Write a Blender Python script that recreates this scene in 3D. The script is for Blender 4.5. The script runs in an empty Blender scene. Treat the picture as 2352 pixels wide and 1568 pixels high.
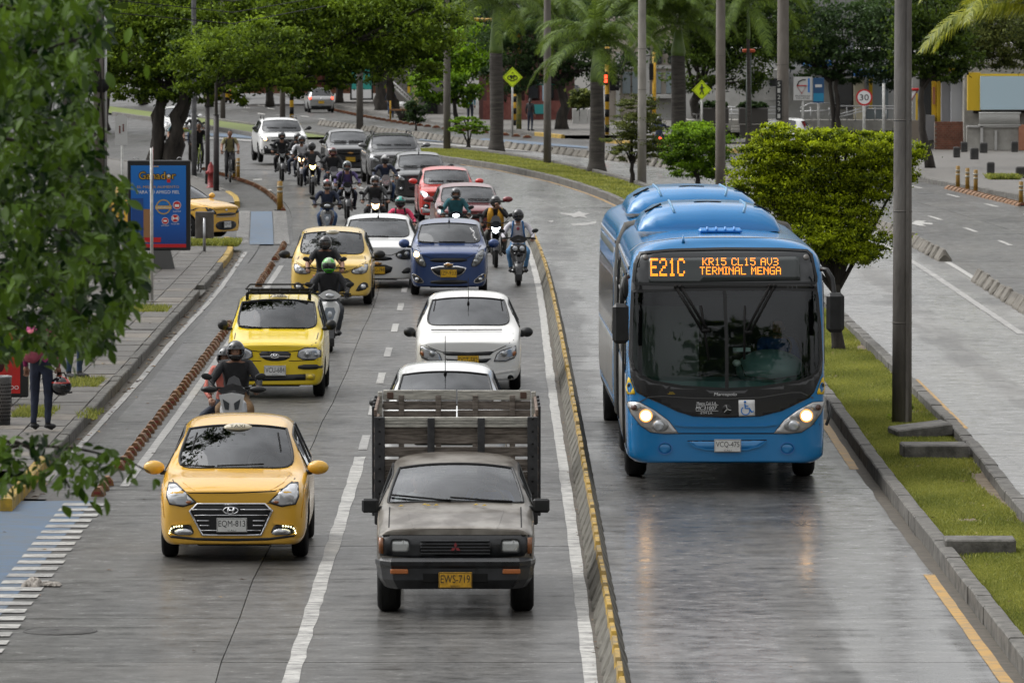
import bpy, bmesh, math, random
import numpy as np
from mathutils import Vector, Matrix, geometry
from mathutils.bvhtree import BVHTree
R=math.radians; PI=math.pi
rnd=random.Random(7); nrg=np.random.default_rng(11)
scene=bpy.context.scene
COL=scene.collection
# ---------------- camera ----------------
FP=15000.0; CAMH=6.3; TILT=math.atan(804/FP)
cam_d=bpy.data.cameras.new('camera'); cam=bpy.data.objects.new('camera',cam_d); COL.objects.link(cam)
cam.location=(0,0,CAMH); cam.rotation_euler=(PI/2-TILT,0,0)
cam_d.sensor_width=36; cam_d.lens=FP/2352*36; cam_d.clip_start=1; cam_d.clip_end=4000
cam_d.dof.use_dof=True; cam_d.dof.focus_distance=82; cam_d.dof.aperture_fstop=11
scene.camera=cam
# ---------------- overcast daylight ----------------
w=bpy.data.worlds.new('World'); scene.world=w; w.use_nodes=True
nt=w.node_tree; nt.nodes.clear()
sky=nt.nodes.new('ShaderNodeTexSky'); sky.sky_type='NISHITA'; sky.sun_disc=False
sky.sun_elevation=R(50); sky.sun_rotation=R(-68); sky.air_density=1.0; sky.dust_density=3.0
hs=nt.nodes.new('ShaderNodeHueSaturation'); hs.inputs['Saturation'].default_value=0.04; hs.inputs['Value'].default_value=1.0
tc=nt.nodes.new('ShaderNodeTexCoord'); cn=nt.nodes.new('ShaderNodeTexNoise'); cn.inputs['Scale'].default_value=3.2; cn.inputs['Detail'].default_value=5
cr=nt.nodes.new('ShaderNodeMapRange'); cr.inputs[1].default_value=.3; cr.inputs[2].default_value=.7; cr.inputs[3].default_value=.6; cr.inputs[4].default_value=1.4
mx=nt.nodes.new('ShaderNodeMix'); mx.data_type='RGBA'; mx.blend_type='MULTIPLY'; mx.inputs[0].default_value=1
bg=nt.nodes.new('ShaderNodeBackground'); bg.inputs['Strength'].default_value=0.105
wo=nt.nodes.new('ShaderNodeOutputWorld')
L=nt.links.new
L(sky.outputs[0],hs.inputs['Color']); L(tc.outputs['Generated'],cn.inputs['Vector']); L(cn.outputs[0],cr.inputs[0])
# overcast: the cloud deck is brightest overhead and dims towards the horizon
sp=nt.nodes.new('ShaderNodeSeparateXYZ'); gz=nt.nodes.new('ShaderNodeMapRange'); gz.inputs[1].default_value=0; gz.inputs[2].default_value=.9; gz.inputs[3].default_value=1.0; gz.inputs[4].default_value=2.9
L(tc.outputs['Generated'],sp.inputs[0]); L(sp.outputs[2],gz.inputs[0]); mu=nt.nodes.new('ShaderNodeMath'); mu.operation='MULTIPLY'; L(gz.outputs[0],mu.inputs[0]); L(cr.outputs[0],mu.inputs[1])
L(hs.outputs[0],mx.inputs[6]); L(mu.outputs[0],mx.inputs[7]); L(mx.outputs[2],bg.inputs[0]); L(bg.outputs[0],wo.inputs[0])
sun_d=bpy.data.lights.new('sun','SUN'); sun_d.energy=0.8; sun_d.angle=R(60); sun_d.color=(1,.97,.92)
sun=bpy.data.objects.new('sun',sun_d); COL.objects.link(sun); sun.rotation_euler=(R(-40),0,R(75))
vs=scene.view_settings; vs.view_transform='Standard'; vs.look='None'; vs.gamma=1; vs.exposure=0.27; vs.use_curve_mapping=False
scene.cycles.max_bounces=6; scene.cycles.transparent_max_bounces=12; scene.cycles.diffuse_bounces=2; scene.cycles.glossy_bounces=3
scene.cycles.caustics_reflective=False; scene.cycles.caustics_refractive=False
# ---------------- pixel -> place helpers (survey of the photo) ----------------
KINK=230.0; SLOPE=0.006
def hgt(Y): return -SLOPE*max(0.0,Y-KINK)
def G(px,py,z=0.0):
    dv=(784-py)/FP; dy=math.cos(TILT)+dv*math.sin(TILT); dz=-math.sin(TILT)+dv*math.cos(TILT)
    sl=dz/dy
    Y=(z-CAMH)/sl if sl<0 else 1e9
    if Y>KINK or sl>=0:
        # CAMH+sl*Y = z - SLOPE*(Y-KINK)
        Y=(z+SLOPE*KINK-CAMH)/(sl+SLOPE) if sl+SLOPE<-1e-6 else 1500
        Y=min(Y,1500)
    X=(px-1176)/FP*Y/dy
    return Vector((X,Y,z+hgt(Y)))
def AT(px,py,Y):
    dv=(784-py)/FP; dy=math.cos(TILT)+dv*math.sin(TILT); dz=-math.sin(TILT)+dv*math.cos(TILT)
    return Vector(((px-1176)/FP*Y/dy,Y,CAMH+dz/dy*Y))
# ---------------- object helpers ----------------
def tag(o,label=None,cat=None,group=None,kind=None):
    if label: o['label']=label
    if cat: o['category']=cat
    if group: o['group']=group
    if kind: o['kind']=kind
    return o
def thing(name,label,cat,loc=(0,0,0),rz=0,group=None,sc=1.0):
    o=bpy.data.objects.new(name,None); COL.objects.link(o); o.location=loc; o.rotation_euler=(0,0,rz); o.scale=(sc,)*3
    o.empty_display_size=.1
    return tag(o,label,cat,group)
def structure(name):
    o=bpy.data.objects.new(name,None); COL.objects.link(o); o['kind']='structure'; return o
def link(name,me,parent=None):
    o=bpy.data.objects.new(name,me); COL.objects.link(o)
    if parent: o.parent=parent
    return o
def copy_thing(root,loc,rz=None,label=None,group=None,sc=None):
    def cp(o,par):
        c=o.copy(); COL.objects.link(c); c.parent=par
        for ch in o.children: cp(ch,c)
        return c
    r=cp(root,None); r.location=loc
    if rz is not None: r.rotation_euler=(0,0,rz)
    if sc: r.scale=(sc,)*3
    if label: r['label']=label
    if group: r['group']=group
    return r
class MB:
    def __init__(s): s.v=[]; s.f=[]; s.m=[]; s.sm=[]
    def add(s,vs,fs,mi=0,smooth=False):
        b=len(s.v); s.v+= [tuple(v) for v in vs]
        for f in fs: s.f.append(tuple(b+i for i in f)); s.m.append(mi); s.sm.append(smooth)
        return s
    def box(s,c,d,rz=0,mi=0,M=None,b=0):
        x,y,z=[k/2 for k in d]
        if b<=0:
            vs=[(sx*x,sy*y,sz*z) for sx in(-1,1) for sy in(-1,1) for sz in(-1,1)]
            fs=[(0,1,3,2),(4,6,7,5),(0,4,5,1),(2,3,7,6),(0,2,6,4),(1,5,7,3)]
        else:
            b=min(b,x*.9,y*.9,z*.9); vs=[];idx={}
            for sx in(-1,1):
                for sy in(-1,1):
                    for sz in(-1,1):
                        for a in range(3):
                            p=[sx*(x-b),sy*(y-b),sz*(z-b)]; p[a]=(sx*x,sy*y,sz*z)[a]
                            idx[(sx,sy,sz,a)]=len(vs); vs.append(tuple(p))
            fs=[]
            S=(-1,1)
            for a in range(3):
                o=[k for k in range(3) if k!=a]
                for sg in S:
                    q=[]
                    for (u,v) in((-1,-1),(1,-1),(1,1),(-1,1)):
                        k=[0,0,0]; k[a]=sg; k[o[0]]=u; k[o[1]]=v; q.append(idx[(k[0],k[1],k[2],a)])
                    fs.append(tuple(q))
                # edges parallel to axis a
                for u in S:
                    for v in S:
                        k1=[0,0,0];k1[o[0]]=u;k1[o[1]]=v
                        q=[]
                        for (sg,fa) in((-1,o[0]),(1,o[0]),(1,o[1]),(-1,o[1])):
                            k=list(k1);k[a]=sg;q.append(idx[(k[0],k[1],k[2],fa)])
                        fs.append(tuple(q))
            for sx in S:
                for sy in S:
                    for sz in S: fs.append(tuple(idx[(sx,sy,sz,a)] for a in range(3)))
        Mt=Matrix.Translation(c)@Matrix.Rotation(rz,4,'Z')
        if M is not None: Mt=Mt@M
        vs=[Mt@Vector(p) for p in vs]
        # fix orientation
        cc=Mt@Vector((0,0,0)); out=[]
        for f in fs:
            n=(vs[f[1]]-vs[f[0]]).cross(vs[f[2]]-vs[f[0]]); ce=sum((vs[i] for i in f),Vector())/len(f)
            out.append(f if n.dot(ce-cc)>=0 else tuple(reversed(f)))
        return s.add(vs,out,mi)
    def tube(s,pts,r,n=8,mi=0,cap=True,smooth=True,flat=1.0,ref=None):
        pts=[Vector(p) for p in pts]; N=len(pts)
        if not hasattr(r,'__len__'): r=[r]*N
        vs=[];fs=[]
        prev=None
        for i,p in enumerate(pts):
            t=(pts[min(i+1,N-1)]-pts[max(i-1,0)])
            if t.length<1e-9: t=Vector((0,0,1))
            t.normalize()
            a=Vector(ref) if ref else (prev if prev is not None else (Vector((0,0,1)) if abs(t.z)<.9 else Vector((1,0,0))))
            u=(a-t*a.dot(t)); 
            if u.length<1e-6: u=t.orthogonal()
            u.normalize(); prev=u; v=t.cross(u)
            for k in range(n):
                an=2*PI*k/n; vs.append(p+(u*math.cos(an)*flat+v*math.sin(an))*r[i])
        for i in range(N-1):
            for k in range(n):
                k2=(k+1)%n; fs.append((i*n+k,i*n+k2,(i+1)*n+k2,(i+1)*n+k))
        if cap: fs.append(tuple(reversed(range(n)))); fs.append(tuple((N-1)*n+k for k in range(n)))
        return s.add(vs,fs,mi,smooth)
    def cyl(s,p0,p1,r0,r1=None,n=12,mi=0,smooth=True):
        return s.tube([p0,p1],[r0,r0 if r1 is None else r1],n,mi,True,smooth)
    def ell(s,c,r,nu=12,nv=8,mi=0,M=None):
        if not hasattr(r,'__len__'): r=(r,r,r)
        vs=[];fs=[]
        for j in range(nv+1):
            th=PI*j/nv
            for i in range(nu):
                ph=2*PI*i/nu; p=Vector((r[0]*math.sin(th)*math.cos(ph),r[1]*math.sin(th)*math.sin(ph),r[2]*math.cos(th)))
                if M is not None: p=M@p
                vs.append(p+Vector(c))
        for j in range(nv):
            for i in range(nu):
                i2=(i+1)%nu; fs.append((j*nu+i,(j+1)*nu+i,(j+1)*nu+i2,j*nu+i2))
        return s.add(vs,fs,mi,True)
    def lathe(s,prof,axis='x',c=(0,0,0),n=24,mi=0,smooth=True):
        # prof: list of (a,r): a along axis
        vs=[];fs=[];m=len(prof)
        for k in range(n):
            an=2*PI*k/n
            for a,r in prof:
                u,v=r*math.cos(an),r*math.sin(an)
                p={'x':(a,u,v),'y':(u,a,v),'z':(u,v,a)}[axis]; vs.append((p[0]+c[0],p[1]+c[1],p[2]+c[2]))
        for k in range(n):
            k2=(k+1)%n
            for i in range(m-1): fs.append((k*m+i,k*m+i+1,k2*m+i+1,k2*m+i))
        return s.add(vs,fs,mi,smooth)
    def prism(s,poly,p0,ux,uy,ext,mi=0):
        # poly 2d -> plane p0+ux*a+uy*b, extruded by vector ext
        p0=Vector(p0);ux=Vector(ux);uy=Vector(uy);ext=Vector(ext);n=len(poly)
        a=[p0+ux*q[0]+uy*q[1] for q in poly]; b=[q+ext for q in a]
        ar=sum(poly[i][0]*poly[(i+1)%n][1]-poly[(i+1)%n][0]*poly[i][1] for i in range(n))
        nrm=ux.cross(uy)*(1 if ar>0 else -1)
        fl = nrm.dot(ext)>0
        f0=tuple(range(n)); f1=tuple(n+i for i in range(n))
        fs=[tuple(reversed(f0)) if fl else f0, f1 if fl else tuple(reversed(f1))]
        for i in range(n):
            j=(i+1)%n; q=(i,j,n+j,n+i); fs.append(q if fl else tuple(reversed(q)))
        return s.add(a+b,fs,mi)
    def mesh(s,name='m',mats=()):
        me=bpy.data.meshes.new(name); me.from_pydata([tuple(v) for v in s.v],[],s.f)
        for m in mats: me.materials.append(m)
        me.polygons.foreach_set('material_index',s.m); me.polygons.foreach_set('use_smooth',s.sm); me.update()
        return me
    def build(s,name,mats,parent=None):
        if not isinstance(mats,(list,tuple)): mats=[mats]
        return link(name,s.mesh(name,mats),parent)
def np_mesh(name,V_,F_,mat,attr=None,smooth=False):
    me=bpy.data.meshes.new(name); V_=np.asarray(V_,dtype=np.float32); F_=np.asarray(F_,dtype=np.int32)
    n=len(V_); m,k=F_.shape
    me.vertices.add(n); me.vertices.foreach_set('co',V_.ravel()); me.loops.add(m*k); me.loops.foreach_set('vertex_index',F_.ravel())
    me.polygons.add(m); me.polygons.foreach_set('loop_start',np.arange(0,m*k,k,dtype=np.int32))
    try: me.polygons.foreach_set('loop_total',np.full(m,k,dtype=np.int32))
    except Exception: pass
    if smooth: me.polygons.foreach_set('use_smooth',np.ones(m,dtype=bool))
    if attr is not None:
        a=me.attributes.new('lc','FLOAT','FACE'); a.data.foreach_set('value',np.asarray(attr,dtype=np.float32))
    me.materials.append(mat); me.update(calc_edges=True); return me
# ---------------- materials ----------------
MATS={}
def mat(name,col,rough=.5,metal=0,noise=0,nscale=6,bump=0,bscale=40,coat=0,emit=None,es=1,col2=None,rn=0,coord='Object',trans=0,stretch=None,spec=.5):
    if name in MATS: return MATS[name]
    m=bpy.data.materials.new(name); MATS[name]=m; m.use_nodes=True; t=m.node_tree; b=t.nodes['Principled BSDF']; l=t.links.new
    c=(*col,1); b.inputs['Base Color'].default_value=c; b.inputs['Roughness'].default_value=rough; b.inputs['Metallic'].default_value=metal
    b.inputs['Coat Weight'].default_value=coat; b.inputs['Coat Roughness'].default_value=.06; b.inputs['Specular IOR Level'].default_value=spec
    if emit: b.inputs['Emission Color'].default_value=(*emit,1); b.inputs['Emission Strength'].default_value=es
    if noise or col2 or bump or rn:
        if coord=='World': g=t.nodes.new('ShaderNodeNewGeometry'); vec=g.outputs['Position']
        else: g=t.nodes.new('ShaderNodeTexCoord'); vec=g.outputs['Object']
        if stretch:
            mp=t.nodes.new('ShaderNodeMapping'); mp.inputs['Scale'].default_value=stretch; l(vec,mp.inputs[0]); vec=mp.outputs[0]
        n=t.nodes.new('ShaderNodeTexNoise'); n.inputs['Scale'].default_value=nscale; n.inputs['Detail'].default_value=6; n.inputs['Roughness'].default_value=.62; l(vec,n.inputs['Vector'])
        rp=t.nodes.new('ShaderNodeValToRGB'); rp.color_ramp.elements[0].position=.35; rp.color_ramp.elements[1].position=.65
        k=noise
        if col2: rp.color_ramp.elements[0].color=c; rp.color_ramp.elements[1].color=(*col2,1)
        else:
            rp.color_ramp.elements[0].color=(*[x*(1-k) for x in col],1); rp.color_ramp.elements[1].color=(*[min(1,x*(1+k)) for x in col],1)
        l(n.outputs[0],rp.inputs[0]); l(rp.outputs[0],b.inputs['Base Color'])
        if rn:
            mr=t.nodes.new('ShaderNodeMapRange'); mr.inputs[1].default_value=.3;mr.inputs[2].default_value=.7;mr.inputs[3].default_value=max(0,rough-rn);mr.inputs[4].default_value=min(1,rough+rn)
            l(n.outputs[0],mr.inputs[0]); l(mr.outputs[0],b.inputs['Roughness'])
        if bump:
            n2=t.nodes.new('ShaderNodeTexNoise'); n2.inputs['Scale'].default_value=bscale; n2.inputs['Detail'].default_value=4; l(vec,n2.inputs['Vector'])
            bp=t.nodes.new('ShaderNodeBump'); bp.inputs['Strength'].default_value=bump; bp.inputs['Distance'].default_value=.02; l(n2.outputs[0],bp.inputs['Height']); l(bp.outputs[0],b.inputs['Normal'])
    return m
def paint(name,col,metal=.0,rough=.28,dirt=.12):
    if name in MATS: return MATS[name]
    m=mat(name,col,rough,metal,coat=.7)
    t=m.node_tree; l=t.links.new; b=t.nodes['Principled BSDF']
    tc=t.nodes.new('ShaderNodeTexCoord'); n=t.nodes.new('ShaderNodeTexNoise'); n.inputs['Scale'].default_value=3.5; n.inputs['Detail'].default_value=7; l(tc.outputs['Object'],n.inputs['Vector'])
    # road dirt thrown up on the lower body
    sx=t.nodes.new('ShaderNodeSeparateXYZ'); l(tc.outputs['Object'],sx.inputs[0])
    mr=t.nodes.new('ShaderNodeMapRange'); mr.inputs[1].default_value=.15; mr.inputs[2].default_value=.75; mr.inputs[3].default_value=1.0; mr.inputs[4].default_value=.12; l(sx.outputs[2],mr.inputs[0])
    mm=t.nodes.new('ShaderNodeMath'); mm.operation='MULTIPLY'; l(mr.outputs[0],mm.inputs[0]); l(n.outputs[0],mm.inputs[1])
    m3=t.nodes.new('ShaderNodeMath'); m3.operation='MULTIPLY'; m3.inputs[1].default_value=dirt*3; l(mm.outputs[0],m3.inputs[0])
    mix=t.nodes.new('ShaderNodeMix'); mix.data_type='RGBA'; l(m3.outputs[0],mix.inputs[0]); mix.inputs[6].default_value=(*col,1); mix.inputs[7].default_value=(.09,.085,.075,1); l(mix.outputs[2],b.inputs['Base Color'])
    rr=t.nodes.new('ShaderNodeMapRange'); rr.inputs[3].default_value=rough-.05; rr.inputs[4].default_value=rough+.3; l(m3.outputs[0],rr.inputs[0]); l(rr.outputs[0],b.inputs['Roughness'])
    # dark cabin lining on the inner faces of the shell
    g=t.nodes.new('ShaderNodeNewGeometry'); d=t.nodes.new('ShaderNodeBsdfDiffuse'); d.inputs[0].default_value=(.045,.045,.045,1); ms=t.nodes.new('ShaderNodeMixShader')
    l(g.outputs['Backfacing'],ms.inputs[0]); l(b.outputs[0],ms.inputs[1]); l(d.outputs[0],ms.inputs[2]); l(ms.outputs[0],t.nodes['Material Output'].inputs[0])
    return m
def glass(name,tint=.4,rough=.02,col=(1,1,1),refl=1.0,ior=1.75):
    if name in MATS: return MATS[name]
    m=bpy.data.materials.new(name); MATS[name]=m; m.use_nodes=True; t=m.node_tree; t.nodes.clear(); l=t.links.new
    tr=t.nodes.new('ShaderNodeBsdfTransparent'); tr.inputs[0].default_value=(tint*col[0],tint*col[1],tint*col[2],1)
    gl=t.nodes.new('ShaderNodeBsdfGlossy'); gl.inputs[0].default_value=(.95*refl,.97*refl,1*refl,1); gl.inputs['Roughness'].default_value=rough
    fr=t.nodes.new('ShaderNodeFresnel'); fr.inputs[0].default_value=ior
    ms=t.nodes.new('ShaderNodeMixShader'); o=t.nodes.new('ShaderNodeOutputMaterial')
    l(fr.outputs[0],ms.inputs[0]); l(tr.outputs[0],ms.inputs[1]); l(gl.outputs[0],ms.inputs[2]); l(ms.outputs[0],o.inputs[0]); return m
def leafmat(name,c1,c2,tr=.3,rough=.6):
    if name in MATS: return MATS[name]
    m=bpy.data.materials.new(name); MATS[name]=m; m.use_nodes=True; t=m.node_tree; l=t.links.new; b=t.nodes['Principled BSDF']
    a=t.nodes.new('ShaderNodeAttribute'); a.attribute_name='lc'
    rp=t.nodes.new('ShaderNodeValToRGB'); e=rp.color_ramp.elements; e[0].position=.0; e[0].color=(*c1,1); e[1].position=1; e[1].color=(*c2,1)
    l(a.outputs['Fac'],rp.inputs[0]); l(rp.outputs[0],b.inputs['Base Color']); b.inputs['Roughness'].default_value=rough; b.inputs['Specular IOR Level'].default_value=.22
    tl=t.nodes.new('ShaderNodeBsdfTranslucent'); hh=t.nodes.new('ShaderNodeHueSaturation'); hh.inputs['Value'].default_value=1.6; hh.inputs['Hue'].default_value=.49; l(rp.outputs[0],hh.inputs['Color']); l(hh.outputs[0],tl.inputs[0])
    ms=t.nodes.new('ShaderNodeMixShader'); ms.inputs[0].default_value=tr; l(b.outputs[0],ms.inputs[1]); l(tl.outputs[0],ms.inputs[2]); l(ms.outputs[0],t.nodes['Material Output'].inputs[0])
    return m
RUB=lambda: mat('rubber',(.008,.008,.008),.75,noise=.3,nscale=20,spec=.3)
BLK=lambda: mat('black_plastic',(.009,.0095,.01),.38,spec=.4,noise=.2,nscale=9,rn=.1)
DBLK=lambda: mat('matt_black',(.006,.006,.006),.75,spec=.25)
CHR=lambda: mat('chrome',(.7,.7,.72),.12,1)
ALU=lambda: mat('aluminium',(.45,.45,.46),.35,1)
SIL=lambda: mat('reflector_silver',(.55,.56,.58),.22,.85)
WHT=lambda: mat('white_print',(.75,.75,.75),.5)
# lettering ------------------------------------------------------
TXT={}
def text_mesh(s,ext=.0):
    if s in TXT: return TXT[s]
    cu=bpy.data.curves.new('t','FONT'); cu.body=s; cu.size=1; cu.align_x='CENTER'; cu.align_y='CENTER'; cu.resolution_u=3; cu.extrude=ext
    o=bpy.data.objects.new('t',cu); COL.objects.link(o); dg=bpy.context.evaluated_depsgraph_get(); dg.update()
    me=bpy.data.meshes.new_from_object(o.evaluated_get(dg)); bpy.data.objects.remove(o)
    co=np.empty(len(me.vertices)*3); me.vertices.foreach_get('co',co); co=co.reshape(-1,3)
    mn=co.min(0);mxx=co.max(0); co-= (mn+mxx)/2; co[:,:2]/=1.0
    TXT[s]=(co.copy(),[tuple(p.vertices) for p in me.polygons],(mxx-mn)[0],(mxx-mn)[1]); return TXT[s]
def letter(name,s,mt,parent,c,width,height,face=(0,-1,0),up=(0,0,1),shear=0):
    co,fs,wd,ht=text_mesh(s); n=Vector(face).normalized(); u=Vector(up).normalized(); r=u.cross(n).normalized(); u=n.cross(r)
    sx=width/wd; sy=height/ht; c=Vector(c)
    mb=MB(); mb.add([c+r*((p[0]+shear*p[1])*sx)+u*(p[1]*sy) for p in co],fs,0)
    return mb.build(name,mt,parent)
# ================= ROAD GEOMETRY =================
class LN:
    def __init__(s,pts):
        s.y=np.array([p[0] for p in pts],float); s.x=np.array([p[1] for p in pts],float)
        d=np.diff(s.x)/np.diff(s.y); m=np.empty(len(s.x)); m[0]=d[0]; m[-1]=d[-1]; m[1:-1]=(d[:-1]+d[1:])/2; s.m=m
    def __call__(s,Y):
        y=s.y
        if Y<=y[0]: return s.x[0]+s.m[0]*(Y-y[0])
        if Y>=y[-1]: return s.x[-1]+s.m[-1]*(Y-y[-1])
        i=int(np.searchsorted(y,Y)-1); h=y[i+1]-y[i]; t=(Y-y[i])/h
        return ((2*t**3-3*t*t+1)*s.x[i]+(t**3-2*t*t+t)*h*s.m[i]+(-2*t**3+3*t*t)*s.x[i+1]+(t**3-t*t)*h*s.m[i+1])
def off(l,d): return lambda Y:l(Y)+d
KML=LN([(40,4.70),(71,4.69),(85,4.68),(100,4.74),(130,4.7),(160,4.2),(197,2.88),(215,1.45),(225,.25),(246,-2.6),(268,-5.6)])
KMR=LN([(40,6.1),(78,6.15),(87,6.28),(103,6.33),(124,6.3),(150,6.1),(180,5.5),(209.6,4.04),(226,2.6),(254,-.5),(273,-3.5),(300,-7.2)])
SEP=LN([(40,10.1),(130,10.15),(154,10.1),(170,9.85),(190,9.0),(215,7.4),(236,5.33),(262,1.6),(286,-2.4),(330,-8.5),(400,-19)])
KR=LN([(40,21.5),(150,18),(197,15.4),(218,13.35),(240,11.6),(264,8.8),(289,3.9),(321,-1.0),(340,-3.7),(417,-10.9),(520,-20),(700,-36)])
BAR=LN([(40,1.0),(69.6,.94),(81,.93),(104.6,.89),(124,.84),(146,.73),(161.5,.56),(170,.42)])
TAC=LN([(40,-5.15),(89.7,-5.18),(111,-5.26),(140,-5.43),(153,-5.55),(161,-5.65),(175,-6.1),(188,-6.6),(197,-7.13),(212,-8.38),(225,-10.07),(231,-10.9),(250,-13.8)])
WL=LN([(40,.74),(60,.724),(75,.707),(101,.64),(141,.555),(170,.3)])
CL=LN([(40,-2.0),(60,-2.03),(90,-2.06),(105,-2.13),(137,-2.27),(160,-2.5),(190,-3.6),(215,-5.3),(235,-7.4)])
TL=LN([(40,-4.95),(89,-4.95),(111,-5.04),(143,-5.25),(154,-5.33)])
BLN=LN([(60,-5.95),(92,-6.0),(106,-6.04),(118,-6.12),(136,-6.17),(158,-6.44)])
KL=LN([(60,-6.0),(77,-6.05),(90,-6.15),(105.7,-6.24),(119,-6.35),(132,-6.42),(148,-6.56),(157,-6.7),(164,-7.1)])
JNT=LN([(40,-2.6),(75,-2.77),(100,-2.76),(133,-2.8),(160,-3.05),(190,-4.2),(215,-6.0),(240,-8.7)])
_jn=JNT
JNT=lambda y:_jn(y)+.02*math.sin(y*1.7)+.015*math.sin(y*5.1)
def concrete(name,c1,c2,rough0,rough1,film=0,tracks=None,spec=.5):
    m=bpy.data.materials.new(name); MATS[name]=m; m.use_nodes=True; t=m.node_tree; l=t.links.new; b=t.nodes['Principled BSDF']
    g=t.nodes.new('ShaderNodeNewGeometry'); oi=t.nodes.new('ShaderNodeObjectInfo')
    mp=t.nodes.new('ShaderNodeMapping'); mp.inputs['Scale'].default_value=(1,1,1); l(g.outputs['Position'],mp.inputs[0])
    def noise(sc,det=6,vec=None,r=.6,st=None):
        n=t.nodes.new('ShaderNodeTexNoise'); n.inputs['Scale'].default_value=sc; n.inputs['Detail'].default_value=det; n.inputs['Roughness'].default_value=r
        if st:
            q=t.nodes.new('ShaderNodeMapping'); q.inputs['Scale'].default_value=st; l(g.outputs['Position'],q.inputs[0]); l(q.outputs[0],n.inputs['Vector'])
        else: l(mp.outputs[0],n.inputs['Vector'])
        return n.outputs[0]
    def rng(s,a,b_,c,d):
        r=t.nodes.new('ShaderNodeMapRange'); r.inputs[1].default_value=a;r.inputs[2].default_value=b_;r.inputs[3].default_value=c;r.inputs[4].default_value=d; l(s,r.inputs[0]); return r.outputs[0]
    def math_(op,a,b_):
        k=t.nodes.new('ShaderNodeMath'); k.operation=op
        for i,x in enumerate((a,b_)):
            if isinstance(x,(int,float)): k.inputs[i].default_value=x
            else: l(x,k.inputs[i])
        return k.outputs[0]
    big=noise(.35,8); fine=noise(3,9,r=.75); grain=noise(45,3); tr=noise(1,5,st=(1.4,.06,1)); cross=noise(1,4,st=(.5,3.2,1))
    v=math_('ADD',math_('MULTIPLY',big,.3),math_('MULTIPLY',fine,.34)); v=math_('ADD',v,math_('MULTIPLY',grain,.16)); v=math_('ADD',v,math_('MULTIPLY',cross,.24))
    # tyre rubber and oil darken the middle of each lane in long streaks
    v=math_('ADD',v,math_('MULTIPLY',math_('SUBTRACT',tr,.5),.3))
    v=math_('ADD',v,math_('MULTIPLY',math_('SUBTRACT',oi.outputs['Random'],.5),.11))
    rp=t.nodes.new('ShaderNodeValToRGB'); rp.color_ramp.elements[0].position=.4; rp.color_ramp.elements[0].color=(*c1,1); rp.color_ramp.elements[1].position=.61; rp.color_ramp.elements[1].color=(*c2,1); l(v,rp.inputs[0])
    # hairline cracks and dark drips
    vo=t.nodes.new('ShaderNodeTexVoronoi'); vo.feature='DISTANCE_TO_EDGE'; vo.inputs['Scale'].default_value=.16
    wp=t.nodes.new('ShaderNodeVectorMath'); wp.operation='ADD'; nc=t.nodes.new('ShaderNodeTexNoise'); nc.inputs['Scale'].default_value=1.1; nc.inputs['Detail'].default_value=6; l(g.outputs['Position'],nc.inputs['Vector'])
    l(g.outputs['Position'],wp.inputs[0]); l(nc.outputs['Color'],wp.inputs[1]); l(wp.outputs[0],vo.inputs['Vector'])
    ck=math_('MULTIPLY',rng(vo.outputs['Distance'],.0012,.0032,1,0),rng(big,.47,.53,0,.75))
    v2=t.nodes.new('ShaderNodeTexVoronoi'); v2.inputs['Scale'].default_value=1.7; l(g.outputs['Position'],v2.inputs['Vector'])
    ck=math_('MAXIMUM',ck,math_('MULTIPLY',rng(v2.outputs['Distance'],.05,.12,1,0),rng(noise(.8,2),.5,.6,0,.6)))
    mk=t.nodes.new('ShaderNodeMix'); mk.data_type='RGBA'; l(ck,mk.inputs[0]); l(rp.outputs[0],mk.inputs[6]); mk.inputs[7].default_value=(.012,.011,.01,1); l(mk.outputs[2],b.inputs['Base Color'])
    wv=math_('ADD',math_('MULTIPLY',tr,.5),math_('MULTIPLY',big,.3)); wv=math_('ADD',wv,math_('MULTIPLY',cross,.2))
    rg=rng(wv,.38,.62,rough0,rough1); l(rg,b.inputs['Roughness'])
    l(rng(math_('ADD',math_('MULTIPLY',fine,.55),math_('MULTIPLY',cross,.45)),.38,.6,.05,spec*1.3),b.inputs['Specular IOR Level'])
    if film:
        # thin water film, thickest in the wheel tracks and hollows
        sx=t.nodes.new('ShaderNodeSeparateXYZ'); l(g.outputs['Position'],sx.inputs[0])
        ph=math_('COSINE',math_('MULTIPLY',math_('SUBTRACT',sx.outputs[0],tracks[0]),2*PI/tracks[1]),0) if tracks else 0
        m1=math_('ADD',math_('MULTIPLY',wv,1.0),math_('MULTIPLY',ph,.1)); m1=math_('ADD',m1,math_('MULTIPLY',math_('SUBTRACT',noise(1,6,st=(.9,.13,1)),.5),.5))
        l(rng(m1,.38,.49,.0,film),b.inputs['Coat Weight']); l(rng(fine,.35,.65,.14,.3),b.inputs['Coat Roughness']); b.inputs['Coat IOR'].default_value=1.6
    bp=t.nodes.new('ShaderNodeBump'); bp.inputs['Strength'].default_value=.55; bp.inputs['Distance'].default_value=.008
    l(math_('ADD',grain,math_('MULTIPLY',noise(1,3,st=(2,26,1)),.9)),bp.inputs['Height']); l(bp.outputs[0],b.inputs['Normal'])
    return m
M_TR=concrete('traffic_lane_concrete',(.012,.0115,.0105),(.082,.078,.071),.36,.66,film=.3)
M_BUS=concrete('wet_bus_lane_concrete',(.012,.0115,.0105),(.105,.1,.093),.22,.5,film=.9,tracks=(1.95,1.9))
M_OPP=concrete('opposite_lane_concrete',(.02,.019,.0175),(.15,.143,.132),.25,.5,film=.9,tracks=(7.0,1.9))
M_ASP=concrete('damp_asphalt',(.028,.027,.025),(.065,.062,.058),.3,.6)
M_KERB=mat('kerb_concrete',(.055,.052,.046),.8,noise=.3,nscale=5,bump=.5,bscale=30,coord='World',col2=(.15,.142,.128))
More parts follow.
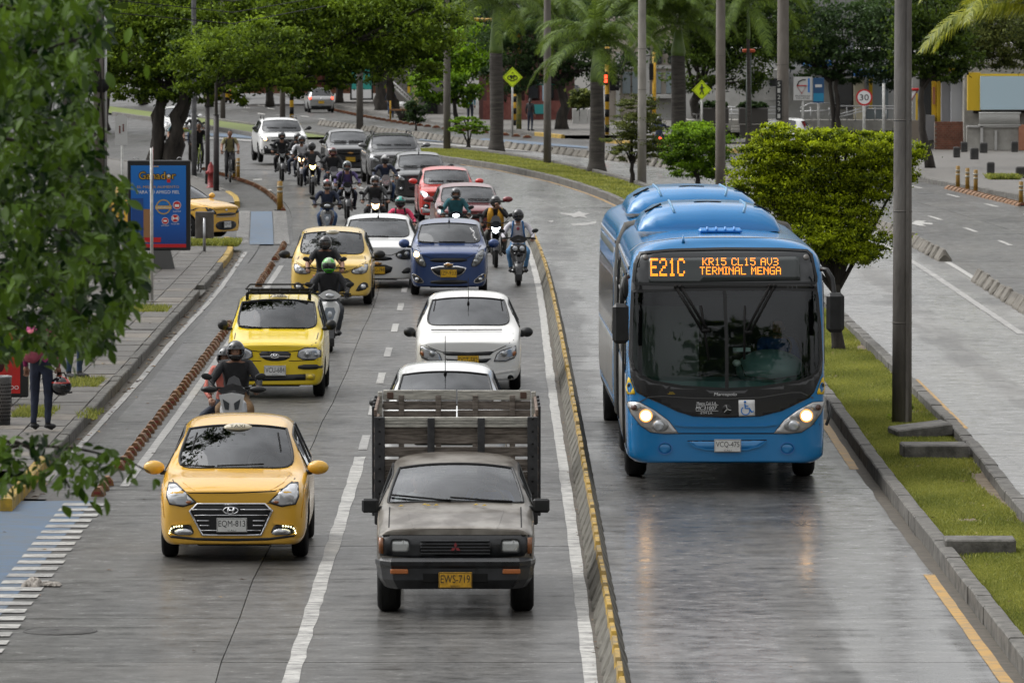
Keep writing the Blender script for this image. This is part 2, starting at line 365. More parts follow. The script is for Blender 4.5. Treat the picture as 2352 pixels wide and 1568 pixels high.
M_PAV=mat('paver_concrete',(.06,.055,.05),.62,nscale=2.5,bump=.3,bscale=60,coord='World',col2=(.15,.14,.125),rn=.15)
M_YK=mat('yellow_kerb_paint',(.5,.31,.02),.6,nscale=5,col2=(.16,.12,.04),coord='World')
M_SOIL=mat('trodden_soil',(.09,.066,.042),.9,nscale=4,col2=(.19,.15,.1),coord='World')
def worn(name,col,base,lo=.42,hi=.5,sc=(2.5,6,1)):
    m=mat(name,col,.55); t=m.node_tree; l=t.links.new; b=t.nodes['Principled BSDF']
    g=t.nodes.new('ShaderNodeNewGeometry'); q=t.nodes.new('ShaderNodeMapping'); q.inputs['Scale'].default_value=sc; l(g.outputs['Position'],q.inputs[0])
    n=t.nodes.new('ShaderNodeTexNoise'); n.inputs['Scale'].default_value=1.3; n.inputs['Detail'].default_value=9; n.inputs['Roughness'].default_value=.8; l(q.outputs[0],n.inputs['Vector'])
    r=t.nodes.new('ShaderNodeValToRGB'); r.color_ramp.elements[0].position=lo; r.color_ramp.elements[0].color=(*base,1); r.color_ramp.elements[1].position=hi; r.color_ramp.elements[1].color=(*col,1)
    l(n.outputs[0],r.inputs[0]); l(r.outputs[0],b.inputs['Base Color']); return m
M_WP=worn('worn_white_paint',(.5,.49,.46),(.12,.115,.11),.4,.58)
M_WP2=worn('faded_white_paint',(.42,.41,.39),(.13,.125,.12),.4,.62)
M_YP=worn('worn_yellow_paint',(.42,.23,.035),(.13,.115,.09),.38,.55)
M_BP=worn('blue_cycle_paint',(.04,.125,.25),(.08,.1,.125),.4,.75,(1.6,1.6,1))
def yrange(a,b_,st):
    ys=list(np.arange(a,b_,st))
    if not ys or b_-ys[-1]>1e-3: ys.append(b_)
    if a<KINK<b_ and KINK not in ys: ys.append(KINK); ys.sort()
    return ys
def sheet(name,fl,fr,a,b_,z,mt,parent=None,st=4.0,thick=0.0,kind=None,lab=None,cat=None,jag=0):
    ys=yrange(a,b_,st); mb=MB(); vs=[]
    for y in ys:
        j1=rnd.uniform(-jag,jag); j2=rnd.uniform(-jag,jag)
        vs+=[(fl(y)+j1,y,z+hgt(y)),(fr(y)+j2,y,z+hgt(y))]
    fs=[(2*i,2*i+1,2*i+3,2*i+2) for i in range(len(ys)-1)]
    n=len(vs)
    if thick:
        vs+=[(x,y,q-thick) for x,y,q in vs]
        for i in range(len(ys)-1): fs+=[(2*i,2*i+2,n+2*i+2,n+2*i),(2*i+1,n+2*i+1,n+2*i+3,2*i+3)]
        fs+=[(0,n,n+1,1),(n-2,n-1,2*n-1,2*n-2)]
    mb.add(vs,fs,0); o=mb.build(name,mt,parent)
    if kind: o['kind']=kind
    if lab: o['label']=lab
    if cat: o['category']=cat
    return o
# ---- base terrain (one sheet to the horizon) ----
M_GND=mat('dark_ground',(.06,.056,.048),.8,nscale=.3,col2=(.1,.093,.08),coord='World')
g_=sheet('ground',lambda y:-400,lambda y:400,-60,1500,-.05,M_GND,st=20,kind='structure')
road=structure('road')
def cst(v): return lambda y:v
sheet('road_bed',cst(-6.9),off(KMR,14),20,168,-.028,M_ASP,road,st=4)
sheet('road_bed',cst(-30),off(KR,.4),168,232,-.028,M_ASP,road,st=4)
sheet('road_bed',lambda y:-30-(y-232)*.3,off(KR,.4),232,700,-.02,M_ASP,road,st=4)
sheet('road_bed',cst(-40),cst(-6.9),20,80.9,-.03,M_ASP,road)
sheet('side_street_surface',cst(-40),cst(-6.9),162,191,-.026,M_ASP,road)
# slabs
def slab(name,fl,fr,a,b_,mt,parent,z=0,gap=.005):
    mb=MB(); a+=gap;b_-=gap; vs=[]
    dz=rnd.uniform(-.002,.002)
    for y in ([a,b_] if b_-a<6 else list(np.linspace(a,b_,4))): vs+=[(fl(y)+gap,y,z+dz+hgt(y)),(fr(y)-gap,y,z+dz+hgt(y))]
    k=len(vs)//2; n=len(vs); vs+=[(x,y,q-.05) for x,y,q in vs]
    fs=[(2*i,2*i+1,2*i+3,2*i+2) for i in range(k-1)]+[(2*i,2*i+2,n+2*i+2,n+2*i) for i in range(k-1)]+[(2*i+1,n+2*i+1,n+2*i+3,2*i+3) for i in range(k-1)]+[(0,n,n+1,1),(n-2,n-1,2*n-1,2*n-2)]
    mb.add(vs,fs); return mb.build(name,mt,parent)
P=4.3; y=61.2-3*P; k=0
while y<262:
    b_=y+P
    if y<KINK<b_: b_=y+P
    if b_<232:
        slab('slab',off(TAC,-.62) if y<150 else off(TAC,.2),JNT,y,b_,M_TR,road)
        slab('slab',JNT,off(BAR,0) if y<170 else (lambda Y:KML(Y)-3.6),y,b_,M_TR,road)
    if b_<240: slab('slab',off(BAR,0) if y<170 else (lambda Y:KML(Y)-3.6),KML,y,b_,M_BUS,road)
    slab('slab',off(KMR,.15),off(SEP,0),y+1.5,b_+1.5,M_OPP,road)
    if y>100: slab('slab',SEP,off(SEP,3.4),y+.7,b_+.7,M_TR,road); slab('slab',off(SEP,3.4),off(KR,0),y+.7,b_+.7,M_TR,road)
    y+=P
# patchy asphalt of the cycle lane and gutter strip with debris
sheet('cycle_lane',off(KL,.02),off(TAC,-.6),81,164,-.004,M_ASP,road,st=3)
sheet('gutter_dirt',off(KL,.0),off(KL,.17),81,158,.001,mat('gutter_silt',(.05,.043,.033),.8,nscale=6,col2=(.1,.085,.065),coord='World'),road,st=1.3,jag=.02)
sheet('gutter_dirt',off(BAR,-.19),off(BAR,-.1),57,166,.003,MATS['gutter_silt'],road,st=.6,jag=.012)
sheet('gutter_dirt',off(KML,-.14),off(KML,0),57,120,.003,MATS['gutter_silt'],road,st=1.1,jag=.02)
# ---- painted markings ----
def mark(fl,fr,a,b_,mt=M_WP,z=.006,st=2,jag=.006,name='painted_line'): return sheet(name,fl,fr,a,b_,z,mt,road,st=st,jag=jag)
mark(off(WL,-.065),off(WL,.065),56,166,st=.8,jag=.008)
mark(off(CL,-.075),off(CL,.075),56,88.3,st=.7,jag=.01)
for k,yc in enumerate([91.2,98.5,106.4,114.1,122.3,130.5,138.2,146,154,162,170,178,186,194,202,210,218]): mark(off(CL,-.06),off(CL,.06),yc-1.5,yc+1.4,M_WP if k%3 else M_WP2,st=1,jag=.004)
mark(off(TL,-.06),off(TL,.06),83,150,M_WP2,st=1.2)
mark(off(BLN,-.05),off(BLN,.05),84,158,M_WP2,st=1.2)
mark(off(KML,-.24),off(KML,-.12),56,70.4,M_YP,st=.7); mark(off(KML,-.22),off(KML,-.1),86,96,M_YP,st=.7); mark(off(KML,-.16),off(KML,-.08),150,240,M_YP,st=2)
mark(off(SEP,-.85),off(SEP,-.7),120,166,M_WP2,st=1.5); mark(off(SEP,-.05),off(SEP,.09),143,152,st=2); mark(off(KMR,.2),off(KMR,.27),94,106,M_YP,st=2)
for yc in np.arange(135,420,9.0):
    mark(off(SEP,2.3),off(SEP,2.42),yc,yc+3.2)
    if yc<235: mark(off(SEP,5.2),off(SEP,5.32),yc+2,yc+5)
def poly_mark(pts,mt=M_WP,z=.007,name='painted_mark'):
    mb=MB(); v=[G(*p,0) for p in pts]; vs=[(q.x,q.y,q.z+z) for q in v]
    tri=geometry.tessellate_polygon([[Vector((q[0],q[1],0)) for q in vs]])
    fs=[]
    for t_ in tri:
        a,b_,c=[Vector(vs[i]) for i in t_]; fs.append(tuple(t_) if (b_-a).cross(c-a).z>0 else tuple(reversed(t_)))
    mb.add(vs,fs); return mb.build(name,mt,road)
poly_mark([(2092,514),(2104,507),(2128,508),(2120,511),(2142,513),(2142,516),(2118,515),(2128,520),(2112,519)])
poly_mark([(1283,489),(1318,491),(1330,485),(1340,490),(1360,490),(1342,495),(1350,501),(1330,498),(1318,500),(1312,496),(1290,493)],M_WP2)
poly_mark([(1310,514),(1350,512),(1370,508),(1368,514),(1344,518),(1316,519)],M_WP2)
poly_mark([(1255,508),(1272,507),(1268,512)],M_WP2)
# blue cycle crossing bottom left with its row of bars
sheet('painted_crossing',cst(-10.5),lambda y:-5.17+(y-65)*-.001,55,80.6,.006,M_BP,road,st=3)
for k in range(30):
    yb=80.0-.81*k; xr=-5.02+.006*k+rnd.uniform(-.03,.03)
    if yb>57:
        sheet('painted_bar',cst(-5.52+.006*k),cst(xr),yb-.21,yb+.21,.011,M_WP if k%4 else M_WP2,road)
        sheet('painted_bar',cst(-8.6),cst(-8.1),yb-.21,yb+.21,.007,M_WP2,road)
XB=LN([(162.4,-6.53),(185,-7.4),(190,-7.6)])
sheet('painted_crossing',XB,off(XB,.6),162.6,187,.007,M_BP,road,st=3)
for k in range(30):
    yb=163+.82*k
    if yb<187:
        sheet('painted_bar',off(XB,.62),off(XB,1.0),yb,yb+.42,.008,M_WP2,road); sheet('painted_bar',off(XB,-.35),off(XB,-.03),yb,yb+.42,.008,M_WP2,road)
poly_mark([(455,306),(560,308),(640,318),(640,322),(540,316),(455,311)],M_BP)
poly_mark([(455,314),(640,325),(640,329),(455,318)],M_WP2)
poly_mark([(970,318),(1300,345),(1300,349),(960,322)],M_BP); poly_mark([(960,326),(1290,351),(1290,354),(955,329)],M_WP2)
poly_mark([(1110,318),(1180,322),(1350,337),(1350,341),(1160,327),(1100,322)],M_BP)
for (x,y0) in ((640,391),(660,377),(590,412),(612,436)): poly_mark([(x-9,y0),(x+11,y0-1),(x+12,y0+2),(x-8,y0+3)],M_WP)
for (x,y0) in ((565,248),(600,243),(548,240),(622,250),(600,262),(700,268),(740,274)): poly_mark([(x-9,y0-2),(x+8,y0),(x+9,y0+2),(x-8,y0)],M_WP)
# manhole covers
for (px,py,r) in ((138,1449,.36),(1180,575,.3)):
    p=G(px,py); o=thing('manhole_cover','dark round cast iron manhole cover set in the left lane'if px<500 else'small round manhole cover in the lane behind the barrier end','manhole cover',(p.x,p.y,.004))
    mb=MB(); mb.lathe([(0,0),(.006,0.001),(.006,r*.9),(.001,r*.92),(.001,r*.95),(.007,r*.96),(.007,r),(0,r+.01)],'z',n=28); mb.build('cover',mat('cast_iron',(.05,.048,.045),.6,.2,noise=.4,nscale=9),o)
# ================= LEFT SIDEWALK =================
walk=structure('sidewalk')
sheet('paving_bed',cst(-13),off(KL,-.14),84,164,.128,mat('joint_dirt',(.03,.027,.022),.9),walk,st=4)
def pavers(parent,fr,xl,y0,y1,tx,ty,z,mt,seen,offs=0):
    cells=[];y=y0
    while y<y1:
        x=fr(y+ty/2)-.15-tx/2; k=0
        while x>xl: cells.append((x,y+ty/2)); x-=tx
        y+=ty
    vis=[c for c in cells if seen(c)]; rest=[c for c in cells if not seen(c)]
    vis.sort(key=lambda c:c[1]); rest+=vis[300:]; vis=vis[:300]
    base=MB(); base.box((0,0,-.02),(tx-.016,ty-.016,.05),b=.004); me=base.mesh('paver',[mt])
    me2=MB().box((0,0,-.02),(tx-.016,ty-.016,.05),b=.004).mesh('paver_b',[MATS['paver_b']])
    for (x,y) in vis:
        o=link('paver',me if rnd.random()<.8 else me2,parent); o.location=(x,y,z+rnd.uniform(-.006,.006)); o.rotation_euler=(rnd.uniform(-.012,.012),rnd.uniform(-.012,.012),rnd.uniform(-.006,.006))
    mb=MB()
    for (x,y) in rest: mb.box((x,y,z-.02+hgt(y)+rnd.uniform(-.005,.005)),(tx-.016,ty-.016,.05))
    if rest: o=mb.build('pavers',mt,parent); o['kind']='stuff'
mat('paver_b',(.1,.085,.07),.65,nscale=3,col2=(.2,.18,.15),coord='World')
def inview(c,mx=2352):
    px=1176+FP*c[0]/c[1]; return 0<px<mx
pavers(walk,KL,-12.5,84.5,163.5,.55,.66,.145,M_PAV,inview)
def kerb_blocks(name,line,off0,off1,y0,y1,z,parent,mt,ln=1.0,yellow=(),skip=(),zb=-.04,lim=150):
    y=y0; i=0; rest=MB()
    while y<y1:
        l_=ln*(1 if y<150 else 2); b_=min(y+l_,y1)
        if not any(a<y<c for a,c in skip):
            m_=M_YK if any(a<=y<c for a,c in yellow) else mt
            mb=MB(); dz=rnd.uniform(-.008,.008); dx=rnd.uniform(-.006,.006); g=.006; ch=.015
            vs=[];xa0,xa1=line(y+g)+off0+dx,line(y+g)+off1+dx; xb0,xb1=line(b_-g)+off0+dx,line(b_-g)+off1+dx
            for (yy,u0,u1) in ((y+g,xa0,xa1),(b_-g,xb0,xb1)):
                h=hgt(yy)+dz
                vs+=[(u0,yy,zb+h),(u0,yy,z-ch+h),(u0+ch,yy,z+h),(u1-ch,yy,z+h),(u1,yy,z-ch+h),(u1,yy,zb+h)]
            fs=[(0,6,7,1),(1,7,8,2),(2,8,9,3),(3,9,10,4),(4,10,11,5),(0,1,2,3,4,5),(11,10,9,8,7,6)]
            fs=[tuple(reversed(f)) for f in fs]
            if i<lim: mb.add(vs,fs).build('kerb_stone',m_,parent)
            else: rest.add(vs,fs)
            i+=1
        y=b_
    if rest.f: o=rest.build('kerb_stones',mt,parent)
kerb_blocks('k',KL,-.15,0,79,163.5,.155,walk,M_KERB,1.05,yellow=((79,86),(148,164)),skip=((134,136.5),))
o=sheet('driveway_dip',off(KL,-.7),off(KL,.05),133.9,136.6,.06,M_KERB,walk)
# island sidewalk beyond the side street
isl=structure('sidewalk')
ISL=LN([(190,-7.9),(197,-8.3),(207,-9.3),(218,-10.6),(231,-12.6),(250,-16)])
sheet('paving_bed',cst(-30),off(ISL,-.14),191,250,.13,M_PAV,isl,st=4); kerb_blocks('k',ISL,-.16,0,191,248,.16,isl,M_KERB,1.0,yellow=((191,201),))
# sidewalk on the far right side
rw=structure('sidewalk')
sheet('paving_bed',off(KR,.14),cst(60),150,276,.13,M_PAV,rw,st=4)
sheet('paving_bed',off(KR,.14),cst(60),283,290,.13,M_PAV,rw,st=4); sheet('paving_bed',off(KR,.14),cst(60),299,520,.13,M_PAV,rw,st=6)
kerb_blocks('k',KR,0,.16,160,276,.15,rw,M_KERB,1.0,yellow=((262,276),)); kerb_blocks('k',KR,0,.16,283,290,.15,rw,M_KERB,1.0,yellow=((283,290),)); kerb_blocks('k',KR,0,.16,299,500,.15,rw,M_KERB,2.0,yellow=((299,306),))
# ================= MEDIAN =================
med=structure('median')
sheet('planting_bed',off(KML,.1),off(KMR,-.1),40,266,.1,M_SOIL,med,st=3)
kerb_blocks('k',KML,0,.17,45,266,.2,med,M_KERB,1.1); kerb_blocks('k',KMR,-.17,0,55,266,.24,med,M_KERB,1.1)
md2=structure('median')
f2l=lambda y:SEP(y)-7.2; f2r=lambda y:SEP(y)-4.2
sheet('planting_bed',f2l,f2r,296,420,.1,leafmat('far_turf',(.12,.15,.03),(.12,.15,.03),.0),md2,st=5); kerb_blocks('k',f2l,-.1,.1,296,380,.2,md2,M_KERB,2.0); kerb_blocks('k',f2r,-.1,.1,296,380,.2,md2,M_KERB,2.0)
# grass blades : real tufts
LM_GRASS=leafmat('turf_blades',(.08,.11,.018),(.33,.34,.07),.3,.55)
def grass(name,xs_fn,y0,y1,dens,h,z,parent=None,bare=None,lab=None,seed=1):
    g=np.random.default_rng(seed); ys=[];xs=[]
    Y=y0
    while Y<y1:
        xl,xr=xs_fn(Y+.5); d=dens(Y); n=int(max(0,(xr-xl))*1.0*d); xs.append(g.uniform(xl,xr,n)); ys.append(g.uniform(Y,Y+1,n)); Y+=1
    x=np.concatenate(xs);y=np.concatenate(ys)
    if bare is not None:
        k=bare(x,y,g); x=x[k];y=y[k]
    n=len(x); hh=h*g.uniform(.5,1.3,n)*np.where(y>150,1.6,1); wd=np.where(y>150,.035,.011)*g.uniform(.7,1.5,n); a=g.uniform(0,PI,n); ca,sa=np.cos(a)*wd,np.sin(a)*wd
    lx,ly=g.normal(0,.5,n)*hh,g.normal(0,.5,n)*hh; zz=z-SLOPE*np.maximum(0,y-KINK)
    V_=np.stack([np.stack([x-ca,y-sa,zz],1),np.stack([x+ca,y+sa,zz],1),np.stack([x+lx,y+ly,zz+hh],1)],1).reshape(-1,3)
    F_=np.arange(3*n).reshape(-1,3)
    big=np.sin(x*3.1+y*.9)*.5+np.sin(y*1.7-x*2)*.5
    o=link(name,np_mesh(name,V_,F_,LM_GRASS,np.clip(.5+.22*big+g.normal(0,.2,n),0,1)),parent); o['kind']='stuff'
    return o
def baref(x,y,g):
    p=np.zeros(len(x))
    for (px,py,rx,ry) in ((2095,1075,.0,0),(2265,1130,.32,6),(2300,1160,.28,3.5),(1990,812,.5,2.2),(2225,1215,.3,.7),(2235,1262,.6,.8),(1345,395,.5,3),(1140,357,.7,3)):
        q=G(px,py); 
        if rx: p=np.maximum(p,np.exp(-(((x-q.x)/rx)**2+((y-q.y)/ry)**2)*1.2))
    m=np.sin(x*5.3+y*.8)*np.sin(y*.47+x*1.1)+np.sin(y*1.9-x*3); p=np.maximum(p,np.clip((m-.75)*.9,0,.8))
    return g.random(len(x))>p*1.1
gr=grass('grass',lambda Y:(KML(Y)+.18,KMR(Y)-.19),56,265,lambda Y:5200 if Y<95 else 3200 if Y<130 else 800 if Y<180 else 330,.045,.1,bare=baref)
tag(gr,'short yellow green turf on the median between the kerbs','grass',kind='stuff')
for (px,py,w_,n,sd) in ((190,882,.55,260,5),(75,952,.6,260,6),(480,563,1.4,300,7),(345,712,.7,200,8),(205,955,.3,90,9),(2305,410,1.0,300,10),(318,640,.5,150,11)):
    q=G(px,py,.15)
    t_=grass('grass_tuft',lambda Y:(q.x-w_/2,q.x+w_/2),q.y-.7,q.y+.7,lambda Y:n*3,.09,.14+hgt(q.y),seed=sd)
    tag(t_,{190:'green grass tuft in the paving joints by the grey shoes',75:'grass tuft in the paving near the perforated bin',480:'grass strip at the foot of the grey box post',345:'grass tuft beside the thin sign post',205:'small grass tuft near the kerb edge',2305:'grass clump on the right sidewalk among black bollards',318:'small grass tuft behind the thin sign post'}[px],'grass',kind='stuff')
# ---- loose concrete blocks on the median ----
def cblock(px,py,z,d,rz,tilt,label,mt=M_KERB):
    q=G(px,py,z); o=thing('concrete_block',label,'concrete block',q,rz)
    MB().box((0,0,d[2]/2),d,M=Matrix.Rotation(tilt,4,'Y'),b=.02).build('block',mt,o); return o
cblock(2114,1003,.1,(.78,.9,.17),.1,-.12,'tilted concrete slab at the foot of the nearest median pole')
cblock(2146,1052,.1,(.88,.7,.2),.02,.0,'flat concrete block with a metal strip across the median')
cblock(2250,1275,.08,(.78,.55,.2),-.03,0,'broken concrete block across the median at the kerb break')
# ---- yellow-topped lane barrier ----
M_BARR=mat('barrier_concrete',(.07,.065,.052),.8,nscale=7,col2=(.16,.15,.125),coord='World',bump=.5,bscale=25)
M_BTOP=mat('barrier_yellow',(.42,.25,.012),.6,nscale=6,col2=(.14,.11,.06),coord='World')
def sepblock(W,H,Ln,top=.07,yel=True):
    mb=MB(); h=Ln/2; hw=W/2; tw=W*.1
    # tapered block whose ends lean inwards, yellow crown running down the near end
    secs=[(-h,hw*.72,H*.5),(-h+.08,hw,H*.96),(h-.3,hw*.97,H),(h,hw*.7,H*.62)]; vs=[]
    for (yy,a,t_) in secs: vs+=[(-a,yy,0),(-a*.92,yy,.05),(-tw*1.3,yy,t_*.86),(-tw*.8,yy,t_),(tw*.8,yy,t_),(tw*1.3,yy,t_*.86),(a*.92,yy,.05),(a,yy,0)]
    fs=[];mi=[]
    for i in range(3):
        for k in range(7): fs.append((i*8+k,(i+1)*8+k,(i+1)*8+k+1,i*8+k+1)); mi.append(1 if yel and k in(2,3,4) else 0)
    fs.append(tuple(range(7,-1,-1))); mi.append(0); fs.append(tuple(24+k for k in range(8))); mi.append(0)
    b0=len(mb.v); mb.v+=vs; 
    for f,m_ in zip(fs,mi): mb.f.append(tuple(reversed(f))); mb.m.append(m_); mb.sm.append(False)
    return mb
me=sepblock(.27,.31,1.1).mesh('lane_barrier',[M_BARR,M_BTOP]); y=55.5; 
while y<166:
    o=link('lane_barrier',me); sl=(BAR(y+.5)-BAR(y-.5)); o.location=(BAR(y),y,0); o.rotation_euler=(0,0,-math.atan(sl)+rnd.uniform(-.01,.01)); o.scale=(1,1,rnd.uniform(.94,1.05))
    tag(o,'concrete lane divider block with peeling yellow top between car and bus lanes','lane divider','yellow topped divider blocks beside the bus lane'); y+=1.24
# grey separators on the far side
me2=sepblock(.36,.28,1.5,yel=False).mesh('separator_block',[mat('separator_concrete',(.08,.072,.06),.85,nscale=4,col2=(.17,.155,.13),coord='World')]*2)
y=118
while y<340:
    if not (143<y<152.5):
        o=link('separator_block',me2); sl=(SEP(y+.5)-SEP(y-.5)); o.location=(SEP(y),y,hgt(y)); o.rotation_euler=(0,0,-math.atan(sl)+rnd.uniform(-.04,.04)); sc=rnd.uniform(.85,1); o.scale=(1,sc,rnd.uniform(.85,1.1))
        tag(o,'grey concrete separator block along the opposite carriageway','separator block','grey separator blocks on the opposite side')
    y+=1.68
# orange cycle lane studs
M_OR=mat('orange_rubber',(.22,.1,.035),.7,nscale=9,col2=(.11,.065,.035),coord='World'); M_RED=mat('red_reflector',(.2,.03,.02),.4)
def stud():
    mb=MB(); mb.prism([(-.19,0),(-.17,.05),(-.06,.115),(.06,.115),(.17,.05),(.19,0)],(0,-.13,0),(1,0,0),(0,0,1),(0,.26,0),0)
    mb.box((0,-.133,.05),(.2,.006,.03),mi=1); return mb.mesh('cycle_lane_stud',[M_OR,M_RED])
ms_=stud(); ys=list(np.arange(81.5,123,.9))+list(np.arange(139.5,150.5,.85))+list(np.arange(153,162.5,.9))+list(np.arange(187.6,231,.62))
for y in ys:
    if 84.2<y<85.2: continue
    o=link('cycle_lane_stud',ms_); o.location=(TAC(y)+rnd.uniform(-.01,.01),y,hgt(y)-.002); o.rotation_euler=(0,0,rnd.uniform(-.08,.08)); o.scale=(.42,1.1,1 if y<170 else .85)
    tag(o,'low orange rubber stud edging the cycle lane','lane stud','orange studs along the cycle lane')
for k,(px,py) in enumerate([(2184+ i*8.6,434+i*2.05) for i in range(20)]):
    q=G(px,py); o=link('cycle_lane_stud',ms_); o.location=q; o.rotation_euler=(0,0,.3); tag(o,'low rubber stud edging the far right kerb lane','lane stud','studs along the far right lane')
for i in range(34):
    y=300+i*3.4; o=link('cycle_lane_stud',ms_); o.location=(KR(y)-1.4,y,hgt(y)); o.scale=(1.1,2.6,1.1); tag(o,'low rubber stud edging the far sidewalk lane','lane stud','studs along the far background lane')
# flexible posts
M_POST=mat('dirty_yellow_post',(.32,.17,.01),.6,nscale=9,col2=(.13,.08,.02)); 
def bollard(px,py,hp,label,rad=.06,grp=None,lean=0):
    q=G(px,py,0); s=FP/q.y; H=hp/s; o=thing('flexible_post',label,'bollard',q,0,grp)
    mb=MB(); mb.cyl((0,0,0),(lean,0,H),rad,rad*.9,12); mb.build('post',M_POST,o); mb=MB(); mb.cyl((0,0,0),(0,0,.03),rad*2,rad*1.9,12); mb.build('base',RUB(),o)
    for zz in (.62,.78): mb=MB(); mb.cyl((lean*zz,0,H*zz),(lean*zz,0,H*zz+.05),rad*1.04,rad*1.03,12); mb.build('reflective_band',mat('grey_band',(.3,.28,.22),.4),o)
    return o
bollard(643,484,68,'dirty yellow post at the tip of the orange kerb by the blue crossing',.085)
bollard(547,413,50,'right hand yellow post behind the cyclist in olive shirt',.065); bollard(538,411,44,'left hand yellow post behind the cyclist in olive shirt',.06)
for i,(px,py) in enumerate(((2200,437),(2222,442),(2241,446),(2345,473))): bollard(px,py,56,['leftmost yellow capped post in front of the right sidewalk','second yellow capped post in front of the right sidewalk','third yellow capped post in front of the right sidewalk','lone yellow capped post near the right picture edge'][i],.07)
# fallen leaves and litter
lf=MB(); 
def scatter(n,fx,y0,y1,z,s0,s1):
    for _ in range(n):
        y=rnd.uniform(y0,y1); x=fx(y); a=rnd.uniform(0,2*PI); s=rnd.uniform(s0,s1); c,d=math.cos(a)*s,math.sin(a)*s; h=hgt(y)+z
        lf.add([(x-c,y-d,h),(x+d*.45,y-c*.45,h+s*.3),(x+c,y+d,h+.004),(x-d*.45,y+c*.45,h+s*.2)],[(0,1,2,3)],rnd.choice((0,0,1,2)))
scatter(260,lambda y:KL(y)+abs(rnd.gauss(0,.13))+.02,81,158,.004,.02,.06); scatter(90,lambda y:rnd.uniform(-12,-6.3),85,150,.175,.02,.06); scatter(60,lambda y:rnd.uniform(-6,-2.8),60,130,.012,.015,.045)
scatter(50,lambda y:rnd.uniform(1.2,4.6),58,110,.012,.01,.03); scatter(120,lambda y:BAR(y)-rnd.uniform(.12,.2),57,120,.012,.01,.03); scatter(80,lambda y:rnd.uniform(4.9,6.1),57,120,.14,.015,.04)
o=lf.build('fallen_leaves',[mat('dead_leaf_brown',(.16,.08,.035),.7),mat('dead_leaf_tan',(.3,.2,.09),.7),mat('dead_leaf_dark',(.07,.045,.03),.7)]); tag(o,'scattered dry brown leaves along the gutters and lanes','fallen leaves',kind='stuff')
# crumpled dirty cloth on the bars
q=G(95,1345); mb=MB(); g=np.random.default_rng(3)
nx,ny=22,9; vs=[];fs=[]
for j in range(ny+1):
    for i in range(nx+1):
        u,v=i/nx,j/ny; e=min(u,1-u,v,1-v)*6; e=min(1,e); x=(u-.5)*.42; yv=(v-.5)*(.5 if u<.5 else .25)
        vs.append((x+g.normal(0,.006),yv+g.normal(0,.02),e*(.02+.03*abs(math.sin(9*u+3*v))+.03*abs(math.sin(17*v+5*u)))*(1.0 if u<.5 else .5)))
for j in range(ny):
    for i in range(nx): a=j*(nx+1)+i; fs.append((a,a+1,a+nx+2,a+nx+1))
o=mb.add([(a+q.x,b_+q.y,c+.012) for a,b_,c in vs],fs,0,True).build('crumpled_cloth',mat('dirty_cloth',(.16,.14,.12),.9,nscale=25,col2=(.4,.37,.33))); tag(o,'crumpled dirty pale cloth lying on the white bars of the blue crossing','rag')
# ================= VEHICLE TOOLKIT =================
dgraph=lambda: bpy.context.evaluated_depsgraph_get()
def ring_loft(stations,glassf=None,levels=2,crease=None,matsel=None):
    """stations: list of dict(y, pts=[(x,z,(yoff))...] half ring bottom-centre to top-centre). returns evaluated mesh"""
    n=len(stations[0]['pts']); N=2*n-2; vs=[]
    for s in stations:
        P_=s['pts']; y=s['y']
        for p in P_: vs.append((p[0],y+(p[2] if len(p)>2 else 0),p[1]))
        for p in reversed(P_[1:-1]): vs.append((-p[0],y+(p[2] if len(p)>2 else 0),p[1]))
    fs=[];mi=[];S=len(stations)
    def strip(k): # k in 0..N-1 -> half index
        return k if k<n-1 else N-1-k
    for i in range(S-1):
        for k in range(N):
            k2=(k+1)%N; fs.append((i*N+k,i*N+k2,(i+1)*N+k2,(i+1)*N+k)); mi.append(matsel(i,strip(k)) if matsel else 0)
    # caps as horizontal quads
    def cap(base,rev):
        for k in range(n-1):
            a=base+k; b_=base+k+1; c=base+(N-k-1)%N; d=base+(N-k)%N
            q=[a,b_,c,d]
            qq=[];
            for v in q:
                if v not in qq: qq.append(v)
            if len(qq)>=3: fs.append(tuple(reversed(qq)) if rev else tuple(qq)); mi.append(0)
    cap(0,False); cap((S-1)*N,True)
    me=bpy.data.meshes.new('shell'); me.from_pydata(vs,[],fs); me.polygons.foreach_set('material_index',mi); me.validate(); 
    bm=bmesh.new(); bm.from_mesh(me); bmesh.ops.recalc_face_normals(bm,faces=bm.faces)
    if crease:
        cl=bm.edges.layers.float.new('crease_edge')
        for e in bm.edges:
            a,b_=e.verts[0].index,e.verts[1].index; ia,ka=divmod(a,N); ib,kb=divmod(b_,N); ha=ka if ka<n else N-ka; hb=kb if kb<n else N-kb
            e[cl]=crease(ia,ha,ib,hb)
    bm.to_mesh(me); bm.free()
    return me
def subsurf(me,levels,cuts=()):
    o=bpy.data.objects.new('tmp',me); COL.objects.link(o)
    if levels: m=o.modifiers.new('s','SUBSURF'); m.levels=levels; m.render_levels=levels
    tmp=[]
    for c in cuts:
        co=bpy.data.objects.new('cut',c); COL.objects.link(co); tmp.append(co)
        b=o.modifiers.new('b','BOOLEAN'); b.operation='DIFFERENCE'; b.object=co; b.solver='EXACT'
    dg=dgraph(); dg.update(); r=bpy.data.meshes.new_from_object(o.evaluated_get(dg),preserve_all_data_layers=True,depsgraph=dg)
    bpy.data.objects.remove(o)
    for t in tmp: bpy.data.objects.remove(t)
    return r
